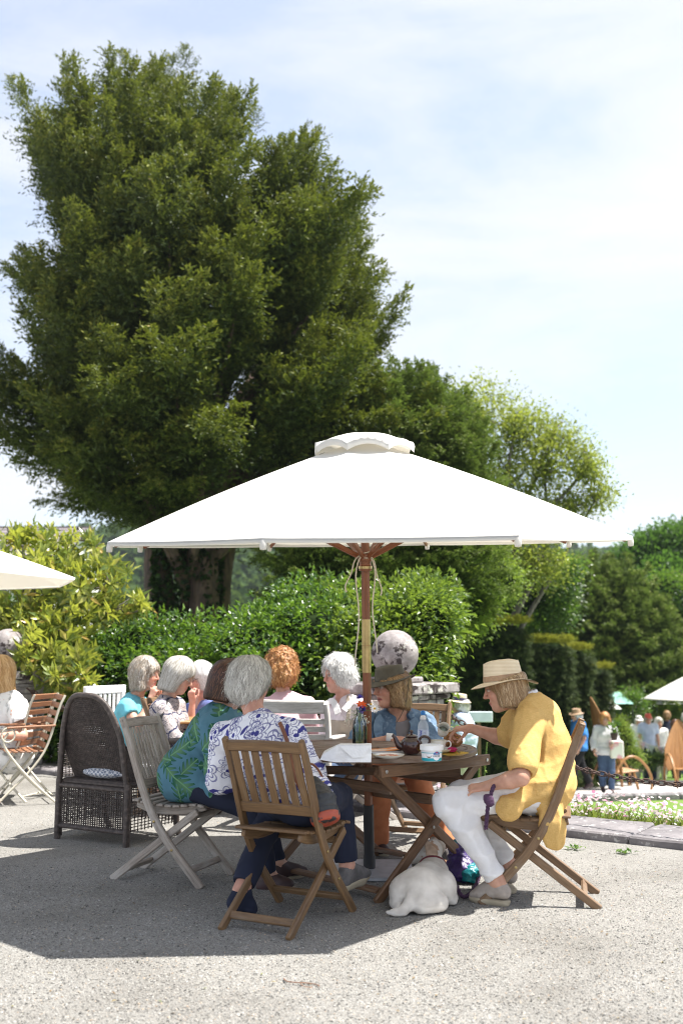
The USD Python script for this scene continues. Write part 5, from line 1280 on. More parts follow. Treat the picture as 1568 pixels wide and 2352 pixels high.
body_mesh(pw, B, .0070, O, c, R, 1.0, (.50, .29, .21))
def tunic(B, rt, fw, up, ch):
    B.ell(V3(1.10, 5.56, .60), (.155, .175, .13), None, .06); B.cap(J['mid'], V3(1.10, 5.56, .62), .125, .14, .06)
    B.cap(V3(1.15, 5.52, .60), P(1262, 1890, 5.40), .075, .05, .05); B.ell(P(1270, 1905, 5.38), (.066, .026, .115), rotm([0, 1, 0], -.12), .04); B.cap(V3(1.17, 5.66, .60), P(1286, 1880, 5.62), .06, .035, .05)      # tail hanging behind
    B.cap(V3(1.04, 5.44, .60), P(1172, 1850, 5.38), .075, .045, .05); B.ell(P(1166, 1858, 5.36), (.068, .026, .062), rotm([0, 1, 0], .20), .04)
    B.cap(J['shL'], J['shL'] + (J['elL'] - J['shL']) * .72, .064, .072, .04); B.cap(J['shR'], J['shR'] + (J['elR'] - J['shR']) * .75, .062, .07, .04)
    B.cap(P(1246, 1640, 5.62), P(1262, 1750, 5.60), .07, .095, .08)
shirt(pw, 'tunic', J, M['yellowlinen'], O, .012, .94, .80, .010, (P(1274, 1952, 5.42), (0, 0, -1)), .066, .0, .0075, .011, 3, .75, extra=tunic, fscale=(11, 11, 4), cut=.055)
B = Blob(); B.cap(J['neck'] + V3(0, 0, -.015), J['neck'] + V3(-.004, 0, .022), .066, .060, .02); B.ell(J['neck'] + V3(-.01, 0, .055), (.05, .05, .05), None, .006, 's'); Vn, Fn = mesh_of(B, .007); finish(pw, 'undershirt_neck', Vn, Fn, M['whitecloth'], O)
trousers(pw, J, M['whitecloth'], O, .013, .93, .0085, .013, 4)
hair(pw, c, R, 1.0, 'bob', H['blond'], O, 5, 1300, length=.15, curl=.05, width=.006, fs=20, amp=.008, top=.055)
hat(pw, c, R, O, M['straw'], (.094, .112, .120), .078, .046, M['strawband'], .12, .016, 1.2, .022, .016, .030)
for s in 'LR': shoe(pw, J['an' + s], J['to' + s], M['sandal'], O, inf=.002, cut=-.012)
for k_, (a_, b_) in enumerate((((1150, 2000), (1092, 2050)), ((1165, 2020), (1112, 2062)))):
    pass

# ---- woman in floral shirt (back to us)
f = V3(.49, .87, 0)
J = hips({'pel': V3(-.20, 5.15, .565), 'neck': P(588, 1652, 5.36), 'mid': P(608, 1770, 5.24), 'shR': P(668, 1688, 5.27), 'shL': P(514, 1694, 5.44), 'elR': P(718, 1782, 5.34), 'wrR': P(712, 1732, 5.53), 'elL': P(504, 1795, 5.54), 'wrL': P(668, 1742, 5.60),
          'knR': P(778, 1832, 5.46), 'anR': P(797, 1990, 5.43), 'knL': V3(-.36, 5.46, .48), 'anL': V3(-.50, 5.17, .13)}, f)
J['toR'] = P(842, 2004, 5.62); J['toL'] = G(585, 2102) + V3(0, 0, .03)
O = V3(-.235, 5.08, 0); c = P(576, 1574, 5.41); R = head_frame((.66, .74, -.10))
fw_ = new_person('grey-haired woman seen from behind in white shirt with navy flower print', O)
B = body_blob(J, c, R, 1.0)
hand(B, J['wrR'], (-.45, .45, .55), (-.7, -.3, -.1), -1, (.7, .8, .85, .9), (.5, .2)); hand(B, J['wrL'], (.75, .1, .55), (.3, -.8, .1), 1, (.8, .9, .95, 1.0), (.5, .2))
body_mesh(fw_, B, .0085, O, c, R, 1.0, (.50, .27, .20))
shirt(fw_, 'shirt', J, M['floral_print'], O, .012, 1.0, 1.12, .010, (V3(0, 0, .54), (0, 0, -1)), .070, .0, .0085, .012, 7, .9, armw=1.18)
strap(fw_, 'bag_strap', [on_cloth(642, 1660), on_cloth(650, 1678), on_cloth(660, 1706), on_cloth(668, 1740), on_cloth(680, 1790, .02), P(708, 1840, 5.04)], .020, M['strapbrown'], O, up=(0, -1, .15))
B = Blob(); B.cap(J['neck'] + V3(-.005, -.02, -.03), J['neck'] + V3(0, 0, .02), .086, .070, .02); B.ell(J['neck'] + V3(0, .01, .07), (.058, .058, .075), None, .006, 's'); B.plane(J['neck'] + V3(0, 0, .022), V3(.1, -.25, 1), .006); Vn, Fn = mesh_of(B, .006, .004, (12, 12, 12)); finish(fw_, 'collar', Vn, Fn, M['floral_print'], O)
trousers(fw_, J, M['navy'], O, .010, .90, .010, .008, 8, .95, .014)
hair(fw_, c, R, 1.0, 'short', H['grey'], O, 9, 3400, length=.095, curl=.42, width=.0045, puff=.010, amp=.012, fs=20, frizz=.018)
glasses(fw_, c, R, O, 1.0)
shoe(fw_, J['anR'], J['toR'], M['shoe_grey'], O); shoe(fw_, J['anL'], J['toL'], M['navy'], O, sole=False)

# ---- woman in teal leaf print
f = V3(.93, -.36, 0)
J = hips({'pel': V3(-.89, 6.02, .565), 'neck': P(512, 1632, 6.02), 'mid': P(460, 1752, 6.03), 'shR': P(492, 1668, 5.85), 'shL': P(530, 1660, 6.2), 'elR': P(505, 1778, 5.72), 'wrR': P(565, 1810, 5.75), 'elL': P(570, 1770, 6.2), 'wrL': P(610, 1760, 6.0),
          'knR': P(592, 1862, 5.75), 'knL': P(600, 1842, 6.05), 'anR': P(618, 2012, 5.78), 'anL': P(640, 1985, 6.0)}, f)
J['toR'] = G(672, 2046) + V3(0, 0, .03); J['toL'] = G(702, 2012) + V3(0, 0, .03)
O = V3(-.93, 6.02, 0); c = P(530, 1576, 6.02); R = head_frame((.86, .30, -.38), (.2, 0, 1))
tw = new_person('dark-haired woman leaning forward in teal blouse with green leaf print', O)
B = body_blob(J, c, R, 1.03, w=1.15); hand(B, J['wrR'], (1, .1, -.1), (0, .2, -1), -1); hand(B, J['wrL'], (1, .1, .1), (0, .2, -1), 1)
body_mesh(tw, B, .011, O, c, R, 1.03)
def tbl(B, rt, fw, up, ch):
    B.ell(V3(-.90, 6.0, .60), (.165, .17, .15), None, .07); B.cap(J['mid'], J['neck'] + (J['mid'] - J['neck']) * .35, .135, .125, .07); B.cap(V3(-.82, 5.95, .58), V3(-.72, 5.86, .53), .13, .09, .06)
shirt(tw, 'blouse', J, M['teal_print'], O, .014, 1.08, .95, .012, (V3(-.93, 6, .445), (0, 0, -1)), .060, -.01, .0095, .012, 12, 1.0, extra=tbl, fscale=(7, 7, 5), armw=1.25)
trousers(tw, J, M['navy'], O, .010, .93, .011, .006, 13, .92)
hair(tw, c, R, 1.03, 'bob', H['brown'], O, 14, 1500, length=.14, curl=.03, width=.006, amp=.006, fs=18, face=True, puff=.008, frizz=.002)
for s in 'LR': shoe(tw, J['an' + s], J['to' + s], M['shoe_dark'], O)

# ---- woman in denim jacket
f = V3(-.30, -.95, 0)
J = hips({'pel': V3(.42, 7.14, .565), 'neck': P(914, 1638, 6.99), 'mid': P(915, 1750, 7.12), 'shR': P(846, 1668, 6.92), 'shL': P(970, 1664, 7.05), 'elR': P(815, 1722, 6.74), 'wrR': P(897, 1697, 6.60), 'elL': P(998, 1722, 6.84), 'wrL': P(915, 1716, 6.62),
          'knR': P(868, 1822, 6.72), 'knL': P(966, 1822, 6.70), 'anR': P(868, 1938, 6.78), 'anL': P(1026, 1950, 6.55)}, f)
J['toR'] = G(886, 1968) + V3(0, 0, .03); J['toL'] = G(1048, 1992) + V3(0, 0, .03)
O = V3(.42, 7.14, 0); c = P(895, 1580, 6.85); R = head_frame((-.86, -.50, -.12), (-.18, -.06, 1))
dw = new_person('woman in denim jacket and olive felt hat leaning on the table, talking', O)
B = body_blob(J, c, R, 1.09, mouth=.004)
hand(B, J['wrR'], (.95, -.05, -.10), (0, .25, -1), 1, (.12, .15, .2, .25), (.15, .0)); hand(B, J['wrL'], (-1, -.05, -.05), (0, .2, -1), -1)
body_mesh(dw, B, .0068, O, c, R, 1.09, (.52, .285, .20), lip=(.40, .12, .10))
shirt(dw, 'grey_top', J, M['greytee'], O, .008, 1.0, .3, .0, (V3(0, 0, .6), (0, 0, -1)), .085, .05, .009, .003, 15, .9)
def jk(B, rt, fw, up, ch):
    B.ell(J['neck'] - up * .07 + fw * .15 , (.064, .13, .17), np.stack([rt, fw, up], 1), .012, 's')
shirt(dw, 'denim_jacket', J, M['denim'], O, .026, 1.04, 1.25, .012, (V3(0, 0, .58), (0, 0, -1)), .080, .015, .0085, .012, 16, .9, armw=1.12, extra=jk)
up_ = nrm(J['neck'] - J['pel'])
for q, pts in ((-1, [on_cloth(878, 1650), on_cloth(868, 1664), on_cloth(868, 1680), on_cloth(876, 1694)]), (1, [on_cloth(946, 1652), on_cloth(952, 1668), on_cloth(950, 1682), on_cloth(942, 1696)])):
    strap(dw, 'lapel', [q_ + V3(0, -.012, 0) for q_ in pts], .060, M['denimlight'], O, 12, up=(0, -1, .3), thick=.005)
obj('wristband', tube([J['wrR'] + V3(-.03, 0, .004) - O, J['wrR'] + V3(.012, 0, .0) - O], .033, 16), M['whitepaint'], dw, 40)
trousers(dw, J, M['orange'], O, .016, .94, .0105, .008, 17, 1.0, .018)
hair(dw, c, R, 1.09, 'bobwide', H['sandy'], O, 18, 1500, length=.11, curl=.55, width=.0055, amp=.012, fs=22, puff=.004, frizz=.010, top=.065)
hat(dw, c, R, O, M['felt'], (.094, .112, .095), .075, .056, M['felt'], -.04, .020, .6, .018, .010, .030)
obj('hat_cord', tube(curve([P(935, 1560, 6.80), P(936, 1590, 6.79), P(930, 1620, 6.80), P(918, 1648, 6.83), P(910, 1660, 6.83)], 16) - O, .0025, 5), M['felt'], dw, True)
shoe(dw, J['anR'], J['toR'], M['shoe_dark'], O); shoe(dw, J['anL'], J['toL'], M['shoe_grey'], O)

# ---- the party at the table behind
def sitter(label, J, f, c, hf, hup, O, s=1.0, tone=TONE, top=None, hairspec=None, hands=(), pants='navy', bw=1.0, w=1.0, seed=30, glass=False, mouth=0.0, hb=.011, **paint):
    J = hips(J, f); R = head_frame(hf, hup)
    for sd in 'LR':
        if 'kn' + sd not in J:
            g_ = nrm(np.asarray(f, float)); kn = J['hip' + sd] + g_ * .42 + V3(0, 0, -.01); J['kn' + sd] = kn; J['an' + sd] = V3(kn[0], kn[1], .11) - g_ * .05; J['to' + sd] = J['an' + sd] + g_ * .14 + V3(0, 0, -.08)
    p = new_person(label, O); B = body_blob(J, c, R, s, w=w, mouth=mouth)
    for h_ in hands: hand(B, *h_)
    body_mesh(p, B, hb, O, c, R, s, tone, **paint)
    tm, kw = top; shirt(p, 'top', J, M[tm], O, h=.0115, seed=seed, **kw)
    trousers(p, J, M[pants], O, h=.014, seed=seed + 1)
    hm, st, kw = hairspec; hair(p, c, R, s, st, H[hm], O, seed + 2, h=.009, **kw)
    for sd in 'LR': shoe(p, J['an' + sd], J['to' + sd], M['shoe_dark'], O, h=.011, sole=False)
    if glass: glasses(p, c, R, O, s)
    return p, J, R
# ginger-haired woman
J = {'pel': P(668, 1768, 8.25), 'neck': P(652, 1598, 8.42), 'shR': P(704, 1620, 8.30), 'shL': P(606, 1624, 8.55), 'elR': P(722, 1690, 8.40), 'wrR': P(700, 1690, 8.66), 'elL': P(596, 1700, 8.65), 'wrL': P(630, 1695, 8.85)}
O = V3(*J['pel'][:2], 0); c = P(647, 1540, 8.42)
sitter('woman with curly ginger hair in a pink shirt seen from behind', J, V3(.3, .95, 0), c, (.25, .95, -.05), (0, 0, 1), O, 1.08, top=('pink', dict(to=1.0, w=1.05)), hairspec=('ginger', 'curly', dict(nl=2300, length=.08, curl=1.2, width=.006, puff=.024, amp=.024, fs=26, frizz=.02)), seed=30,
       hands=[(J['wrR'], (0, 1, 0), (0, 0, -1), -1), (J['wrL'], (0, 1, 0), (0, 0, -1), 1)])
# white-haired woman with apron
J = {'pel': P(806, 1768, 8.05), 'neck': P(788, 1606, 8.06), 'shR': P(757, 1630, 8.24), 'shL': P(838, 1626, 7.92), 'elL': P(858, 1700, 7.85), 'wrL': P(815, 1735, 7.66), 'elR': P(748, 1700, 8.2), 'wrR': P(752, 1740, 7.95)}
O = V3(*J['pel'][:2], 0); c = P(776, 1553, 8.0)
p, J, R = sitter('white-haired woman in pale pink shirt with beige apron, looking left', J, V3(-.9, -.42, 0), c, (-.88, -.46, -.10), (0, 0, 1), O, 1.08, (.50, .28, .22), ('whitepink', dict(to=1.7, w=1.05, vneck=.12, neckr=.07)), ('white', 'short', dict(nl=2300, length=.075, curl=.5, width=.005, puff=.018, amp=.013, fs=20, frizz=.022)), pants='jeans', seed=40,
       hands=[(J['wrR'], (-.5, -.8, -.1), (0, 0, -1), -1), (J['wrL'], (-.6, -.7, 0), (0, 0, -1), 1)], hb=.0088)
B = Blob(); q0 = (J['neck'] + J['pel']) / 2; fa = nrm(V3(-.9, -.42, 0)); torso(B, J, .026, 1.05); B.plane(P(790, 1652, 8.0), (0, 0, 1), .004); B.plane(J['pel'] - fa * .01, -fa, .004); Vn, Fn = mesh_of(B, .012, .006, (9, 9, 4), 5); ap = finish(p, 'apron', Vn, Fn, M['apron'], O)
strap(ap, 'apron_strap', [P(796, 1600, 7.98), P(800, 1612, 7.90), P(800, 1640, 7.82), P(796, 1664, 7.82)], .032, M['apron'], O, 12, up=(-.5, -1, .2))
for q, pts in ((0, [P(752, 1618, 8.06), P(764, 1612, 7.95), P(776, 1640, 7.86)]), (1, [P(800, 1600, 8.0), P(806, 1612, 7.88), P(790, 1632, 7.82)])): strap(p, 'collar', pts, .05, M['whitecloth'], O, 10, up=(-.4, -1, .3), thick=.004)
# woman in turquoise, hands to her mouth
J = {'pel': P(288, 1735, 9.1), 'neck': P(312, 1602, 9.08), 'shR': P(290, 1624, 8.92), 'shL': P(322, 1618, 9.26), 'elR': P(318, 1672, 8.78), 'wrR': P(346, 1606, 8.92), 'elL': P(362, 1668, 9.15), 'wrL': P(362, 1606, 9.04)}
O = V3(*J['pel'][:2], 0); c = P(336, 1551, 9.05)
sitter('woman in turquoise top with wavy ash hair, hands clasped at her mouth', J, V3(.97, -.2, 0), c, (.97, -.24, -.10), (0, 0, 1), O, 1.08, (.55, .32, .24), ('turq', dict(to=.35, neckr=.08, vneck=.10)), ('ash', 'bobwide', dict(nl=2000, length=.11, curl=.45, width=.0055, puff=.012, amp=.014, fs=18, frizz=.013)), seed=50,
       hands=[(J['wrR'], (.35, .2, 1), (.5, .8, 0), -1, (.7, .8, .9, 1.0)), (J['wrL'], (.1, -.2, 1), (-.3, -.8, 0), 1, (.9, .9, 1.0, 1.0))], hb=.0088)
# woman with grey bob
J = {'pel': P(372, 1765, 8.5), 'neck': P(384, 1606, 8.52), 'mid': P(370, 1690, 8.55), 'shR': P(366, 1630, 8.32), 'shL': P(404, 1622, 8.68), 'elR': P(402, 1702, 8.28), 'wrR': P(438, 1712, 8.42), 'elL': P(430, 1700, 8.75), 'wrL': P(452, 1690, 8.6)}
O = V3(*J['pel'][:2], 0); c = P(412, 1556, 8.50)
p, J, R = sitter('woman with straight grey bob in a grey paisley top, seen from the side', J, V3(.95, -.1, 0), c, (.90, -.16, -.42), (.3, 0, 1), O, 1.10, top=('paisley', dict(to=1.45, w=1.1, armw=1.12)), hairspec=('bobgrey', 'bobwide', dict(nl=2200, length=.17, curl=.05, width=.0055, puff=.012, amp=.006, fs=16, frizz=.006)), seed=60,
       hands=[(J['wrR'], (1, .1, 0), (0, 0, -1), -1), (J['wrL'], (1, .0, 0), (0, 0, -1), 1)])
strap(p, 'bag_strap', [P(386, 1606, 8.42), P(378, 1625, 8.28), P(362, 1668, 8.20), P(344, 1720, 8.22)], .022, M['black_cloth'], O, 16, up=(-.2, -1, .2))
# woman with glasses, hand at her chin
J = {'pel': P(468, 1745, 9.45), 'neck': P(466, 1612, 9.38), 'shR': P(436, 1634, 9.5), 'shL': P(494, 1630, 9.22), 'elR': P(436, 1682, 9.2), 'wrR': P(442, 1612, 9.18), 'elL': P(500, 1690, 9.1), 'wrL': P(470, 1672, 8.98)}
O = V3(*J['pel'][:2], 0); c = P(458, 1560, 9.34)
sitter('woman with dark glasses in blue striped top, hand raised to her chin', J, V3(-.75, -.65, 0), c, (-.72, -.68, -.16), (0, 0, 1), O, 1.08, (.55, .31, .25), ('bluestripe', dict(to=.5, neckr=.085, vneck=.12)), ('white', 'bob', dict(nl=1700, length=.13, curl=.15, width=.0055, puff=.006, amp=.009, fs=18, frizz=.01)), seed=70, glass=True,
       hands=[(J['wrR'], (-.1, -.2, 1), (.3, .8, 0), 1, (.9, .9, 1, 1)), (J['wrL'], (-.8, -.4, 0), (0, 0, -1), 1)], hb=.0088)
# woman cut off by the left edge
J = {'pel': P(30, 1735, 9.3), 'neck': P(14, 1600, 9.4), 'shL': P(40, 1624, 9.22), 'shR': P(-14, 1620, 9.62), 'elL': P(52, 1690, 9.05), 'wrL': P(5, 1690, 8.95), 'elR': P(-40, 1690, 9.6), 'wrR': P(-60, 1670, 9.4)}
O = V3(*J['pel'][:2], 0); c = P(0, 1546, 9.4)
sitter('woman with long golden hair in a white sprigged dress at the left edge', J, V3(-.95, .25, 0), c, (-.93, .3, -.1), (0, 0, 1), O, 1.05, top=('dress_print', dict(to=.55, w=1.1, inf=.028, armw=1.2)), hairspec=('golden', 'long', dict(nl=1400, length=.20, curl=.06, width=.009, puff=.010, amp=.010, fs=16, frizz=.006)), pants='dress_print', seed=80,
       hands=[(J['wrL'], (-1, 0, 0), (0, 0, -1), 1), (J['wrR'], (-1, 0, 0), (0, 0, -1), -1)])

# ---- standing people in the garden
def stander(label, px, top, Y, f, height=None, foot=None, stride=0.0, top_m='whitecloth', pants_m='navy', hairspec=('grey', 'short'), hatspec=None, to=.6, arms=None, seed=100, h=.014, group=None, bust=.6, w=1.0, tone=TONE, lean=0.0, hup=(0, 0, 1), hf=None):
    f = nrm(V3(*f, 0) if len(f) == 2 else np.asarray(f, float)); T_ = P(px, top, Y)
    if foot is not None: z0 = P(px, foot, Y)[2]; height = T_[2] - z0
    else: z0 = T_[2] - height
    k = height / 1.66; O = V3(T_[0], Y, z0); rt = nrm(np.cross(f, U)); A = lambda r_, fw, up: O + (rt * r_ + f * fw + U * up) * k
    J = {'pel': A(0, 0, .86), 'neck': A(0, .02 + lean, 1.375), 'shR': A(.165, .0 + lean, 1.335), 'shL': A(-.165, .0 + lean, 1.335), 'hipL': A(-.085, 0, .84), 'hipR': A(.085, 0, .84)}
    J['elR'], J['elL'] = A(.215, -.04, 1.06), A(-.215, -.02, 1.06); J['wrR'], J['wrL'] = A(.215, .08, .85), A(-.215, .10, .85)
    if arms:
        for kk, vv in arms.items(): J[kk] = A(*vv)
    for s_, q in (('L', 1), ('R', -1)):
        st_ = stride * q; sg = -.085 if s_ == 'L' else .085
        J['kn' + s_] = A(sg, st_ * .55 + .03, .46); J['an' + s_] = A(sg, st_ * 1.0 - .02, .09 + (.05 if st_ < 0 else 0)); J['to' + s_] = A(sg, st_ * 1.0 + .13, .03)
    c = A(0, .035 + lean, 1.535 if not hatspec else 1.50); R = head_frame(hf if hf is not None else f + U * -.08, hup)
    p = new_person(label, O, group); B = body_blob(J, c, R, k * 1.0, w=1.0)
    for s_, q in (('R', -1), ('L', 1)): hand(B, J['wr' + s_], J['wr' + s_] - J['el' + s_], np.cross(rt, J['wr' + s_] - J['el' + s_]) * 0 - rt * (1 if s_ == 'R' else -1), q if s_ == 'R' else q, (.4, .45, .5, .5))
    body_mesh(p, B, h, O, c, R, k, tone)
    shirt(p, 'top', J, M[top_m], O, .02, w, to, .008, (A(0, 0, .80), (0, 0, -1)), h=h, seed=seed, bust=bust, folds=.012)
    trousers(p, J, M[pants_m], O, .014, .97, h, .008, seed + 1, 1.0, .012)
    kw = dict(nl=500, length=.07, curl=.4, width=.012, puff=.008, amp=.014, frizz=.012); kw.update(hairspec[2] if len(hairspec) > 2 else {})
    hair(p, c, R, k, hairspec[1], H[hairspec[0]], O, seed + 2, h=h * .9, top=.05 if hatspec else None, **kw)
    if hatspec: hat(p, c, R, O, *hatspec[0], **hatspec[1])
    for s_ in 'LR': shoe(p, J['an' + s_], J['to' + s_], M['shoe_dark'], O, h=h, sole=False)
    return p, J, O
stander('man in pale blue shirt and flat straw boater with navy band, seen from the side', 1060, 1592, 13.0, (-.95, .22), 1.66, top_m='skyblue', pants_m='khaki', to=1.9, hatspec=((M['straw'], (.082, .095, .09)), dict(brim=.06, base=.06, band=M['navyband'], wave=.006, kind='boater', tilt_back=.18, bandh=.04)), seed=101, h=.011, bust=.2, w=1.12, arms={'elL': (-.24, .02, 1.08), 'wrL': (-.2, .22, .92)})
stander('man in bright blue polo shirt and tan hat walking to the left', 1326, 1627, 20.9, (-.95, -.2), foot=1816, stride=.24, top_m='polo', pants_m='black_cloth', to=.75, hatspec=((M['tanhat'], (.085, .10, .10)), dict(brim=.055, base=.055, kind='fedora')), seed=111, bust=.1, w=1.12)
p, J, O = stander('woman in white jumper and jeans carrying a potted plant', 1388, 1640, 20.4, (-.12, -.98), foot=1822, stride=.05, top_m='sweater', pants_m='jeans', to=1.85, hairspec=('ginger', 'curly', dict(puff=.02)), seed=121, bust=1.0, w=1.1, arms={'elL': (-.24, .0, 1.08), 'wrL': (-.12, .22, 1.03), 'elR': (.25, -.02, 1.08), 'wrR': (.26, .12, .90)})
crowd = 'visitors in the crowd at the back of the garden'
HC = lambda m_: ((m_, (.08, .098, .085)), dict(brim=.03, base=.05, kind='fedora', pinch=.0))
M['capred'] = mat('red_cap', (.58, .10, .07), .8); M['capwhite'] = mat('white_cap', (.70, .68, .66), .8)
for k_, (lab, px, top, Y, ff, tm, pm_, hs, ht) in enumerate((
    ('white-haired visitor just behind the woman in the white jumper', 1384, 1630, 24, (.5, .8), 'whitecloth', 'khaki', ('white', 'curly'), None),
    ('dark-haired visitor half hidden behind the man in the blue polo', 1342, 1640, 24, (-.9, .2), 'bluestripe', 'jeans', ('brown', 'short'), None),
    ('grey-haired visitor in a dark top at the left of the crowd', 1441, 1648, 28, (-.6, -.7), 'greytee', 'navy', ('grey', 'short'), None),
    ('brown-haired visitor in a beige top behind the white cap', 1455, 1638, 30, (.3, -.9), 'apron', 'khaki', ('sandy', 'short'), None),
    ('man in white shirt and white cap beside the bunting', 1467, 1642, 26.5, (-.5, -.85), 'whitecloth', 'khaki', ('grey', 'short'), HC(M['capwhite'])),
    ('man in red and white cap with an open pale jacket in the crowd', 1487, 1637, 25.5, (-.15, -.98), 'skyblue', 'navy', ('grey', 'short'), HC(M['capred'])),
    ('balding man in white short-sleeved shirt at the crowd right', 1511, 1650, 26.5, (.1, -.95), 'whitecloth', 'khaki', ('grey', 'short'), None),
    ('woman with pinned-up brown hair in a dark sleeveless dress', 1531, 1635, 28, (.2, .95), 'navy', 'navy', ('sandy', 'short'), None),
    ('visitor in dark clothes behind the second sculpted chair', 1548, 1655, 27, (.9, .2), 'black_cloth', 'black_cloth', ('brown', 'short'), None),
    ('visitor in a white top at the far right edge', 1572, 1640, 27.5, (.3, -.9), 'whitecloth', 'jeans', ('grey', 'short'), None))):
    stander(lab, px, top, Y, ff, 1.70, top_m=tm, pants_m=pm_, hairspec=hs, hatspec=ht, seed=140 + 7 * k_, h=.02, group=None, to=.6 if k_ % 2 else 1.2)

# the potted plant she carries, and her bag
q = P(1410, 1690, 20.1); pp = thing('potted_plant', 'small leafy plant in a dark pot carried by the white-jumpered woman', 'plant', q)
obj('pot', lathe([(.001, -.09), (.055, -.09), (.075, .04), (.080, .05), (.001, .05)], 16), M['shoe_dark'], pp, True)
rr = np.random.default_rng(8); obj('leaf', leaf_quads(np.c_[rr.normal(size=(60, 2)) * .04, .05 + .2 * rr.random(60)], rand_unit(rr, 60) + V3(0, 0, .4), rand_unit(rr, 60), .11, .05), M['laurel'], pp)
q = P(1416, 1722, 20.2); sbg = thing('carrier_bag', 'pale carrier bag with pink print beside the woman in the white jumper', 'bag', q); obj('bag', box(.26, .10, .34, (0, 0, 0), .02), mat('pink_print_bag', (.70, .68, .60), .7, (.62, .25, .30), scale=5, lo=.42, hi=.5), sbg); obj('handle', tube(curve([(-.07, 0, .17), (0, 0, .33), (.07, 0, .17)], 10), .008, 5), M['whitepaint'], sbg, True)
# ============================================================ dog, things on and round the table
M['white_fur'] = mat('short_white_fur', (.66, .63, .58), .8, (.52, .49, .45), scale=9, bump=.35, bscale=260, bdist=.002, sheen=.2)
M['purple_rope'] = mat('purple_rope', (.085, .035, .085), .85, (.045, .02, .05), scale=70, bump=.5, bscale=160)
O = G(975, 2060); O = V3(O[0], O[1] + .1, 0)
dog = thing('dog', 'white short-haired dog lying on the gravel, seen from behind, with a dark red collar', 'dog', O)
B = Blob(); g = lambda px, py, z: G(px, py, z)
def dp(px, py, Y): return P(px, py, Y)
def gx(px, Y, z): q = P(px, 1900, Y); return V3(q[0], Y, z)
rump = gx(962, 5.36, .098); midb = gx(980, 5.50, .098); shou = gx(993, 5.66, .098); nkp = gx(991, 5.74, .160)
B.ell(rump, (.118, .12, .092), None, .06); B.chain([rump, midb, shou], [.094, .090, .080], .05); B.cap(shou, nkp, .075, .056, .05)
hc = gx(986, 5.79, .205); hf = nrm(V3(-.86, .30, -.22)); HR = head_frame(hf)
B.ell(hc, (.064, .072, .058), HR, .03); B.cap(hc + hf * .04 - V3(0, 0, .012), hc + hf * .125 - V3(0, 0, .024), .042, .031, .025); B.ell(hc + hf * .152 - V3(0, 0, .014), (.015, .013, .013), HR, .008)
B.ell(gx(916, 5.36, .075), (.055, .095, .075), None, .035); B.ell(gx(1020, 5.44, .085), (.06, .11, .085), None, .035)
for (q0, q1) in ((gx(905, 5.33, .03), gx(914, 5.26, .024)), (gx(1036, 5.40, .03), gx(1040, 5.48, .024))): B.cap(q0, q1, .028, .022, .02)
B.cap(gx(1006, 5.26, .05), gx(965, 5.22, .045), .048, .044, .04)
for sx in (-.05, .06): B.cap(shou + V3(sx, -.02, -.04), V3(shou[0] + sx - .02, shou[1] + .16, .025), .038, .024, .03)
tail = [gx(948, 5.27, .10), gx(938, 5.22, .05), gx(922, 5.19, .024), gx(906, 5.18, .020), gx(888, 5.19, .020)]
B.chain(tail, [.034, .028, .023, .017, .010], .02)
B.plane(V3(0, 0, .002), (0, 0, -1), .01)
V, F = mesh_of(B, .0075, .003, (12, 12, 12), 3); col = np.tile([.68, .64, .585], (len(V), 1))
d = np.linalg.norm(V - (hc + hf * .14), axis=1); col = np.where((d < .022)[:, None], (.05, .035, .03), col)
rel = (V - hc) @ HR
col = np.where(((np.abs(rel[:, 0]) > .02) & (np.linalg.norm(V - hc, axis=1) < .085) & (meshkit.noise(V * 45, 4) > .62))[:, None], (.42, .27, .18), col)
for sg in (-1, 1): col = np.where((np.linalg.norm(rel - V3(sg * .036, .050, .018), axis=1) < .012)[:, None], (.02, .015, .012), col)
M['fur'] = usdkit.material(stage, LK + '/fur', {'a': ('attribute', {'attribute': 'tint'}), 'c': ('texture_coordinate', {}), 'n': ('noise_texture', {'scale': 14.0, 'detail': 6.0}), 'r': ('rgb_ramp', {'ramp': [(.3, (.80, .78, .76)), (.65, (1.04, 1.03, 1.02))]}),
    'm': ('mix_color', {'blend_type': 'multiply', 'fac': 1.0, 'use_clamp': False}), 'bn': ('noise_texture', {'scale': 240.0, 'detail': 2.0}), 'b': ('bump', {'strength': .4, 'distance': .003}), 'p': ('principled_bsdf', {'roughness': .8, 'specular_ior_level': .2})},
    [('c.object', 'n.vector'), ('n.fac', 'r.fac'), ('a.color', 'm.a'), ('r.color', 'm.b'), ('m.result', 'p.base_color'), ('c.object', 'bn.vector'), ('bn.fac', 'b.height'), ('b.normal', 'p.normal')], surface='p.BSDF')
obj('body', (V - O, F), M['fur'], dog, True, None, None, col)
for sg in (-1, 1):
    B = Blob(); a = hc + HR @ V3(sg * .056, -.015, .040); b_ = hc + HR @ V3(sg * .098, -.035, -.005); c_ = hc + HR @ V3(sg * .096, -.010, -.062)
    B.chain([a, b_, c_], [.020, .030, .015], .02); Ve, Fe = mesh_of(B, .006); Ve = Ve.copy(); m_ = Ve.mean(0); n_ = HR @ V3(sg, 0, .1); Ve = Ve - ((Ve - m_) @ n_)[:, None] * n_ * .45
    obj('ear', (Ve - O, Fe), M['fur'], dog, True, None, None, np.tile([.50, .37, .28] if sg < 0 else [.60, .53, .46], (len(Ve), 1)) * (.7 + .5 * meshkit.noise(Ve * 60, 2))[:, None])
nk = shou * .35 + nkp * .65; nd = nrm(nkp - shou); e1 = nrm(np.cross(nd, U)); e2 = np.cross(nd, e1); a = np.linspace(0, 2 * np.pi, 25)
ring = nk + np.outer(np.cos(a), e1) * .080 + np.outer(np.sin(a), e2) * .080
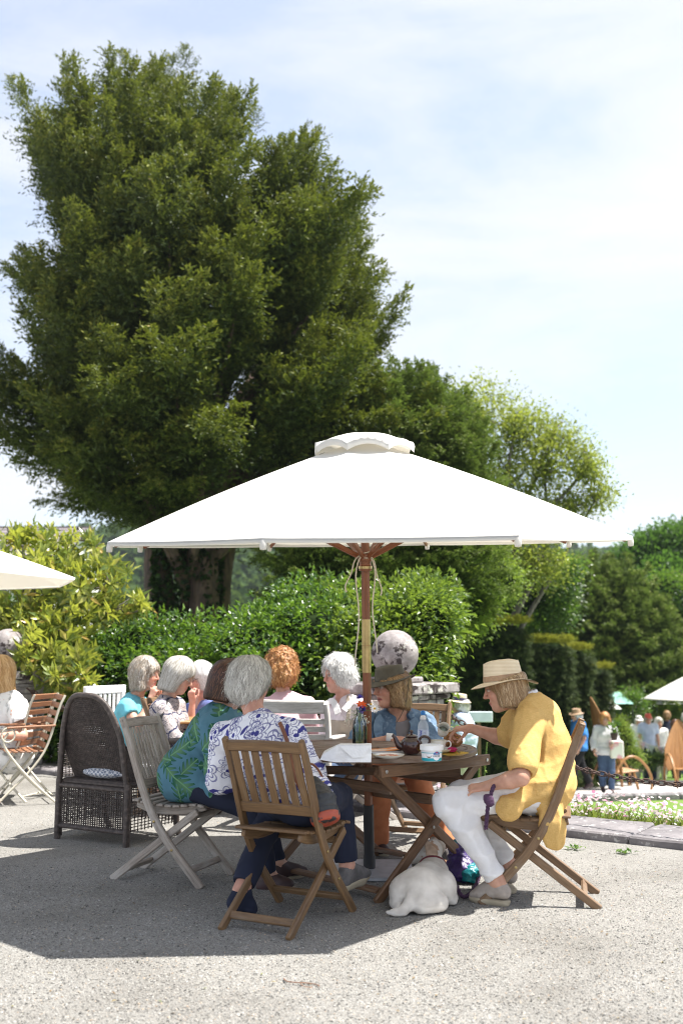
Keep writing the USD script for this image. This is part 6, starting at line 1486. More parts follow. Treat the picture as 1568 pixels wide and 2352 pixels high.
strap(dog, 'collar', ring, .024, mat('dark_red_webbing', (.13, .022, .03), .7), O, 25, up=nd) if False else obj('collar', (lambda g_: (g_[0] - O, g_[1]))(tube(nk + np.outer(np.cos(a), e1) * .066 + np.outer(np.sin(a), e2) * .066, .0115, 6)), mat('dark_red_webbing', (.16, .025, .035), .7), dog, True)
# the leash
def rope(parent, name, pts, r_, O, m):
    c_ = curve(pts, 60); ph = np.cumsum(np.r_[0, np.linalg.norm(np.diff(c_, axis=0), axis=1)]) / (r_ * 5.5) * 2 * np.pi
    t = nrm(np.gradient(c_, axis=0)); a = nrm(np.cross(t, [.3, .8, .5])); b_ = np.cross(t, a); ms = []
    c_ = curve(pts, 160); ph = np.cumsum(np.r_[0, np.linalg.norm(np.diff(c_, axis=0), axis=1)]) / (r_ * 5.5) * 2 * np.pi
    t = nrm(np.gradient(c_, axis=0)); a = nrm(np.cross(t, [.3, .8, .5])); b_ = np.cross(t, a)
    for k in range(3): ms.append(tube(c_ + (a * np.cos(ph + k * 2.094)[:, None] + b_ * np.sin(ph + k * 2.094)[:, None]) * r_ * .5, r_ * .55, 5))
    v, f = cat(*ms); return obj(name, (v - O, f), m, parent, True)
ls = thing('dog_leash', 'twisted purple rope leash hanging over the thigh of the woman in yellow', 'leash', G(1110, 2070))
LO = G(1110, 2070)
rope(ls, 'rope', [P(1134, 1806, 5.30), P(1128, 1822, 5.26), P(1121, 1850, 5.26), P(1117, 1885, 5.27), P(1115, 1905, 5.28)], .011, LO, M['purple_rope'])
B = Blob(); B.ell(P(1122, 1838, 5.25), (.022, .02, .024)); B.cap(P(1118, 1832, 5.245), P(1127, 1846, 5.25), .013, .013); V, F = mesh_of(B, .005, .004, (40, 40, 40)); obj('knot', (V - LO, F), M['purple_rope'], ls, True)
rope(ls, 'rope', [G(1050, 2062) + V3(0, 0, .06), G(1064, 2066) + V3(0, 0, .012), G(1078, 2060) + V3(0, 0, .012), G(1092, 2046) + V3(0, 0, .02), G(1102, 2028) + V3(0, 0, .05), P(1106, 2005, 5.62)], .011, LO, M['purple_rope'])
# teal and purple bag on the ground
BO = G(1066, 2032); bg = thing('cloth_bag', 'crumpled teal and purple cloth bag on the gravel behind the dog', 'bag', BO)
M['tealnylon'] = mat('teal_nylon', (.005, .20, .22), .35, (.003, .10, .12), scale=12, bump=.5, bscale=22, bdist=.02); M['purplenylon'] = mat('purple_nylon', (.065, .03, .16), .4, (.03, .015, .09), scale=12, bump=.5, bscale=22, bdist=.02)
B = Blob(); B.ell(V3(.0, .06, .07), (.09, .07, .07)).ell(V3(-.02, .10, .14), (.06, .05, .06)); V, F = mesh_of(B, .008, .02, (12, 12, 12)); obj('purple_part', (V, F), M['purplenylon'], bg, True)
B = Blob(); B.ell(V3(.04, .02, .055), (.06, .05, .055)).ell(V3(-.02, .14, .19), (.035, .05, .035)); V, F = mesh_of(B, .008, .02, (14, 14, 14), 3); obj('teal_part', (V, F), M['tealnylon'], bg, True)
# handbag on the seat's right side
HB = P(724, 1895, 4.98); M['blackleather'] = mat('black_leather', (.028, .030, .034), .42, (.018, .019, .021), scale=8, bump=.3, bscale=60); M['redleather'] = mat('red_brown_leather', (.40, .075, .035), .4, (.30, .05, .025), scale=10)
hb = thing('handbag', 'black leather bucket handbag with red-brown base leaning beside the seat', 'handbag', HB - V3(0, 0, .05))
HO = HB - V3(0, 0, .05)
B = Blob(); ax = nrm(P(720, 1790, 5.07) - P(745, 1885, 4.98)); bot, top_ = P(746, 1876, 5.0), P(719, 1800, 5.08)
B.chain([bot, (bot + top_) / 2, top_], [.070, .068, .042], .05); e_ = nrm(np.cross(ax, [0, -1, .2])); 
B.plane(bot + ax * -.03, -ax, .012); Vb, Fb = mesh_of(B, .0065, .010, (16, 16, 10), 5)
dd = (Vb - bot) @ ax
obj('bag_body', (Vb - HO, Fb), M['blackleather'], hb, True)
B2 = Blob(); B2.chain([bot, (bot + top_) / 2], [.0745, .072], .05); B2.plane(bot - ax * .034, -ax, .010); B2.plane(bot + ax * .008, ax, .004); Vr, Fr = mesh_of(B2, .0065); obj('red_base', (Vr - HO, Fr), M['redleather'], hb, True)
obj('bag_handle', tube(curve([top_ - e_ * .04, top_ + ax * .05 - e_ * .02, top_ + ax * .10 + e_ * .01, top_ + ax * .05 + e_ * .045, top_ + e_ * .045], 18) - HO, .006, 6), M['strapbrown'], hb, True)
for q in (-1, 1): obj('ring', arr(trimesh.creation.torus(.014, .0035, transform=trimesh.transformations.translation_matrix(top_ + e_ * q * .042 + ax * .0 + V3(0, -.01, 0) - HO))), M['brass'], hb, True)
obj('tassel', tube([top_ + V3(.01, -.05, -.01) - HO, top_ + V3(.022, -.062, -.05) - HO, top_ + V3(.026, -.066, -.085) - HO], [.006, .004, .007], 6), M['strapbrown'], hb, True)

# ---- on the table (heights from the table top)
TT = TZ + .003
def T_at(px, py): return G(px, py, TT)
M['paper'] = mat('white_paper', (.80, .80, .80), .75, (.75, .75, .76), scale=9, bump=.35, bscale=14, bdist=.02)
a, b_ = T_at(762, 1752), T_at(852, 1752); w_ = b_[0] - a[0]
pb = thing('paper_parcel', 'folded white paper parcel at the table edge left of the pole', 'parcel', (a[0], a[1], TT)); hh = .088
v = np.array([(.02, 0, 0), (w_, 0.0, 0), (w_ + .004, 0, hh), (.032, .005, hh), (.0, .115, 0), (w_, .12, 0), (w_ + .004, .115, hh * .98), (.045, .11, hh * 1.0), (-.062, .02, .012), (-.058, .085, .012), (-.045, .02, .04), (-.04, .085, .05)])
fq = [(0, 1, 2, 3), (1, 5, 6, 2), (3, 2, 6, 7), (5, 4, 7, 6), (4, 0, 1, 5), (0, 3, 10, 8), (7, 4, 9, 11), (3, 7, 11, 10), (8, 10, 11, 9), (0, 8, 9, 4)]
tm = trimesh.Trimesh(v, tri(fq), process=False); tm = tm.subdivide().subdivide().subdivide(); q = np.array(tm.vertices); n_ = vnormals(q, np.array(tm.faces))
q = q + n_ * ((meshkit.fbm(q * 26, 3, 2) - .5) * .009)[:, None]; q[:, 2] = np.maximum(q[:, 2], .001)
obj('wrapping', (q, np.array(tm.faces)), M['paper'], pb, 25)
fl = np.array([(.035, -.0035, hh * .98), (w_ - .004, -.0035, hh * .96), (w_ * .80, -.005, hh * .30), (w_ * .52, -.005, hh * .27)]); fl2 = fl + V3(0, -.0018, 0)
obj('flap', (np.vstack([fl, fl2]), tri([(4, 7, 6, 5), (0, 1, 2, 3), (0, 3, 7, 4), (3, 2, 6, 7), (2, 1, 5, 6), (1, 0, 4, 5)])), M['paper'], pb)
# bottle vase with flowers
M['glass'] = usdkit.material(stage, LK + '/clear_glass', {'t': ('transparent_bsdf', {'color': (.93, .96, .94)}), 'g': ('glossy_bsdf', {'roughness': .03, 'color': (.9, .9, .9)}), 'f': ('fresnel', {'IOR': 1.5}), 'm': ('mix_closure', {})}, [('f.fac', 'm.fac'), ('t.BSDF', 'm.closure1'), ('g.BSDF', 'm.closure2')], surface='m.closure')
M['stem'] = mat('green_stem', (.12, .22, .04), .6, (.07, .14, .025), scale=30); M['cornflower'] = mat('cornflower_blue', (.10, .08, .50), .6, (.06, .04, .34), scale=40); M['orangeflower'] = mat('orange_petal', (.85, .14, .015), .55, (.7, .09, .01)); M['whiteflower'] = mat('white_petal', (.80, .79, .76), .6); M['yellowc'] = mat('yellow_flower_eye', (.70, .42, .03), .7)
vc = T_at(826, 1722); vc[1] += .0; VO = V3(vc[0], vc[1], TT)
vz = thing('bottle_vase', 'clear glass bottle vase of wildflowers standing left of the parasol pole', 'vase', VO)
obj('bottle', lathe([(.001, .003), (.040, .002), (.043, .010), (.043, .13), (.040, .155), (.024, .19), (.0185, .20), (.0185, .225), (.021, .228), (.021, .24), (.0165, .24), (.0165, .20), (.021, .188), (.037, .154), (.040, .13), (.040, .012), (.001, .010)], 28), M['glass'], vz, True)
M['water'] = usdkit.material(stage, LK + '/vase_water', {'t': ('transparent_bsdf', {'color': (.80, .88, .72)}), 'g': ('glossy_bsdf', {'roughness': .02}), 'f': ('fresnel', {'IOR': 1.33}), 'm': ('mix_closure', {})}, [('f.fac', 'm.fac'), ('t.BSDF', 'm.closure1'), ('g.BSDF', 'm.closure2')], surface='m.closure')
obj('water', lathe([(.001, .012), (.0385, .013), (.0385, .10), (.001, .10)], 24), M['water'], vz, True)
def flower(parent, tip, d, kind):
    d = nrm(d); e1 = nrm(np.cross(d, [.3, .9, .2])); e2 = np.cross(d, e1)
    Rf = np.stack([e1, e2, d], 1); r = np.random.default_rng(int(abs(tip[0] * 1e4)) % 997)
    if kind == 'corn':
        a = r.random(34) * 6.283; el = .15 + r.random(34) * 1.1; dd = np.stack([np.cos(a) * np.cos(el), np.sin(a) * np.cos(el), np.sin(el)], 1)
        me = leaf_quads(np.zeros((34, 3)) + dd * .004, dd, np.tile([0, 0, 1.0], (34, 1)), .026, .011, .1, .05); obj('blue_flower', (me[0] @ Rf.T + tip, me[1]), M['cornflower'], parent)
    elif kind == 'poppy':
        a = np.arange(12) * .5236; el = .35 + .3 * (np.arange(12) % 2); dd = np.stack([np.cos(a) * np.cos(el), np.sin(a) * np.cos(el), np.sin(el)], 1)
        me = leaf_quads(dd * .003, dd, np.tile([0, 0, 1.0], (12, 1)), .034, .024, .1, .1); obj('orange_flower', (me[0] @ Rf.T + tip, me[1]), M['orangeflower'], parent)
    elif kind == 'daisy':
        a = np.arange(14) * .4488; dd = np.stack([np.cos(a), np.sin(a), 0 * a + .1], 1); me = leaf_quads(dd * .006, dd, np.tile([0, 0, 1.0], (14, 1)), .024, .009, .05, .05); obj('daisy', (me[0] @ Rf.T + tip, me[1]), M['whiteflower'], parent)
        s_ = trimesh.creation.icosphere(1, .008); obj('daisy_eye', (np.array(s_.vertices) * [1, 1, .6] @ Rf.T + tip, np.array(s_.faces)), M['yellowc'], parent)
    else:
        p_ = r.normal(size=(46, 3)) * [.017, .017, .012]; dd = rand_unit(r, 46); me = leaf_quads(p_, dd, rand_unit(r, 46), .009, .008, .1, .1); obj('cream_flower', (me[0] @ Rf.T + tip, me[1]), mat(f'cream_flower_{len(_used)}', (.72, .70, .55), .7), parent)
for (px, py, Y, kind, d) in ((826, 1606, 6.02, 'corn', (.05, -.3, 1)), (830, 1622, 6.0, 'poppy', (.1, -.6, 1)), (831, 1632, 5.99, 'corn', (0, -.8, .6)), (826, 1648, 6.0, 'umbel', (-.1, -.3, 1)), (812, 1640, 6.02, 'umbel', (-.5, -.2, .8)), (800, 1652, 6.03, 'umbel', (-.9, -.1, .3)), (806, 1630, 6.05, 'umbel', (-.5, 0, .8)), (860, 1628, 5.96, 'daisy', (.3, -1, .25)), (852, 1618, 6.08, 'daisy', (.2, -.6, .6)), (838, 1655, 5.99, 'umbel', (.2, -.4, .9))):
    tip = P(px, py, Y) - VO; base = V3((tip[0]) * -.25, (tip[1]) * -.2, .012)
    obj('flower_stem', tube(curve([base, V3(tip[0] * .05, tip[1] * .05, .12), V3(tip[0] * .16, tip[1] * .16, .225), tip * V3(.75, .75, .96), tip], 14), .0016, 5), M['stem'], vz, True); flower(vz, tip, V3(*d), kind)
# teapot
M['browncer'] = mat('brown_glaze', (.035, .012, .010), .10, (.025, .009, .008), coat=.6)
to = T_at(945, 1733); tp_ = thing('teapot', 'small glossy dark brown teapot behind the yogurt tub', 'teapot', (to[0], to[1], TT))
obj('pot', lathe([(.001, .002), (.036, .002), (.040, .006), (.056, .025), (.062, .048), (.058, .070), (.044, .088), (.034, .093), (.034, .096), (.001, .097)], 32), M['browncer'], tp_, True)
obj('lid', lathe([(.036, .0965), (.037, .100), (.030, .106), (.016, .111), (.008, .113), (.006, .119), (.011, .124), (.010, .131), (.001, .134)], 28), M['browncer'], tp_, True)
obj('spout', tube(curve([(-.050, -.006, .040), (-.078, -.010, .055), (-.088, -.012, .080), (-.108, -.014, .106)], 14), np.linspace(.020, .0085, 14), 12), M['browncer'], tp_, True)
obj('handle', tube(curve([(.048, 0, .082), (.078, 0, .098), (.100, 0, .085), (.094, 0, .055), (.060, 0, .034)], 20), .0075, 10), M['browncer'], tp_, True)
# yogurt tub with label
yo = T_at(991, 1748); YO = V3(yo[0], yo[1], TT); yt = thing('yogurt_tub', 'white and turquoise yogurt tub lettered GREEK at the table front', 'tub', YO)
M['tubwhite'] = mat('tub_plastic', (.80, .80, .80), .35, (.76, .76, .77)); M['tubturq'] = mat('tub_turquoise', (.02, .33, .40), .4); M['tubblue'] = mat('tub_blue', (.02, .10, .34), .4); M['labelwhite'] = mat('label_white', (.78, .79, .82), .5); M['ink'] = mat('ink', (.03, .04, .06), .6); M['labelred'] = mat('label_red', (.6, .04, .03), .5); M['coco'] = mat('brown_print', (.16, .08, .04), .6)
obj('tub', lathe([(.001, .001), (.049, .001), (.052, .006), (.0555, .058), (.0555, .062), (.001, .062)], 40), M['tubwhite'], yt, 30)
obj('lid', lathe([(.060, .056), (.062, .057), (.062, .079), (.059, .083), (.053, .084), (.052, .081), (.001, .081)], 40), M['tubwhite'], yt, 30)
obj('turquoise_band', lathe([(.0503, .002), (.0526, .006), (.0537, .018), (.0532, .0181)], 40), M['tubturq'], yt, 30)
obj('turquoise_band', lathe([(.0562, .043), (.0564, .046), (.0560, .0462)], 40), M['tubturq'], yt, 30)
def on_tub(shape2d, r_off, ang, zc, R0=.0535):
    """Wrap a flat outline (x along the rim, y up) onto the tub's wall."""
    m_ = shape2d; v = np.array(m_.vertices) if hasattr(m_, 'vertices') else np.array(m_[0]); f = np.array(m_.faces) if hasattr(m_, 'faces') else m_[1]
    rr = R0 + (v[:, 1] + zc - .03) * .065 + r_off + v[:, 2]; th = ang + v[:, 0] / R0
    return np.stack([rr * np.sin(th), -rr * np.cos(th), v[:, 1] + zc], 1), f
def disc2(rx, ry, n=28, th=.0006, y0=None, y1=None):
    import shapely.geometry as sg
    p = sg.Point(0, 0).buffer(1, 16); import shapely.affinity as af
    p = af.scale(p, rx, ry)
    if y0 is not None: p = p.intersection(sg.box(-1, y0, 1, y1))
    m_ = trimesh.creation.extrude_polygon(p, th, engine='earcut'); m_ = m_.subdivide().subdivide(); return m_
obj('round_label', on_tub(disc2(.0215, .0235), .0006, .42, .030), M['labelwhite'], yt)
obj('label_top', on_tub(disc2(.0195, .0215, y0=.006, y1=.03), .0014, .42, .030), M['tubblue'], yt)
t_ = meshkit.text_mesh('GREEK', .0095, .0006); t_.apply_translation([-t_.bounds[:, 0].mean(), -.006, 0]); obj('lettering', on_tub(t_, .0014, .42, .030), M['ink'], yt)
t_ = meshkit.text_mesh('Creamy', .0035, .0005); t_.apply_translation([-t_.bounds[:, 0].mean(), .0095, 0]); obj('lettering', on_tub(t_, .0021, .42, .030), M['labelwhite'], yt)
obj('red_mark', on_tub((lambda m_: m_)(trimesh.creation.box([.010, .004, .0006]).apply_translation([0, .0165, 0]).subdivide()), .0021, .42, .030), M['labelred'], yt)
obj('coconut_print', on_tub(disc2(.015, .012, y0=-.02, y1=.004), .0008, -.35, .032), M['coco'], yt); obj('coconut_flesh', on_tub(disc2(.014, .008, y0=-.006, y1=.009), .0013, -.35, .032), M['labelwhite'], yt)
# cup, saucer, plates, trays
M['china'] = mat('white_china', (.76, .75, .71), .18, (.74, .73, .69), coat=.4); M['chinarim'] = mat('gilt_rim', (.55, .45, .22), .3, metallic=.6)
def saucer(name, label, px, py, r_, m=M['china'], z=0.0, cat_='plate'):
    q = T_at(px, py); p_ = thing(name, label, cat_, (q[0], q[1], TT + z)); obj('dish', lathe([(.001, .001), (r_ * .55, .001), (r_ * .62, .004), (r_ * .92, .013), (r_, .019), (r_ * .985, .021), (r_ * .88, .0165), (r_ * .6, .007), (.001, .005)], 40), m, p_, True)
    obj('rim_line', lathe([(r_ * .975, .0212), (r_ * 1.003, .0195), (r_ * 1.003, .0185), (r_ * .97, .0206)], 40), M['chinarim'], p_, True); return p_, V3(q[0], q[1], TT + z)
pl, po = saucer('plate', 'floral-painted plate with leftovers lying left of the yogurt tub', 892, 1742, .088)
M['sauce'] = mat('red_berry_smear', (.50, .12, .07), .6, (.72, .62, .52), scale=38, lo=.42, hi=.55, bump=.5, bscale=60, bdist=.01); obj('crumbs', (lambda m_: (m_[0], m_[1]))(lathe([(.06, .0075), (.062, .012), (.045, .0185), (.02, .020), (.001, .0195)], 28)), M['sauce'], pl, True)
tr = T_at(1022, 1736); ty = thing('tray', 'yellow and black painted tray under the cup and cake', 'tray', (tr[0], tr[1] + .03, TT)); M['trayyellow'] = mat('yellow_painted_tray', (.60, .38, .04), .4, (.05, .06, .02), scale=16, lo=.40, hi=.46)
obj('tray_dish', (lambda m_: (m_[0] * V3(1.25, .9, 1), m_[1]))(lathe([(.001, .001), (.085, .001), (.100, .010), (.108, .011), (.108, .0135), (.098, .0125), (.084, .0035), (.001, .0035)], 40)), M['trayyellow'], ty, True)
sc_, so = saucer('saucer', 'white saucer with gilt rim under the teacup', 1012, 1731, .070, z=.0045, cat_='saucer')
cu = thing('teacup', 'white china teacup with thin gilt rim behind the yogurt tub', 'cup', (so[0] - .012, so[1] + .01, so[2] + .006))
obj('bowl', lathe([(.001, .002), (.022, .001), (.024, .006), (.034, .018), (.042, .040), (.046, .062), (.0445, .062), (.040, .040), (.031, .020), (.001, .010)], 36), M['china'], cu, True)
obj('rim_line', lathe([(.0462, .061), (.0466, .0632), (.0445, .0632)], 36), M['chinarim'], cu, True); obj('handle', tube(curve([(.044, -.004, .052), (.064, -.008, .054), (.070, -.009, .038), (.056, -.006, .020), (.036, -.003, .020)], 18), .004, 8), M['china'], cu, True)
ck = T_at(1040, 1722); cp = thing('cake', 'piece of crumbly brown cake behind the teacup', 'cake', (ck[0], ck[1] + .04, TT + .012)); M['cakem'] = mat('brown_cake', (.36, .17, .055), .9, (.16, .065, .02), scale=40, detail=6, bump=.9, bscale=55, bdist=.012)
B = Blob(); B.ell(V3(0, 0, .035), (.046, .04, .04)).ell(V3(-.012, .01, .068), (.030, .028, .026)).ell(V3(.022, 0, .03), (.034, .03, .028)); V, F = mesh_of(B, .005, .014, (26, 26, 26)); obj('crumb', (V, F), M['cakem'], cp, True)
nk_ = thing('napkin', 'crumpled dark pink paper napkin at the right end of the tray', 'napkin', (*T_at(1040, 1732)[:2], TT + .012)); B = Blob(); B.ell(V3(0, 0, .010), (.028, .02, .012)); V, F = mesh_of(B, .004, .02, (22, 22, 22)); obj('paper', (V, F), mat('magenta_paper', (.45, .01, .10), .7), nk_, True)
# small jug in the hand
M['jugc'] = mat('cream_china', (.70, .67, .60), .2, (.68, .65, .58), coat=.4)
jc = P(1018, 1676, 5.84); JO = jc; jg = thing('milk_jug', 'small cream china milk jug tipped towards us in the raised hand', 'jug', JO); ja = nrm(V3(.05, -.85, .50)); je1 = nrm(V3(1, 0, .05) - ja * (V3(1, 0, .05) @ ja)); je2 = np.cross(ja, je1); JR = np.stack([je1, je2, ja], 1)
v, f_ = lathe([(.001, -.052), (.022, -.052), (.029, -.040), (.034, -.012), (.030, .012), (.028, .022), (.031, .034), (.0295, .034), (.0265, .022), (.028, .010), (.031, -.012), (.026, -.040), (.001, -.046)], 32)
sp = (v[:, 2] > .015) * np.exp(-((np.arctan2(v[:, 1], v[:, 0]) - 2.9 + np.pi) % (2 * np.pi) - np.pi) ** 2 / .06) * .014; v = v * np.stack([1 + sp / .03, 1 + sp / .03, np.ones(len(v))], 1)
obj('jug_body', (v @ JR.T, f_), M['jugc'], jg, True); obj('handle', tube(curve(np.array([(.028, 0, .024), (.050, 0, .022), (.054, 0, 0), (.046, 0, -.02), (.031, 0, -.026)]) @ JR.T, 16), .004, 8), M['jugc'], jg, True)
obj('jug_inside', ((lathe([(.001, -.02), (.030, -.02), (.001, -.019)], 24)[0]) @ JR.T, lathe([(.001, -.02), (.030, -.02), (.001, -.019)], 24)[1]), mat('pale_green_glaze', (.52, .58, .48), .3), jg, True)
# water bottle
M['clearplastic'] = usdkit.material(stage, LK + '/clear_plastic', {'t': ('transparent_bsdf', {'color': (.90, .93, .96)}), 'g': ('principled_bsdf', {'base_color': (.72, .76, .80), 'roughness': .12}), 'm': ('mix_closure', {'fac': .34})}, [('t.BSDF', 'm.closure1'), ('p.BSDF' if False else 'g.BSDF', 'm.closure2')], surface='m.closure')
wq = T_at(972, 1716); wb = thing('water_bottle', 'clear plastic water bottle with blue and white sports cap', 'bottle', (wq[0], wq[1], TT))
obj('bottle', lathe([(.001, .002), (.030, .001), (.034, .006), (.034, .05), (.0325, .056), (.034, .062), (.034, .10), (.0325, .106), (.0335, .112), (.030, .135), (.017, .158), (.0145, .163), (.0145, .168), (.001, .168)], 30), M['clearplastic'], wb, True)
obj('label', lathe([(.0345, .058), (.0347, .058), (.0347, .102), (.0345, .102)], 30), mat('blue_white_label', (.60, .66, .82), .4, (.08, .12, .45), scale=45, lo=.38, hi=.48), wb, 30)
obj('cap', lathe([(.017, .162), (.018, .163), (.018, .178), (.013, .182), (.011, .186), (.011, .196), (.001, .197)], 24), M['tubwhite'], wb, 30); obj('blue_cap', lathe([(.0135, .190), (.0145, .192), (.0145, .206), (.011, .214), (.001, .216)], 22), mat('blue_plastic', (.02, .22, .62), .35), wb, 30)
# magazine
mg = T_at(888, 1728); mz = thing('magazine', 'magazine with orange picture lying on the table beside the pole', 'magazine', (mg[0], mg[1], TT)); M['magp'] = mat('orange_picture', (.80, .26, .05), .35, (.85, .78, .70), scale=13, detail=3, lo=.40, hi=.55)
cr, sr = math.cos(.25), math.sin(.25); Rz = np.array([[cr, -sr, 0], [sr, cr, 0], [0, 0, 1]])
v, f_ = box(.21, .15, .010, (0, 0, .0065)); obj('pages', (v @ Rz.T, f_), M['paper'], mz)
gx, gy = np.meshgrid(np.linspace(-.106, .106, 12), np.linspace(-.076, .076, 6), indexing='ij'); gz = .0135 + .022 * np.clip((gx + .02) / .126, 0, 1) ** 2 * (gy > -9) * np.clip(1 - np.abs(gx - .02) / .12, 0, 1); top_v = np.stack([gx, gy, gz], -1).reshape(-1, 3)
i, j = np.meshgrid(np.arange(11), np.arange(5), indexing='ij'); q = np.stack([i * 6 + j, (i + 1) * 6 + j, (i + 1) * 6 + j + 1, i * 6 + j + 1], -1).reshape(-1, 4)
obj('cover', (np.vstack([top_v, top_v - V3(0, 0, .0012)]) @ Rz.T, np.vstack([tri(q), tri(q)[:, ::-1] + 72])), M['magp'], mz)

# ---- bits on the gravel
rr = np.random.default_rng(44)
tw_ = G(690, 2266); tg_ = thing('twig', 'thin reddish dead twig lying on the sunlit gravel in front', 'twig', tw_); M['twigm'] = mat('dead_twig', (.22, .10, .05), .8, (.13, .06, .03), scale=40)
obj('stick', tube(curve([G(652, 2252) - tw_ + V3(0, 0, .006), G(680, 2264) - tw_ + V3(0, 0, .010), G(708, 2263) - tw_ + V3(0, 0, .006), G(733, 2271) - tw_ + V3(0, 0, .008)], 14), .0022, 5), M['twigm'], tg_, True)
obj('side_shoot', tube(curve([G(690, 2264) - tw_ + V3(0, 0, .008), G(702, 2272) - tw_ + V3(0, 0, .007), G(718, 2272) - tw_ + V3(0, 0, .006)], 8), .0015, 5), M['twigm'], tg_, True)
n = 260; yy = 3.4 + 6 * rr.random(n) ** 1.3; xx = (rr.random(n) * 2 - 1) * yy * .4; ok = ((np.c_[xx, yy] - EDGE_A) @ EDGE_N) < -.05; xx, yy = xx[ok], yy[ok]; n = len(xx)
M['litter'] = leafmat('leaf_litter', [(0, (.10, .06, .03)), (.5, (.20, .13, .06)), (.8, (.28, .22, .09)), (1, (.10, .14, .04))], .8, .1)
tag(prim(obj('leaf_litter', leaf_quads(np.c_[xx, yy, np.full(n, .006)], np.c_[rr.normal(size=(n, 2)), rr.normal(size=n) * .15], np.tile([0, 0, 1.0], (n, 1)), .012 + .016 * rr.random(n), .004 + .006 * rr.random(n), .2, .2), M['litter'])), 'scattered tiny dead leaves and bits lying on the gravel', 'leaf litter', kind='stuff')
for k_, (px, py, lab) in enumerate(((1318, 1952, 'small green weed growing at the foot of the kerb, nearer the chair'), (1432, 1962, 'small green weed growing at the foot of the kerb, nearer the right edge'))):
    q = G(px, py); w_ = thing('weed', lab, 'plant', q); a = rr.random(22) * 6.28; el = .2 + .6 * rr.random(22); obj('leaf', leaf_quads(rr.normal(size=(22, 3)) * V3(.03, .02, .004) + V3(0, 0, .006), np.stack([np.cos(a) * np.cos(el), np.sin(a) * np.cos(el), np.sin(el)], 1), np.tile([0, 0, 1.0], (22, 1)), .045, .018), M['laurel'], w_)
# ============================================================ garden furniture behind
M['wicker'] = usdkit.material(stage, LK + '/dark_wicker', {'c': ('texture_coordinate', {}), 'n': ('noise_texture', {'scale': 40.0, 'detail': 4.0}), 'r': ('rgb_ramp', {'ramp': [(.3, (.030, .022, .019)), (.6, (.075, .056, .048)), (.8, (.16, .13, .115))]}), 'b': ('bump', {'strength': .6, 'distance': .003}), 'p': ('principled_bsdf', {'roughness': .6})},
    [('c.object', 'n.vector'), ('n.fac', 'r.fac'), ('r.color', 'p.base_color'), ('n.fac', 'b.height'), ('b.normal', 'p.normal')], surface='p.BSDF')
def weave_panel(fn, nu, nv, ru=.0040, rv=.0034, amp=.0045, skip_u=0):
    """Open-work: stakes along v, weavers along u passing over and under. fn(u, v) -> point, normal."""
    ms = []
    for k in range(nu):
        u = (k + .5) / nu; pts = np.array([fn(u, v)[0] for v in np.linspace(0, 1, 12)]); ms.append(tube(pts, ru, 4, False))
    for k in range(nv):
        v = (k + .5) / nv; pts = []
        for i in range(nu * 2 + 1):
            p, n = fn(min(1, i / (nu * 2)), v); pts.append(p + n * amp * (1 if ((i // 1) + k) % 2 else -1) * (1 if i % 2 else 0))
        ms.append(tube(np.array(pts), rv, 3, False))
    return cat(*ms)
WCO = np.array([-1.60, 7.36, 0]); WF = nrm([.50, .86])
wc = thing('wicker_armchair', 'dark brown wicker armchair with tall rounded back and check cushion', 'armchair', WCO, facing(WF)); UsdGeom.Xformable(prim(wc)).AddScaleOp().Set(Gf.Vec3f(1.17, 1.05, 1.03))
# local frame: +y front. width .58, depth .56
def backpt(u, v):
    x = (u - .5) * .52 * (1 - .10 * max(0, v - .6) / .4); zt_ = .98 - .28 * abs(2 * u - 1) ** 3.2
    z = .40 + (zt_ - .40) * v; y = -.20 - .16 * v - .10 * (1 - (2 * u - 1) ** 2) * (.4 + .4 * v) + .08
    return np.array([x, y, z]), np.array([0, -1, .2])
obj('back_panel', weave_panel(backpt, 40, 84, .0050, .0046, .004), M['wicker'], wc, True)
rim = [backpt(u, 1.0)[0] for u in np.linspace(0, 1, 30)]
obj('back_rim', tube(np.array([(-.27, -.24, .02), (-.275, -.25, .35)] + rim + [(.275, -.25, .35), (.27, -.24, .02)]), .019, 8), M['wicker'], wc, True)
for sx in (-1, 1):
    arm_ = curve([backpt(.5 + .5 * sx * .98, .62)[0] + V3(sx * .02, 0, 0), (sx * .315, -.08, .665), (sx * .325, .12, .655), (sx * .325, .25, .64), (sx * .315, .29, .58), (sx * .30, .285, .40), (sx * .285, .27, .0)], 26)
    obj('arm', tube(arm_, .020, 8), M['wicker'], wc, True)
    obj('arm_panel', weave_panel(lambda u, v: (V3(sx * (.30 + .015 * v), -.24 + .50 * u, .40 + .24 * v), V3(sx, 0, 0)), 16, 18), M['wicker'], wc, True)
    obj('side_skirt', weave_panel(lambda u, v: (V3(sx * .285, -.24 + .51 * u, .09 + .30 * v), V3(sx, 0, 0)), 15, 15), M['wicker'], wc, True)
    obj('leg', tube([(sx * .275, -.25, 0), (sx * .275, -.25, .40)], .021, 8), M['wicker'], wc, True)
obj('rear_skirt', weave_panel(lambda u, v: (V3(-.27 + .54 * u, -.25, .10 + .25 * v), V3(0, -1, 0)), 30, 20, .0052, .0046), M['wicker'], wc, True)
obj('front_skirt', weave_panel(lambda u, v: (V3(-.27 + .54 * u, .27, .09 + .28 * v), V3(0, 1, 0)), 20, 14), M['wicker'], wc, True)
for z in (.09, .36): obj('rail', tube([(-.28, -.25, z), (.28, -.25, z)], .016, 8), M['wicker'], wc, True)
obj('seat', box(.55, .50, .04, (0, .01, .385), .015), M['wicker'], wc, 30)
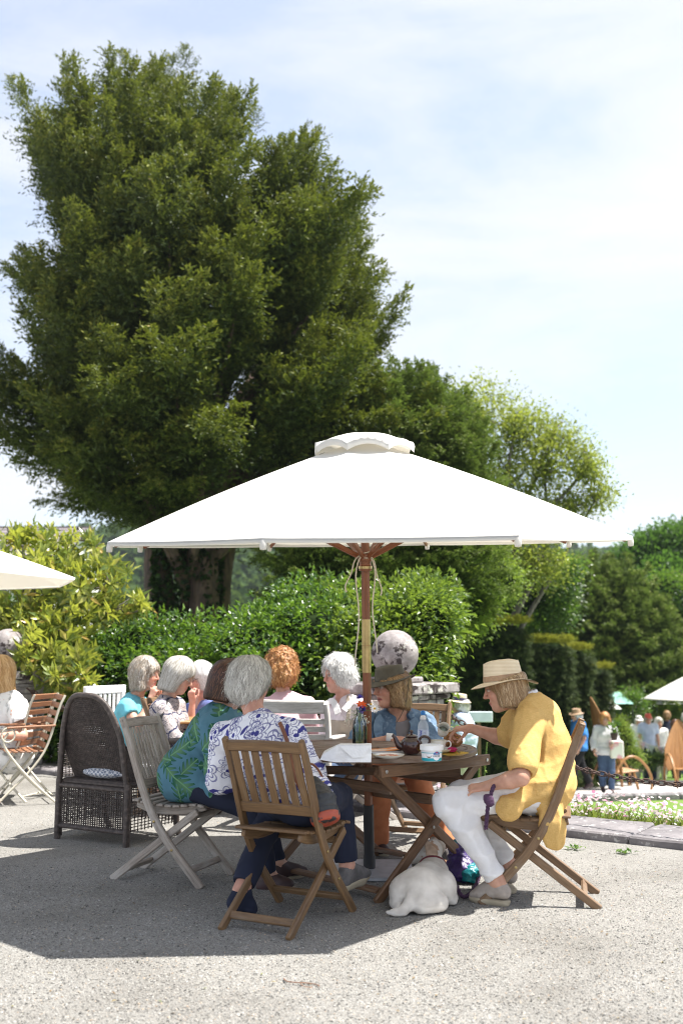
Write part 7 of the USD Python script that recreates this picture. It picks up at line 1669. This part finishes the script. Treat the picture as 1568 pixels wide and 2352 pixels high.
M['check'] = usdkit.material(stage, LK + '/check_cotton', {'c': ('texture_coordinate', {}), 'k': ('checker_texture', {'scale': 62.0, 'color1': (.62, .62, .64), 'color2': (.20, .23, .30)}), 'p': ('principled_bsdf', {'roughness': .85})}, [('c.object', 'k.vector'), ('k.color', 'p.base_color')], surface='p.BSDF')
B = Blob(); B.ell(V3(0, .0, .45), (.24, .22, .055)); V, F = mesh_of(B, .012, .008); obj('cushion', (V, F), M['check'], wc, True)

# pale steamer chair with curved slats
SC = P(705, 1760, 7.95); SCO = V3(SC[0], 7.95, 0); SF = nrm([.30, .95])
stc = thing('slatted_chair', 'pale grey garden armchair with curved horizontal back slats under the ginger-haired woman', 'chair', SCO, facing(SF))
def bk(z): return -.22 - .10 * ((z - .42) / .5) ** 1.5 if z > .42 else -.22
for sx in (-1, 1):
    board(stc, 'upright', curve([(sx * .25, -.19, 0), (sx * .25, -.22, .42), (sx * .26, -.26, .72), (sx * .265, -.34, .93)], 10), .06, .032, (0, 1, .2), M['chairwhite'], .007)
    board(stc, 'front_leg', [(sx * .26, .24, 0), (sx * .26, .24, .64)], .05, .04, (1, 0, 0), M['chairwhite'], .006)
    board(stc, 'armrest', curve([(sx * .27, -.27, .66), (sx * .28, 0, .665), (sx * .28, .28, .65)], 8), .065, .022, (1, 0, 0), M['chairwhite'], .006)
    board(stc, 'side_rail', [(sx * .24, -.20, .40), (sx * .24, .24, .41)], .06, .025, (0, 0, 1), M['chairwhite'], .004)
cv = lambda z, bow=.05: curve([(-.25, bk(z), z), (0, bk(z) - bow, z), (.25, bk(z), z)], 9)
board(stc, 'top_rail', cv(.90, .055) + V3(0, -.03, .0), .10, .03, (0, -.25, 1), M['chairwhite'], .012)
for k in range(6): board(stc, 'back_slat', cv(.50 + k * .058), .040, .012, (0, -.2, 1), M['chairwhite'], .004)
for k in range(7): board(stc, 'seat_slat', [(-.24, -.17 + k * .065, .43), (.24, -.17 + k * .065, .43)], .052, .016, (0, 1, 0), M['chairwhite'], .004)
# white bench behind the woman in turquoise
WB = V3(P(278, 1700, 9.5)[0], 9.5, 0)
wb_ = thing('white_chair', 'white painted slatted garden chair behind the woman in turquoise', 'chair', WB, facing(nrm([.85, -.5])))
for sx in (-.24, .24):
    obj('leg', box(.04, .04, .44, (sx, .2, .22), .005), M['whitepaint'], wb_); obj('upright', box(.045, .04, .93, (sx, -.22, .465), .006), M['whitepaint'], wb_)
obj('top_rail', box(.55, .035, .075, (0, -.222, .955), .008), M['whitepaint'], wb_); obj('lower_rail', box(.44, .03, .05, (0, -.22, .55), .005), M['whitepaint'], wb_); obj('seat', box(.52, .46, .03, (0, 0, .445), .008), M['whitepaint'], wb_)
for k in range(7): obj('back_slat', box(.032, .016, .36, (-.18 + k * .06, -.22, .748), .003), M['whitepaint'], wb_)
# chairs under the other seated guests
instance(C_MID, 'folding_chair', 'wooden folding chair under the woman with the grey bob', 'chair', (P(408, 1765, 8.5)[0], 8.52, 0), facing(nrm([.95, -.1])))
instance(C_MID, 'folding_chair', 'wooden folding chair under the woman with dark glasses', 'chair', (P(468, 1745, 9.5)[0], 9.5, 0), facing(nrm([-.75, -.65])))
instance(C_GREY, 'folding_chair', 'grey folding chair under the white-haired woman with the apron', 'chair', (P(808, 1768, 8.1)[0], 8.1, 0), facing(nrm([-.9, -.42])))
# table of the guests behind
t2 = V3(P(430, 1700, 8.95)[0], 8.9, 0); tt = thing('square_table', 'wooden garden table between the women at the back', 'table', t2, .3)
for k in range(7): board(tt, 'table_slat', [(-.40, -.345 + k * .115, .72), (.40, -.345 + k * .115, .72)], .108, .02, (0, 1, 0), M['orangewood'], .004)
for sx in (-1, 1):
    board(tt, 'apron', [(sx * .36, -.36, .68), (sx * .36, .36, .68)], .06, .025, (0, 0, 1), M['orangewood'])
    for sy in (-1, 1): board(tt, 'leg', [(sx * .35, sy * .33, 0), (sx * .35, sy * .33, .70)], .05, .05, (1, 0, 0), M['orangewood'])
# bistro chairs with cream iron frames
def bistro(cls):
    for s in (-1, 1):
        for pts in ([(s * .20, -.30, .93), (s * .20, -.20, .62), (s * .20, -.14, .45), (s * .20, .02, .24), (s * .20, .25, .0)], [(s * .215, .17, .62), (s * .215, .20, .52), (s * .215, .15, .43), (s * .215, .0, .25), (s * .215, -.12, .13), (s * .215, -.27, .0)]):
            obj('frame_bar', tube(curve(pts, 16), .011, 7), M['creammetal'], cls, True)
        a = np.linspace(0, 2 * np.pi, 20); obj('arm_scroll', tube(np.stack([np.full(20, s * .22), .17 + .055 * np.cos(a), .60 + .06 * np.sin(a)], 1), .008, 6), M['creammetal'], cls, True)
        board(cls, 'armrest', curve([(s * .22, -.22, .67), (s * .22, 0, .665), (s * .22, .18, .66)], 8), .035, .018, (1, 0, 0), M['slatwood'], .005)
    for k in range(7):
        z = .50 + k * .068; y = np.interp(z, [.45, .62, .93], [-.14, -.20, -.30]); board(cls, 'back_slat', [(-.20, y + .014, z), (.20, y + .014, z)], .048, .014, (0, -.3, 1), M['slatwood'], .004)
    for k in range(6): board(cls, 'seat_slat', [(-.20, -.12 + k * .055, .452), (.20, -.12 + k * .055, .452)], .042, .014, (0, 1, 0), M['slatwood'], .004)
    for y, z in ((.20, .055), (-.22, .045)): obj('cross_bar', tube([(-.21, y, z), (.21, y, z)], .007, 6), M['creammetal'], cls, True)
C_BIS = build('_class_bistro_chair', bistro)
instance(C_BIS, 'bistro_chair', 'empty bistro chair with reddish slats and cream iron frame beside the wicker armchair', 'chair', (-2.80, 9.0, 0), facing(nrm([-.88, -.42])))
instance(C_BIS, 'bistro_chair', 'bistro chair under the golden-haired woman at the left edge', 'chair', (P(28, 1735, 9.3)[0] + .03, 9.28, 0), facing(nrm([-.95, .25])))

# ---- pedestals with stone balls
M['lichen'] = usdkit.material(stage, LK + '/lichened_stone', {'c': ('texture_coordinate', {}), 'n': ('noise_texture', {'scale': 9.0, 'detail': 9.0, 'roughness': .7}), 'n2': ('noise_texture', {'scale': 6.0, 'detail': 7.0, 'roughness': .68, 'distortion': .4}), 'm': ('mapping', {'location': (3.1, 1.7, .4)}),
    'r': ('rgb_ramp', {'ramp': [(.30, (.15, .13, .125)), (.5, (.26, .235, .23)), (.7, (.38, .355, .35))]}), 'dk': ('rgb_ramp', {'ramp': [(.535, (0, 0, 0)), (.575, (1, 1, 1))]}), 'x1': ('mix_color', {'b': (.045, .035, .035)}), 'n3': ('noise_texture', {'scale': 5.0, 'detail': 8.0, 'roughness': .65}), 'lt': ('rgb_ramp', {'ramp': [(.58, (0, 0, 0)), (.66, (1, 1, 1))]}), 'x2': ('mix_color', {'b': (.66, .67, .58)}),
    'b': ('bump', {'strength': .7, 'distance': .015}), 'p': ('principled_bsdf', {'roughness': .9, 'specular_ior_level': .2})},
    [('c.object', 'n.vector'), ('c.object', 'm.vector'), ('m.vector', 'n2.vector'), ('c.object', 'n3.vector'), ('n.fac', 'r.fac'), ('n2.fac', 'dk.fac'), ('r.color', 'x1.a'), ('dk.color', 'x1.fac'), ('n3.fac', 'lt.fac'), ('lt.color', 'x2.fac'), ('x1.result', 'x2.a'), ('x2.result', 'p.base_color'), ('n.fac', 'b.height'), ('b.normal', 'p.normal')], surface='p.BSDF')
M['shale'] = mat('grey_shale', (.36, .34, .335), .9, (.20, .185, .185), scale=9, detail=7, stretch=(1, 1, 3.5), bump=.6, bscale=30, bdist=.012, dirt=((.50, .49, .45), 10, .58, .66))
def pedestal(label, blabel, c, rot, cap_z, ball_r, w=.60):
    O = V3(c[0], c[1], -.35); p = thing('stone_pedestal', label, 'pedestal', O, rot); H_ = cap_z + .35
    obj('cap_slab', box(w + .22, w + .22, .085, (0, 0, H_ - .043), .012), M['lichen'], p); obj('cap_moulding', box(w + .10, w + .10, .05, (0, 0, H_ - .112), .015), M['lichen'], p); obj('ball_plinth', box(.36, .36, .05, (0, 0, H_ + .025), .012), M['lichen'], p)
    r = np.random.default_rng(int(abs(c[0]) * 100)); z = 0.0
    while z < H_ - .16:
        h = min(.03 + .05 * r.random(), H_ - .138 - z)
        for face in range(4):
            x = -w / 2
            while x < w / 2 - .01:
                l = min(.12 + .22 * r.random(), w / 2 - x); l = l if w / 2 - x - l > .06 else w / 2 - x
                pr = .012 * r.random(); v, f = box(l - .006, .10 + pr, h - .006, (x + l / 2, -w / 2 + .05 - pr / 2, z + h / 2), .006); a = face * math.pi / 2; Rz = np.array([[math.cos(a), -math.sin(a), 0], [math.sin(a), math.cos(a), 0], [0, 0, 1]])
                if face in (0, 1, 3): obj('stone', (v @ Rz.T, f), M['shale'], p)
                x += l
        z += h
    obj('core', box(w - .03, w - .03, H_ - .14, (0, 0, (H_ - .14) / 2)), mat(f'mortar_{len(_used)}', (.14, .13, .12), .95), p)
    b = thing('stone_ball', blabel, 'stone ball', V3(c[0], c[1], cap_z + .05 + ball_r * .97)); s = trimesh.creation.icosphere(5, ball_r); v = np.array(s.vertices); v = v * (1 + .02 * (meshkit.fbm(v * 9, 3, 3) - .5))[:, None]; obj('ball', (v, np.array(s.faces)), M['lichen'], b, True)
    return p
er = math.atan2(EDGE_D[1], EDGE_D[0])
PC = P(907, 1560, 8.75); pedestal('stacked-stone pedestal with projecting cap behind the denim-jacketed woman', 'lichen-blotched stone ball right of the parasol pole', (PC[0], 8.75), er, 1.045, .205)
PL = P(18, 1530, 11.5); pedestal('stacked-stone pedestal with flat cap at the left edge', 'grey stone ball on the pedestal at the left edge', (PL[0], 11.5), er, 1.10, .215)
# spiked chains
def chain(label, a, b, sag, n):
    a, b = np.asarray(a, float), np.asarray(b, float); O = V3(a[0], a[1], a[2]); p = thing('iron_chain', label, 'chain', O); t = np.linspace(0, 1, n + 1); pts = a + (b - a) * t[:, None] - U * (sag * 4 * t * (1 - t))[:, None]
    lk = np.linspace(0, 2 * np.pi, 15)
    for k in range(n):
        q0, q1 = pts[k], pts[k + 1]; d = nrm(q1 - q0); L = np.linalg.norm(q1 - q0); s = nrm(np.cross(d, U)); u2 = np.cross(s, d); ww = s * math.cos(.6 + k * 1.57) + u2 * math.sin(.6 + k * 1.57); c_ = (q0 + q1) / 2
        loop = c_ + np.outer(np.cos(lk), d) * L * .66 + np.outer(np.sin(lk), ww) * L * .30
        obj('link', (lambda m_: (m_[0] - O, m_[1]))(tube(loop, L * .105, 5, False)), M['iron'], p, True)
        if k % 3 == 1:
            sp = [tube([c_ - O, c_ + nrm(v_) * L * .62 - O], [L * .16, .001], 5) for v_ in (u2 + s * .3, -u2 + s * .4, s + u2 * .2)]
            obj('spike', cat(*sp), M['iron'], p)
    return p
a_ = V3(PC[0] + .30, 8.60, .86); b_ = P(1640, 1806, 6.9); chain('spiked iron chain sagging from the central pedestal to the right edge', a_, b_, .16, 42)
a_ = V3(PL[0] + .30, 11.3, .9); chain('dark iron chain hanging from the left pedestal behind the flower bed', a_, V3(PC[0] - .3, 8.9, .86), .40, 60)
# ---- kerb slabs along the edge and the daisies behind
r = np.random.default_rng(9)
ks = thing('kerb_slabs', 'row of flat lichened grey paving slabs edging the gravel terrace', 'kerb', V3(*edge(0), 0), kind='structure'); KO = V3(*edge(0), 0)
s_ = -2.4
while s_ < 9.5:
    L = .55 + .5 * r.random(); c2 = edge(s_ + L / 2, .31 + .015 * r.normal()); h = .075 + .010 * r.random(); v, f = box(L - .012, .60 + .04 * r.random(), h, (0, 0, 0), .012)
    tm = trimesh.Trimesh(v, f).subdivide().subdivide(); v = np.array(tm.vertices); f = np.array(tm.faces); v = v + (meshkit.fbm(v * 9 + s_ * 7, 3, 2)[:, None] - .5) * .018
    a = er + r.normal() * .02; Rz = np.array([[math.cos(a), -math.sin(a), 0], [math.sin(a), math.cos(a), 0], [0, 0, 1]]); v = v @ Rz.T + V3(c2[0], c2[1], .016) - KO; v[:, 2] += (v @ V3(*EDGE_D, 0)) * 0
    obj('slab', (v, f), M['slab'], ks, 35); s_ += L
fb = thing('flower_bed', 'strip of pink and white daisies behind the kerb slabs', 'flowers', V3(*edge(0), 0), kind='stuff')
M['daisyw'] = leafmat('daisy_white', [(0, (.62, .60, .60)), (.38, (.70, .67, .67)), (.5, (.62, .38, .46)), (1, (.50, .15, .27))], .6, .3, .2, (.7, .6, .6)); M['bedleaf'] = leafmat('bed_leaf', [(0, (.08, .12, .025)), (.6, (.17, .23, .05)), (1, (.30, .32, .09))], .6, .35, .2, (.25, .32, .05))
def daisy_mesh(seed):
    r = np.random.default_rng(seed); ms = []
    for k in range(6):
        c_ = np.array([*(r.normal(size=2) * .09), .16 + .12 * r.random()]); n = 8; a = np.arange(n) * 2 * np.pi / n; e1 = nrm(V3(1, .1, r.normal() * .3)); e2 = nrm(np.cross(nrm(V3(0, -.5, 1) + r.normal(size=3) * .3), e1)); R_ = .010 + .006 * r.random()
        v = np.vstack([c_, c_ + np.outer(np.cos(a), e1) * R_ + np.outer(np.sin(a), e2) * R_]); ms.append((v, np.array([(0, 1 + i, 1 + (i + 1) % n) for i in range(n)])))
    return cat(*ms)
def tuft(seed):
    r = np.random.default_rng(seed); n = 26; b = np.c_[r.normal(size=(n, 2)) * .07, np.zeros(n)]; d = np.c_[r.normal(size=(n, 2)) * .45, np.ones(n)]; return leaf_quads(b, d, rand_unit(r, n), .10 + .14 * r.random(n), .012, .1, .25)
n = 1150; ss = -2.5 + 13 * r.random(n); oo = .64 + .85 * r.random(n); p2 = np.array([edge(a, b) for a, b in zip(ss, oo)]); gz = -.10 + .0 * oo - np.clip(oo - .9, 0, 1) * .35
pos = np.c_[p2, gz] - V3(*edge(0), 0); a = r.random(n) * 6.28; qz = np.c_[np.cos(a / 2), np.zeros(n), np.zeros(n), np.sin(a / 2)]
scatter('daisies', fb, [daisy_mesh(k) for k in range(5)], M['daisyw'], pos, qz, .8 + .5 * r.random(n), r.integers(0, 5, n), 'stuff'); scatter('leaves', fb, [tuft(k) for k in range(4)], M['bedleaf'], pos + V3(.02, .02, -.02), qz, .8 + .5 * r.random(n), r.integers(0, 4, n), 'stuff')
soil = []
sv = np.array([[*edge(s, o), (-.10 if o < 1 else -.42)] for s in (-6, 14) for o in (.58, 1.05, 1.6)]); obj('soil', (sv - V3(*edge(0), 0), tri([(0, 1, 4, 3), (1, 2, 5, 4)])), mat('soil', (.06, .045, .03), .95, (.03, .022, .015), scale=20, bump=.6), fb)
# taller flower spikes near the man in the boater
for k_, (px, py, Y, h) in enumerate(((1106, 1840, 8.6, .75), (1088, 1850, 8.9, .5))):
    O = P(px, py, Y); O[2] = -.2; pl = thing('foxglove', ('tall pale green flower spike rising right of the table edge', 'shorter pale flower spike left of the tall one by the table')[k_], 'plant', O)
    obj('stem', tube(curve([(0, 0, 0), (.02, 0, h * .5), (.05, -.02, h)], 10), .006, 5), M['stem'], pl, True); t = np.linspace(.35, 1, 60); rr = np.random.default_rng(k_); dd = rand_unit(rr, 60) * V3(1, 1, .4); b = np.c_[.05 * t, -.02 * t, t * h]; obj('blossom', leaf_quads(b, dd, np.tile([0, 0, 1.0], (60, 1)), .035 * (1.3 - t), .02, .1, .3), M['lime'], pl)
    obj('leaf', leaf_quads(np.zeros((14, 3)), rand_unit(rr, 14) * V3(1, 1, .3) + V3(0, 0, .5), np.tile([0, 0, 1.0], (14, 1)), .18, .05), M['laurel'], pl)

# ---- lower path, sculpture chairs, bunting, sign, stalls
def gz_at(x, y): return float(ground_z(np.array([x]), np.array([y]))[0])
M['path'] = mat('pale_path', (.46, .44, .42), .9, (.38, .365, .35), scale=3, detail=6, bump=.3, bscale=40, bdist=.01)
pv, pn = [], []
cl = [(2.6, 20.2), (5.0, 20.8), (7.5, 21.6), (11, 22.8), (16, 24)]
pc = curve([(*c_, 0) for c_ in cl], 30)[:, :2]; tg = nrm(np.gradient(pc, axis=0)); nn_ = np.c_[-tg[:, 1], tg[:, 0]]
rowsP = [pc + nn_ * w_ for w_ in np.linspace(-1.7, 3.4, 9)]
g_ = np.array(rowsP); zz = ground_z(g_[..., 0], g_[..., 1]) + .03; Vp = np.concatenate([g_, zz[..., None]], -1); h_, w_ = Vp.shape[:2]; i, j = np.meshgrid(np.arange(h_ - 1), np.arange(w_ - 1), indexing='ij'); q = np.stack([i * w_ + j, i * w_ + j + 1, (i + 1) * w_ + j + 1, (i + 1) * w_ + j], -1).reshape(-1, 4)
pth = thing('garden_path', 'pale gravel path across the lower lawn', 'path', kind='structure'); F_ = tri(q); nz = np.cross(Vp.reshape(-1, 3)[F_[0, 1]] - Vp.reshape(-1, 3)[F_[0, 0]], Vp.reshape(-1, 3)[F_[0, 2]] - Vp.reshape(-1, 3)[F_[0, 0]])[2]; obj('surface', (Vp.reshape(-1, 3), F_ if nz > 0 else F_[:, ::-1]), M['path'], pth, True)
st_p = rowsP[0]; kp = thing('path_edging', 'dark stone edging along the near side of the lower path', 'kerb', kind='structure')
for k in range(29):
    a2, b2 = st_p[k], st_p[k + 1]; m2 = (a2 + b2) / 2; L = np.linalg.norm(b2 - a2); a = math.atan2(*(b2 - a2)[::-1]); Rz = np.array([[math.cos(a), -math.sin(a), 0], [math.sin(a), math.cos(a), 0], [0, 0, 1]]); v, f = box(L - .02, .22, .22, (0, 0, 0), .03); obj('edging_stone', (v @ Rz.T + V3(m2[0], m2[1], gz_at(*m2) + .02), f), M['slab'], kp)
def sculpt_chair(name, label, px, Y, rot, H_, W_):
    x = P(px, 1700, Y)[0]; O = V3(x, Y, gz_at(x, Y) + .03); p = thing(name, label, 'sculpted chair', O, rot)
    for k in range(7):
        u = (k - 3) / 3; pts = []
        for t in np.linspace(0, 1, 14):
            ww = W_ * (.55 + .65 * t) * (1 - t) ** .55 * 1.15 if t > 0 else W_ * .60
            ww = W_ * np.interp(t, [0, .15, .4, .7, .9, 1], [.46, .50, .46, .28, .12, .02]); pts.append((u * ww, -.10 - .38 * t ** 1.2 + .10 * u * u * (1 - t), .34 + (H_ - .34) * t))
        wd = W_ * np.interp(np.linspace(0, 1, 14), [0, .15, .4, .7, .9, 1], [.46, .50, .46, .28, .12, .02]) / 3 * .86 + .012
        board(p, 'back_slat', pts, wd, .03, (1, 0, 0), M['orangewood'], .008)
    for k in range(5): board(p, 'seat_slat', [((k - 2) * W_ * .17, -.12, .36), ((k - 2) * W_ * .17, .45, .40)], W_ * .15, .03, (1, 0, 0), M['orangewood'], .008)
    for sx in (-1, 1):
        board(p, 'arm_hoop', curve([(sx * W_ * .5, -.35, .0), (sx * W_ * .54, -.15, .45), (sx * W_ * .56, .2, .72), (sx * W_ * .56, .55, .52), (sx * W_ * .56, .66, 0)], 18), .05, .05, (1, 0, 0), M['orangewood'], .012)
        board(p, 'leg', [(sx * W_ * .36, .35, .38), (sx * W_ * .42, .42, 0)], .05, .05, (1, 0, 0), M['orangewood'], .01)
    return p
sculpt_chair('sculpted_chair', 'tall pointed honey-wood sculpted chair behind the woman in the white jumper', 1404, 22.0, math.radians(-72), 1.95, .72)
sculpt_chair('sculpted_chair', 'honey-wood sculpted chair with slotted back at the right edge', 1572, 23.4, math.radians(178), 1.45, .80)
bn = thing('bunting', 'string of pastel pennant bunting across the lower garden', 'bunting', P(1466, 1698, 25)); BO = P(1466, 1698, 25); e_ = [P(1440, 1680, 25), P(1466, 1699, 25), P(1500, 1714, 24.8), P(1545, 1716, 24.6), P(1600, 1700, 24.5)]; cc = curve(e_, 40); obj('string', tube(cc - BO, .012, 5), M['whitepaint'], bn, True)
fl_m = [mat('pennant_mint', (.62, .74, .68), .8), mat('pennant_lemon', (.76, .74, .42), .8), mat('pennant_pink', (.78, .55, .60), .8), mat('pennant_white', (.78, .78, .80), .8)]
for k in range(13):
    c_ = cc[6 + int(k * 2.4)] - BO; wv = .02 * math.sin(k * 2.1); v = np.array([c_ + V3(-.075, 0, 0), c_ + V3(.075, 0, 0), c_ + V3(0, .02 + wv, -.21)]); obj('pennant', (np.vstack([v, v + V3(0, .004, 0)]), np.array([(0, 2, 1), (3, 4, 5), (0, 1, 4), (0, 4, 3), (1, 2, 5), (1, 5, 4), (2, 0, 3), (2, 3, 5)])), fl_m[k % 4], bn)
for k_, ex in enumerate((e_[0], e_[-1])): obj('stake', tube([ex - BO, V3(ex[0], ex[1], gz_at(ex[0], ex[1])) - BO], .02, 6), M['tableleg'], bn, True)
sg_ = P(1100, 1647, 13.6); sb = thing('garden_sign', 'pale blank-looking notice board on a post behind the man in the boater', 'sign', V3(sg_[0], 13.6, gz_at(sg_[0], 13.6))); z_ = sg_[2] - gz_at(sg_[0], 13.6); obj('board', box(.36, .025, .14, (0, 0, z_), .008), mat('sign_paint', (.58, .64, .66), .6, (.52, .58, .60), scale=9), sb); obj('post', box(.04, .04, z_ - .07, (0, .035, (z_ - .07) / 2)), M['tableleg'], sb)
# stalls' canopies and planting in the distance
for k_, (px, py, Y, w, lab, m_) in enumerate(((1391, 1613, 26.5, .24, 'small white canopy of a far stall left of the sculpted chair', M['canvas']), (1418, 1602, 28, .26, 'pale green canopy of a far stall behind the sculpted chair', mat('green_canvas', (.22, .42, .36), .8)), (1524, 1604, 31, .42, 'small white far canopy right of the green shrub', M['canvas']))):
    q = P(px, py, Y); z0 = gz_at(q[0], Y); O = V3(q[0], Y, z0); p = thing('market_stall', lab, 'stall', O); h = q[2] - z0
    v = np.array([(-w, -.6, h - .15), (w, -.6, h - .15), (w, .8, h - .15), (-w, .8, h - .15), (-w * .4, .1, h + .14), (w * .4, .1, h + .14)]); f = np.array([(0, 1, 5), (0, 5, 4), (1, 2, 5), (2, 3, 4), (2, 4, 5), (3, 0, 4), (0, 2, 1), (0, 3, 2)]); obj('canopy', (v, f), m_, p)
    for sx in (-1, 1):
        for sy in (-.55, .75): obj('pole', tube([(sx * w * .95, sy, 0), (sx * w * .95, sy, h - .14)], .014, 6), M['blackmetal'], p, True)
bush('flowering_shrub', 'soft green shrub with pale blossoms between the sculpted chairs', 1440, 26, [lob(1450, 1622, 28, 30, 34)], M['laurel'], sprays_small, 260, 210, -2.0, scale=.8)
bush('rose_bush', 'yellow-green rose bush beside the white-jumpered woman', 1440, 23.5, [lob(1436, 1705, 23.5, 18, 38), lob(1452, 1738, 23.3, 22, 18), lob(1424, 1670, 23.6, 12, 18)], M['lime'], sprays_small, 300, 211, -1.8, scale=.55)
bush('low_plants', 'low green planting along the far side of the path', 1500, 24.3, [lob(1480, 1750, 24.3, 30, 12), lob(1520, 1745, 24.3, 35, 12), lob(1560, 1745, 24.3, 30, 12)], M['laurel'], sprays_small, 260, 212, -1.9, scale=.5, trunk=0)
bush('low_plants', 'flowering plants at the foot of the clipped hedges behind the man in blue', 1360, 24, [lob(1362, 1690, 24.5, 22, 60), lob(1330, 1720, 24.8, 30, 50)], M['lime'], sprays_small, 220, 213, -1.9, scale=.6, trunk=0)

# ---- house with slate roof at the left
M['slate'] = mat('slate', (.22, .19, .195), .7, (.13, .115, .12), scale=8, bump=.2); M['render'] = mat('white_render', (.70, .69, .67), .85, (.62, .61, .60), scale=2)
q = P(133, 1252, 26); HO = V3(q[0] - 3.6, 29.5, -1.5); hs = thing('white_cottage', 'white cottage with a slate roof half hidden behind the rhododendron', 'house', HO); ez = q[2] + 1.2
obj('wall', box(6.6, 6.0, ez, (0, 0, ez / 2)), M['render'], hs)
rg = 1.3
for sy in (-1, 1):
    for k in range(10):
        for m_ in range(11):
            t0, t1 = k / 10, (k + 1.25) / 10; y0, y1 = sy * 3.5 * (1 - t0), sy * 3.5 * (1 - t1); z0, z1 = ez - .1 + rg * t0 + .03, ez - .1 + rg * t1; x0 = -3.6 + m_ * .655 + (.32 if k % 2 else 0)
            if x0 > 3.4: continue
            x1 = min(x0 + .645, 3.6); v = np.array([(x0, y0, z0), (x1, y0, z0), (x1, y1, z1), (x0, y1, z1)]); v = np.vstack([v, v + V3(0, 0, -.03)]); f = tri([(0, 1, 2, 3), (4, 7, 6, 5), (0, 4, 5, 1), (1, 5, 6, 2), (2, 6, 7, 3), (3, 7, 4, 0)]); obj('slate', (v, f if sy < 0 else f[:, ::-1]), M['slate'], hs)
g3 = np.array([(-3.3, -3.0, ez), (-3.3, 3.0, ez), (-3.3, 0, ez + rg * .84), (3.3, -3.0, ez), (3.3, 3.0, ez), (3.3, 0, ez + rg * .84)]); obj('gable', (g3[:3], np.array([(0, 2, 1)])), M['render'], hs); obj('gable', (g3[3:], np.array([(0, 1, 2)])), M['render'], hs)
obj('gutter', box(7.3, .1, .1, (0, -3.52, ez - .12)), M['blackmetal'], hs)
obj('window_frame', box(.9, .08, 1.1, (1.8, -3.03, ez - 1.2)), M['whitepaint'], hs); obj('pane', box(.74, .02, .94, (1.8, -3.08, ez - 1.2)), mat('dark_pane', (.05, .06, .07), .15), hs)

# ---- hills and far forest
def hill_z(x, y):
    d = np.sqrt(x * x + y * y)
    left = np.exp(-((x + 80) / 110) ** 2); right = np.exp(-((x - 100) / 120) ** 2); k = np.clip((y - 100) / 230, 0, 1.25)
    return -5 - 12 * np.clip((y - 45) / 60, 0, 1) + (42 * left + 29 * right + 10) * k * (1 - .15 * k) + 6 * (meshkit.fbm(np.stack([x * .012, y * .012, 0 * x], -1), 3, 2) - .5)
X_, Y_ = np.meshgrid(np.linspace(-420, 420, 70), np.r_[np.linspace(42, 600, 60), 900], indexing='ij'); Zh = hill_z(X_, Y_); Zh[:, 0] = -4.5
Vh = np.stack([X_, Y_, Zh], -1).reshape(-1, 3); i, j = np.meshgrid(np.arange(69), np.arange(60), indexing='ij'); q = np.stack([i * 61 + j, (i + 1) * 61 + j, (i + 1) * 61 + j + 1, i * 61 + j + 1], -1).reshape(-1, 4)
hl = thing('wooded_hills', 'distant wooded hillsides beyond the garden', 'hills', kind='structure'); obj('slope', (Vh, tri(q)), mat('hill_green', (.06, .10, .03), .95, (.035, .065, .02), scale=.03, spec=.05), hl, True)
def far_tree(seed, cone):
    r = np.random.default_rng(seed); n = 150; t = r.random(n) ** .8; a = r.random(n) * 6.283
    rad = (.32 * (1 - t) + .03) if cone else .36 * np.sqrt(np.clip(1 - (2 * t - 1.0) ** 2, 0.02, 1)); b = np.stack([np.cos(a) * rad * .7, np.sin(a) * rad * .7, .08 + t * .92], -1); d = np.stack([np.cos(a), np.sin(a), .2 + .4 * r.normal(size=n)], -1); return leaf_quads(b, d, rand_unit(r, n), .16, .13, .1, .3)
r = np.random.default_rng(3); n = 5200; yy = 90 + 430 * r.random(n) ** .8; xx = (r.random(n) * 2 - 1) * (yy * .55 + 25); zz = hill_z(xx, yy)
ff = thing('far_forest', 'far-off wooded hillside of conifers and broadleaves', 'forest', kind='stuff'); a = r.random(n) * 6.28
M['farleaf'] = leafmat('far_leaf', [(0, (.028, .055, .018)), (.5, (.05, .09, .025)), (1, (.085, .13, .035))], .8, .3, .1, (.1, .16, .03))
scatter('trees', ff, [far_tree(1, True), far_tree(2, True), far_tree(3, False)], M['farleaf'], np.c_[xx, yy, zz - .5], np.c_[np.cos(a / 2), np.zeros(n), np.zeros(n), np.sin(a / 2)], 9 + 7 * r.random(n), np.where(xx < 30, r.integers(0, 2, n), r.integers(0, 3, n)), 'stuff')
# ============================================================ air
HZ = usdkit.material(stage, LK + '/haze_air', {'v': ('principled_volume', {'color': (.80, .88, 1.0), 'density': .00022, 'anisotropy': .3})}, [], volume='v.volume')
hz_ = box(1900, 1500, 130, (0, 300, 23)); hzp = stage.GetPrimAtPath(obj('haze', hz_, HZ)); tag(hzp, kind='stuff')
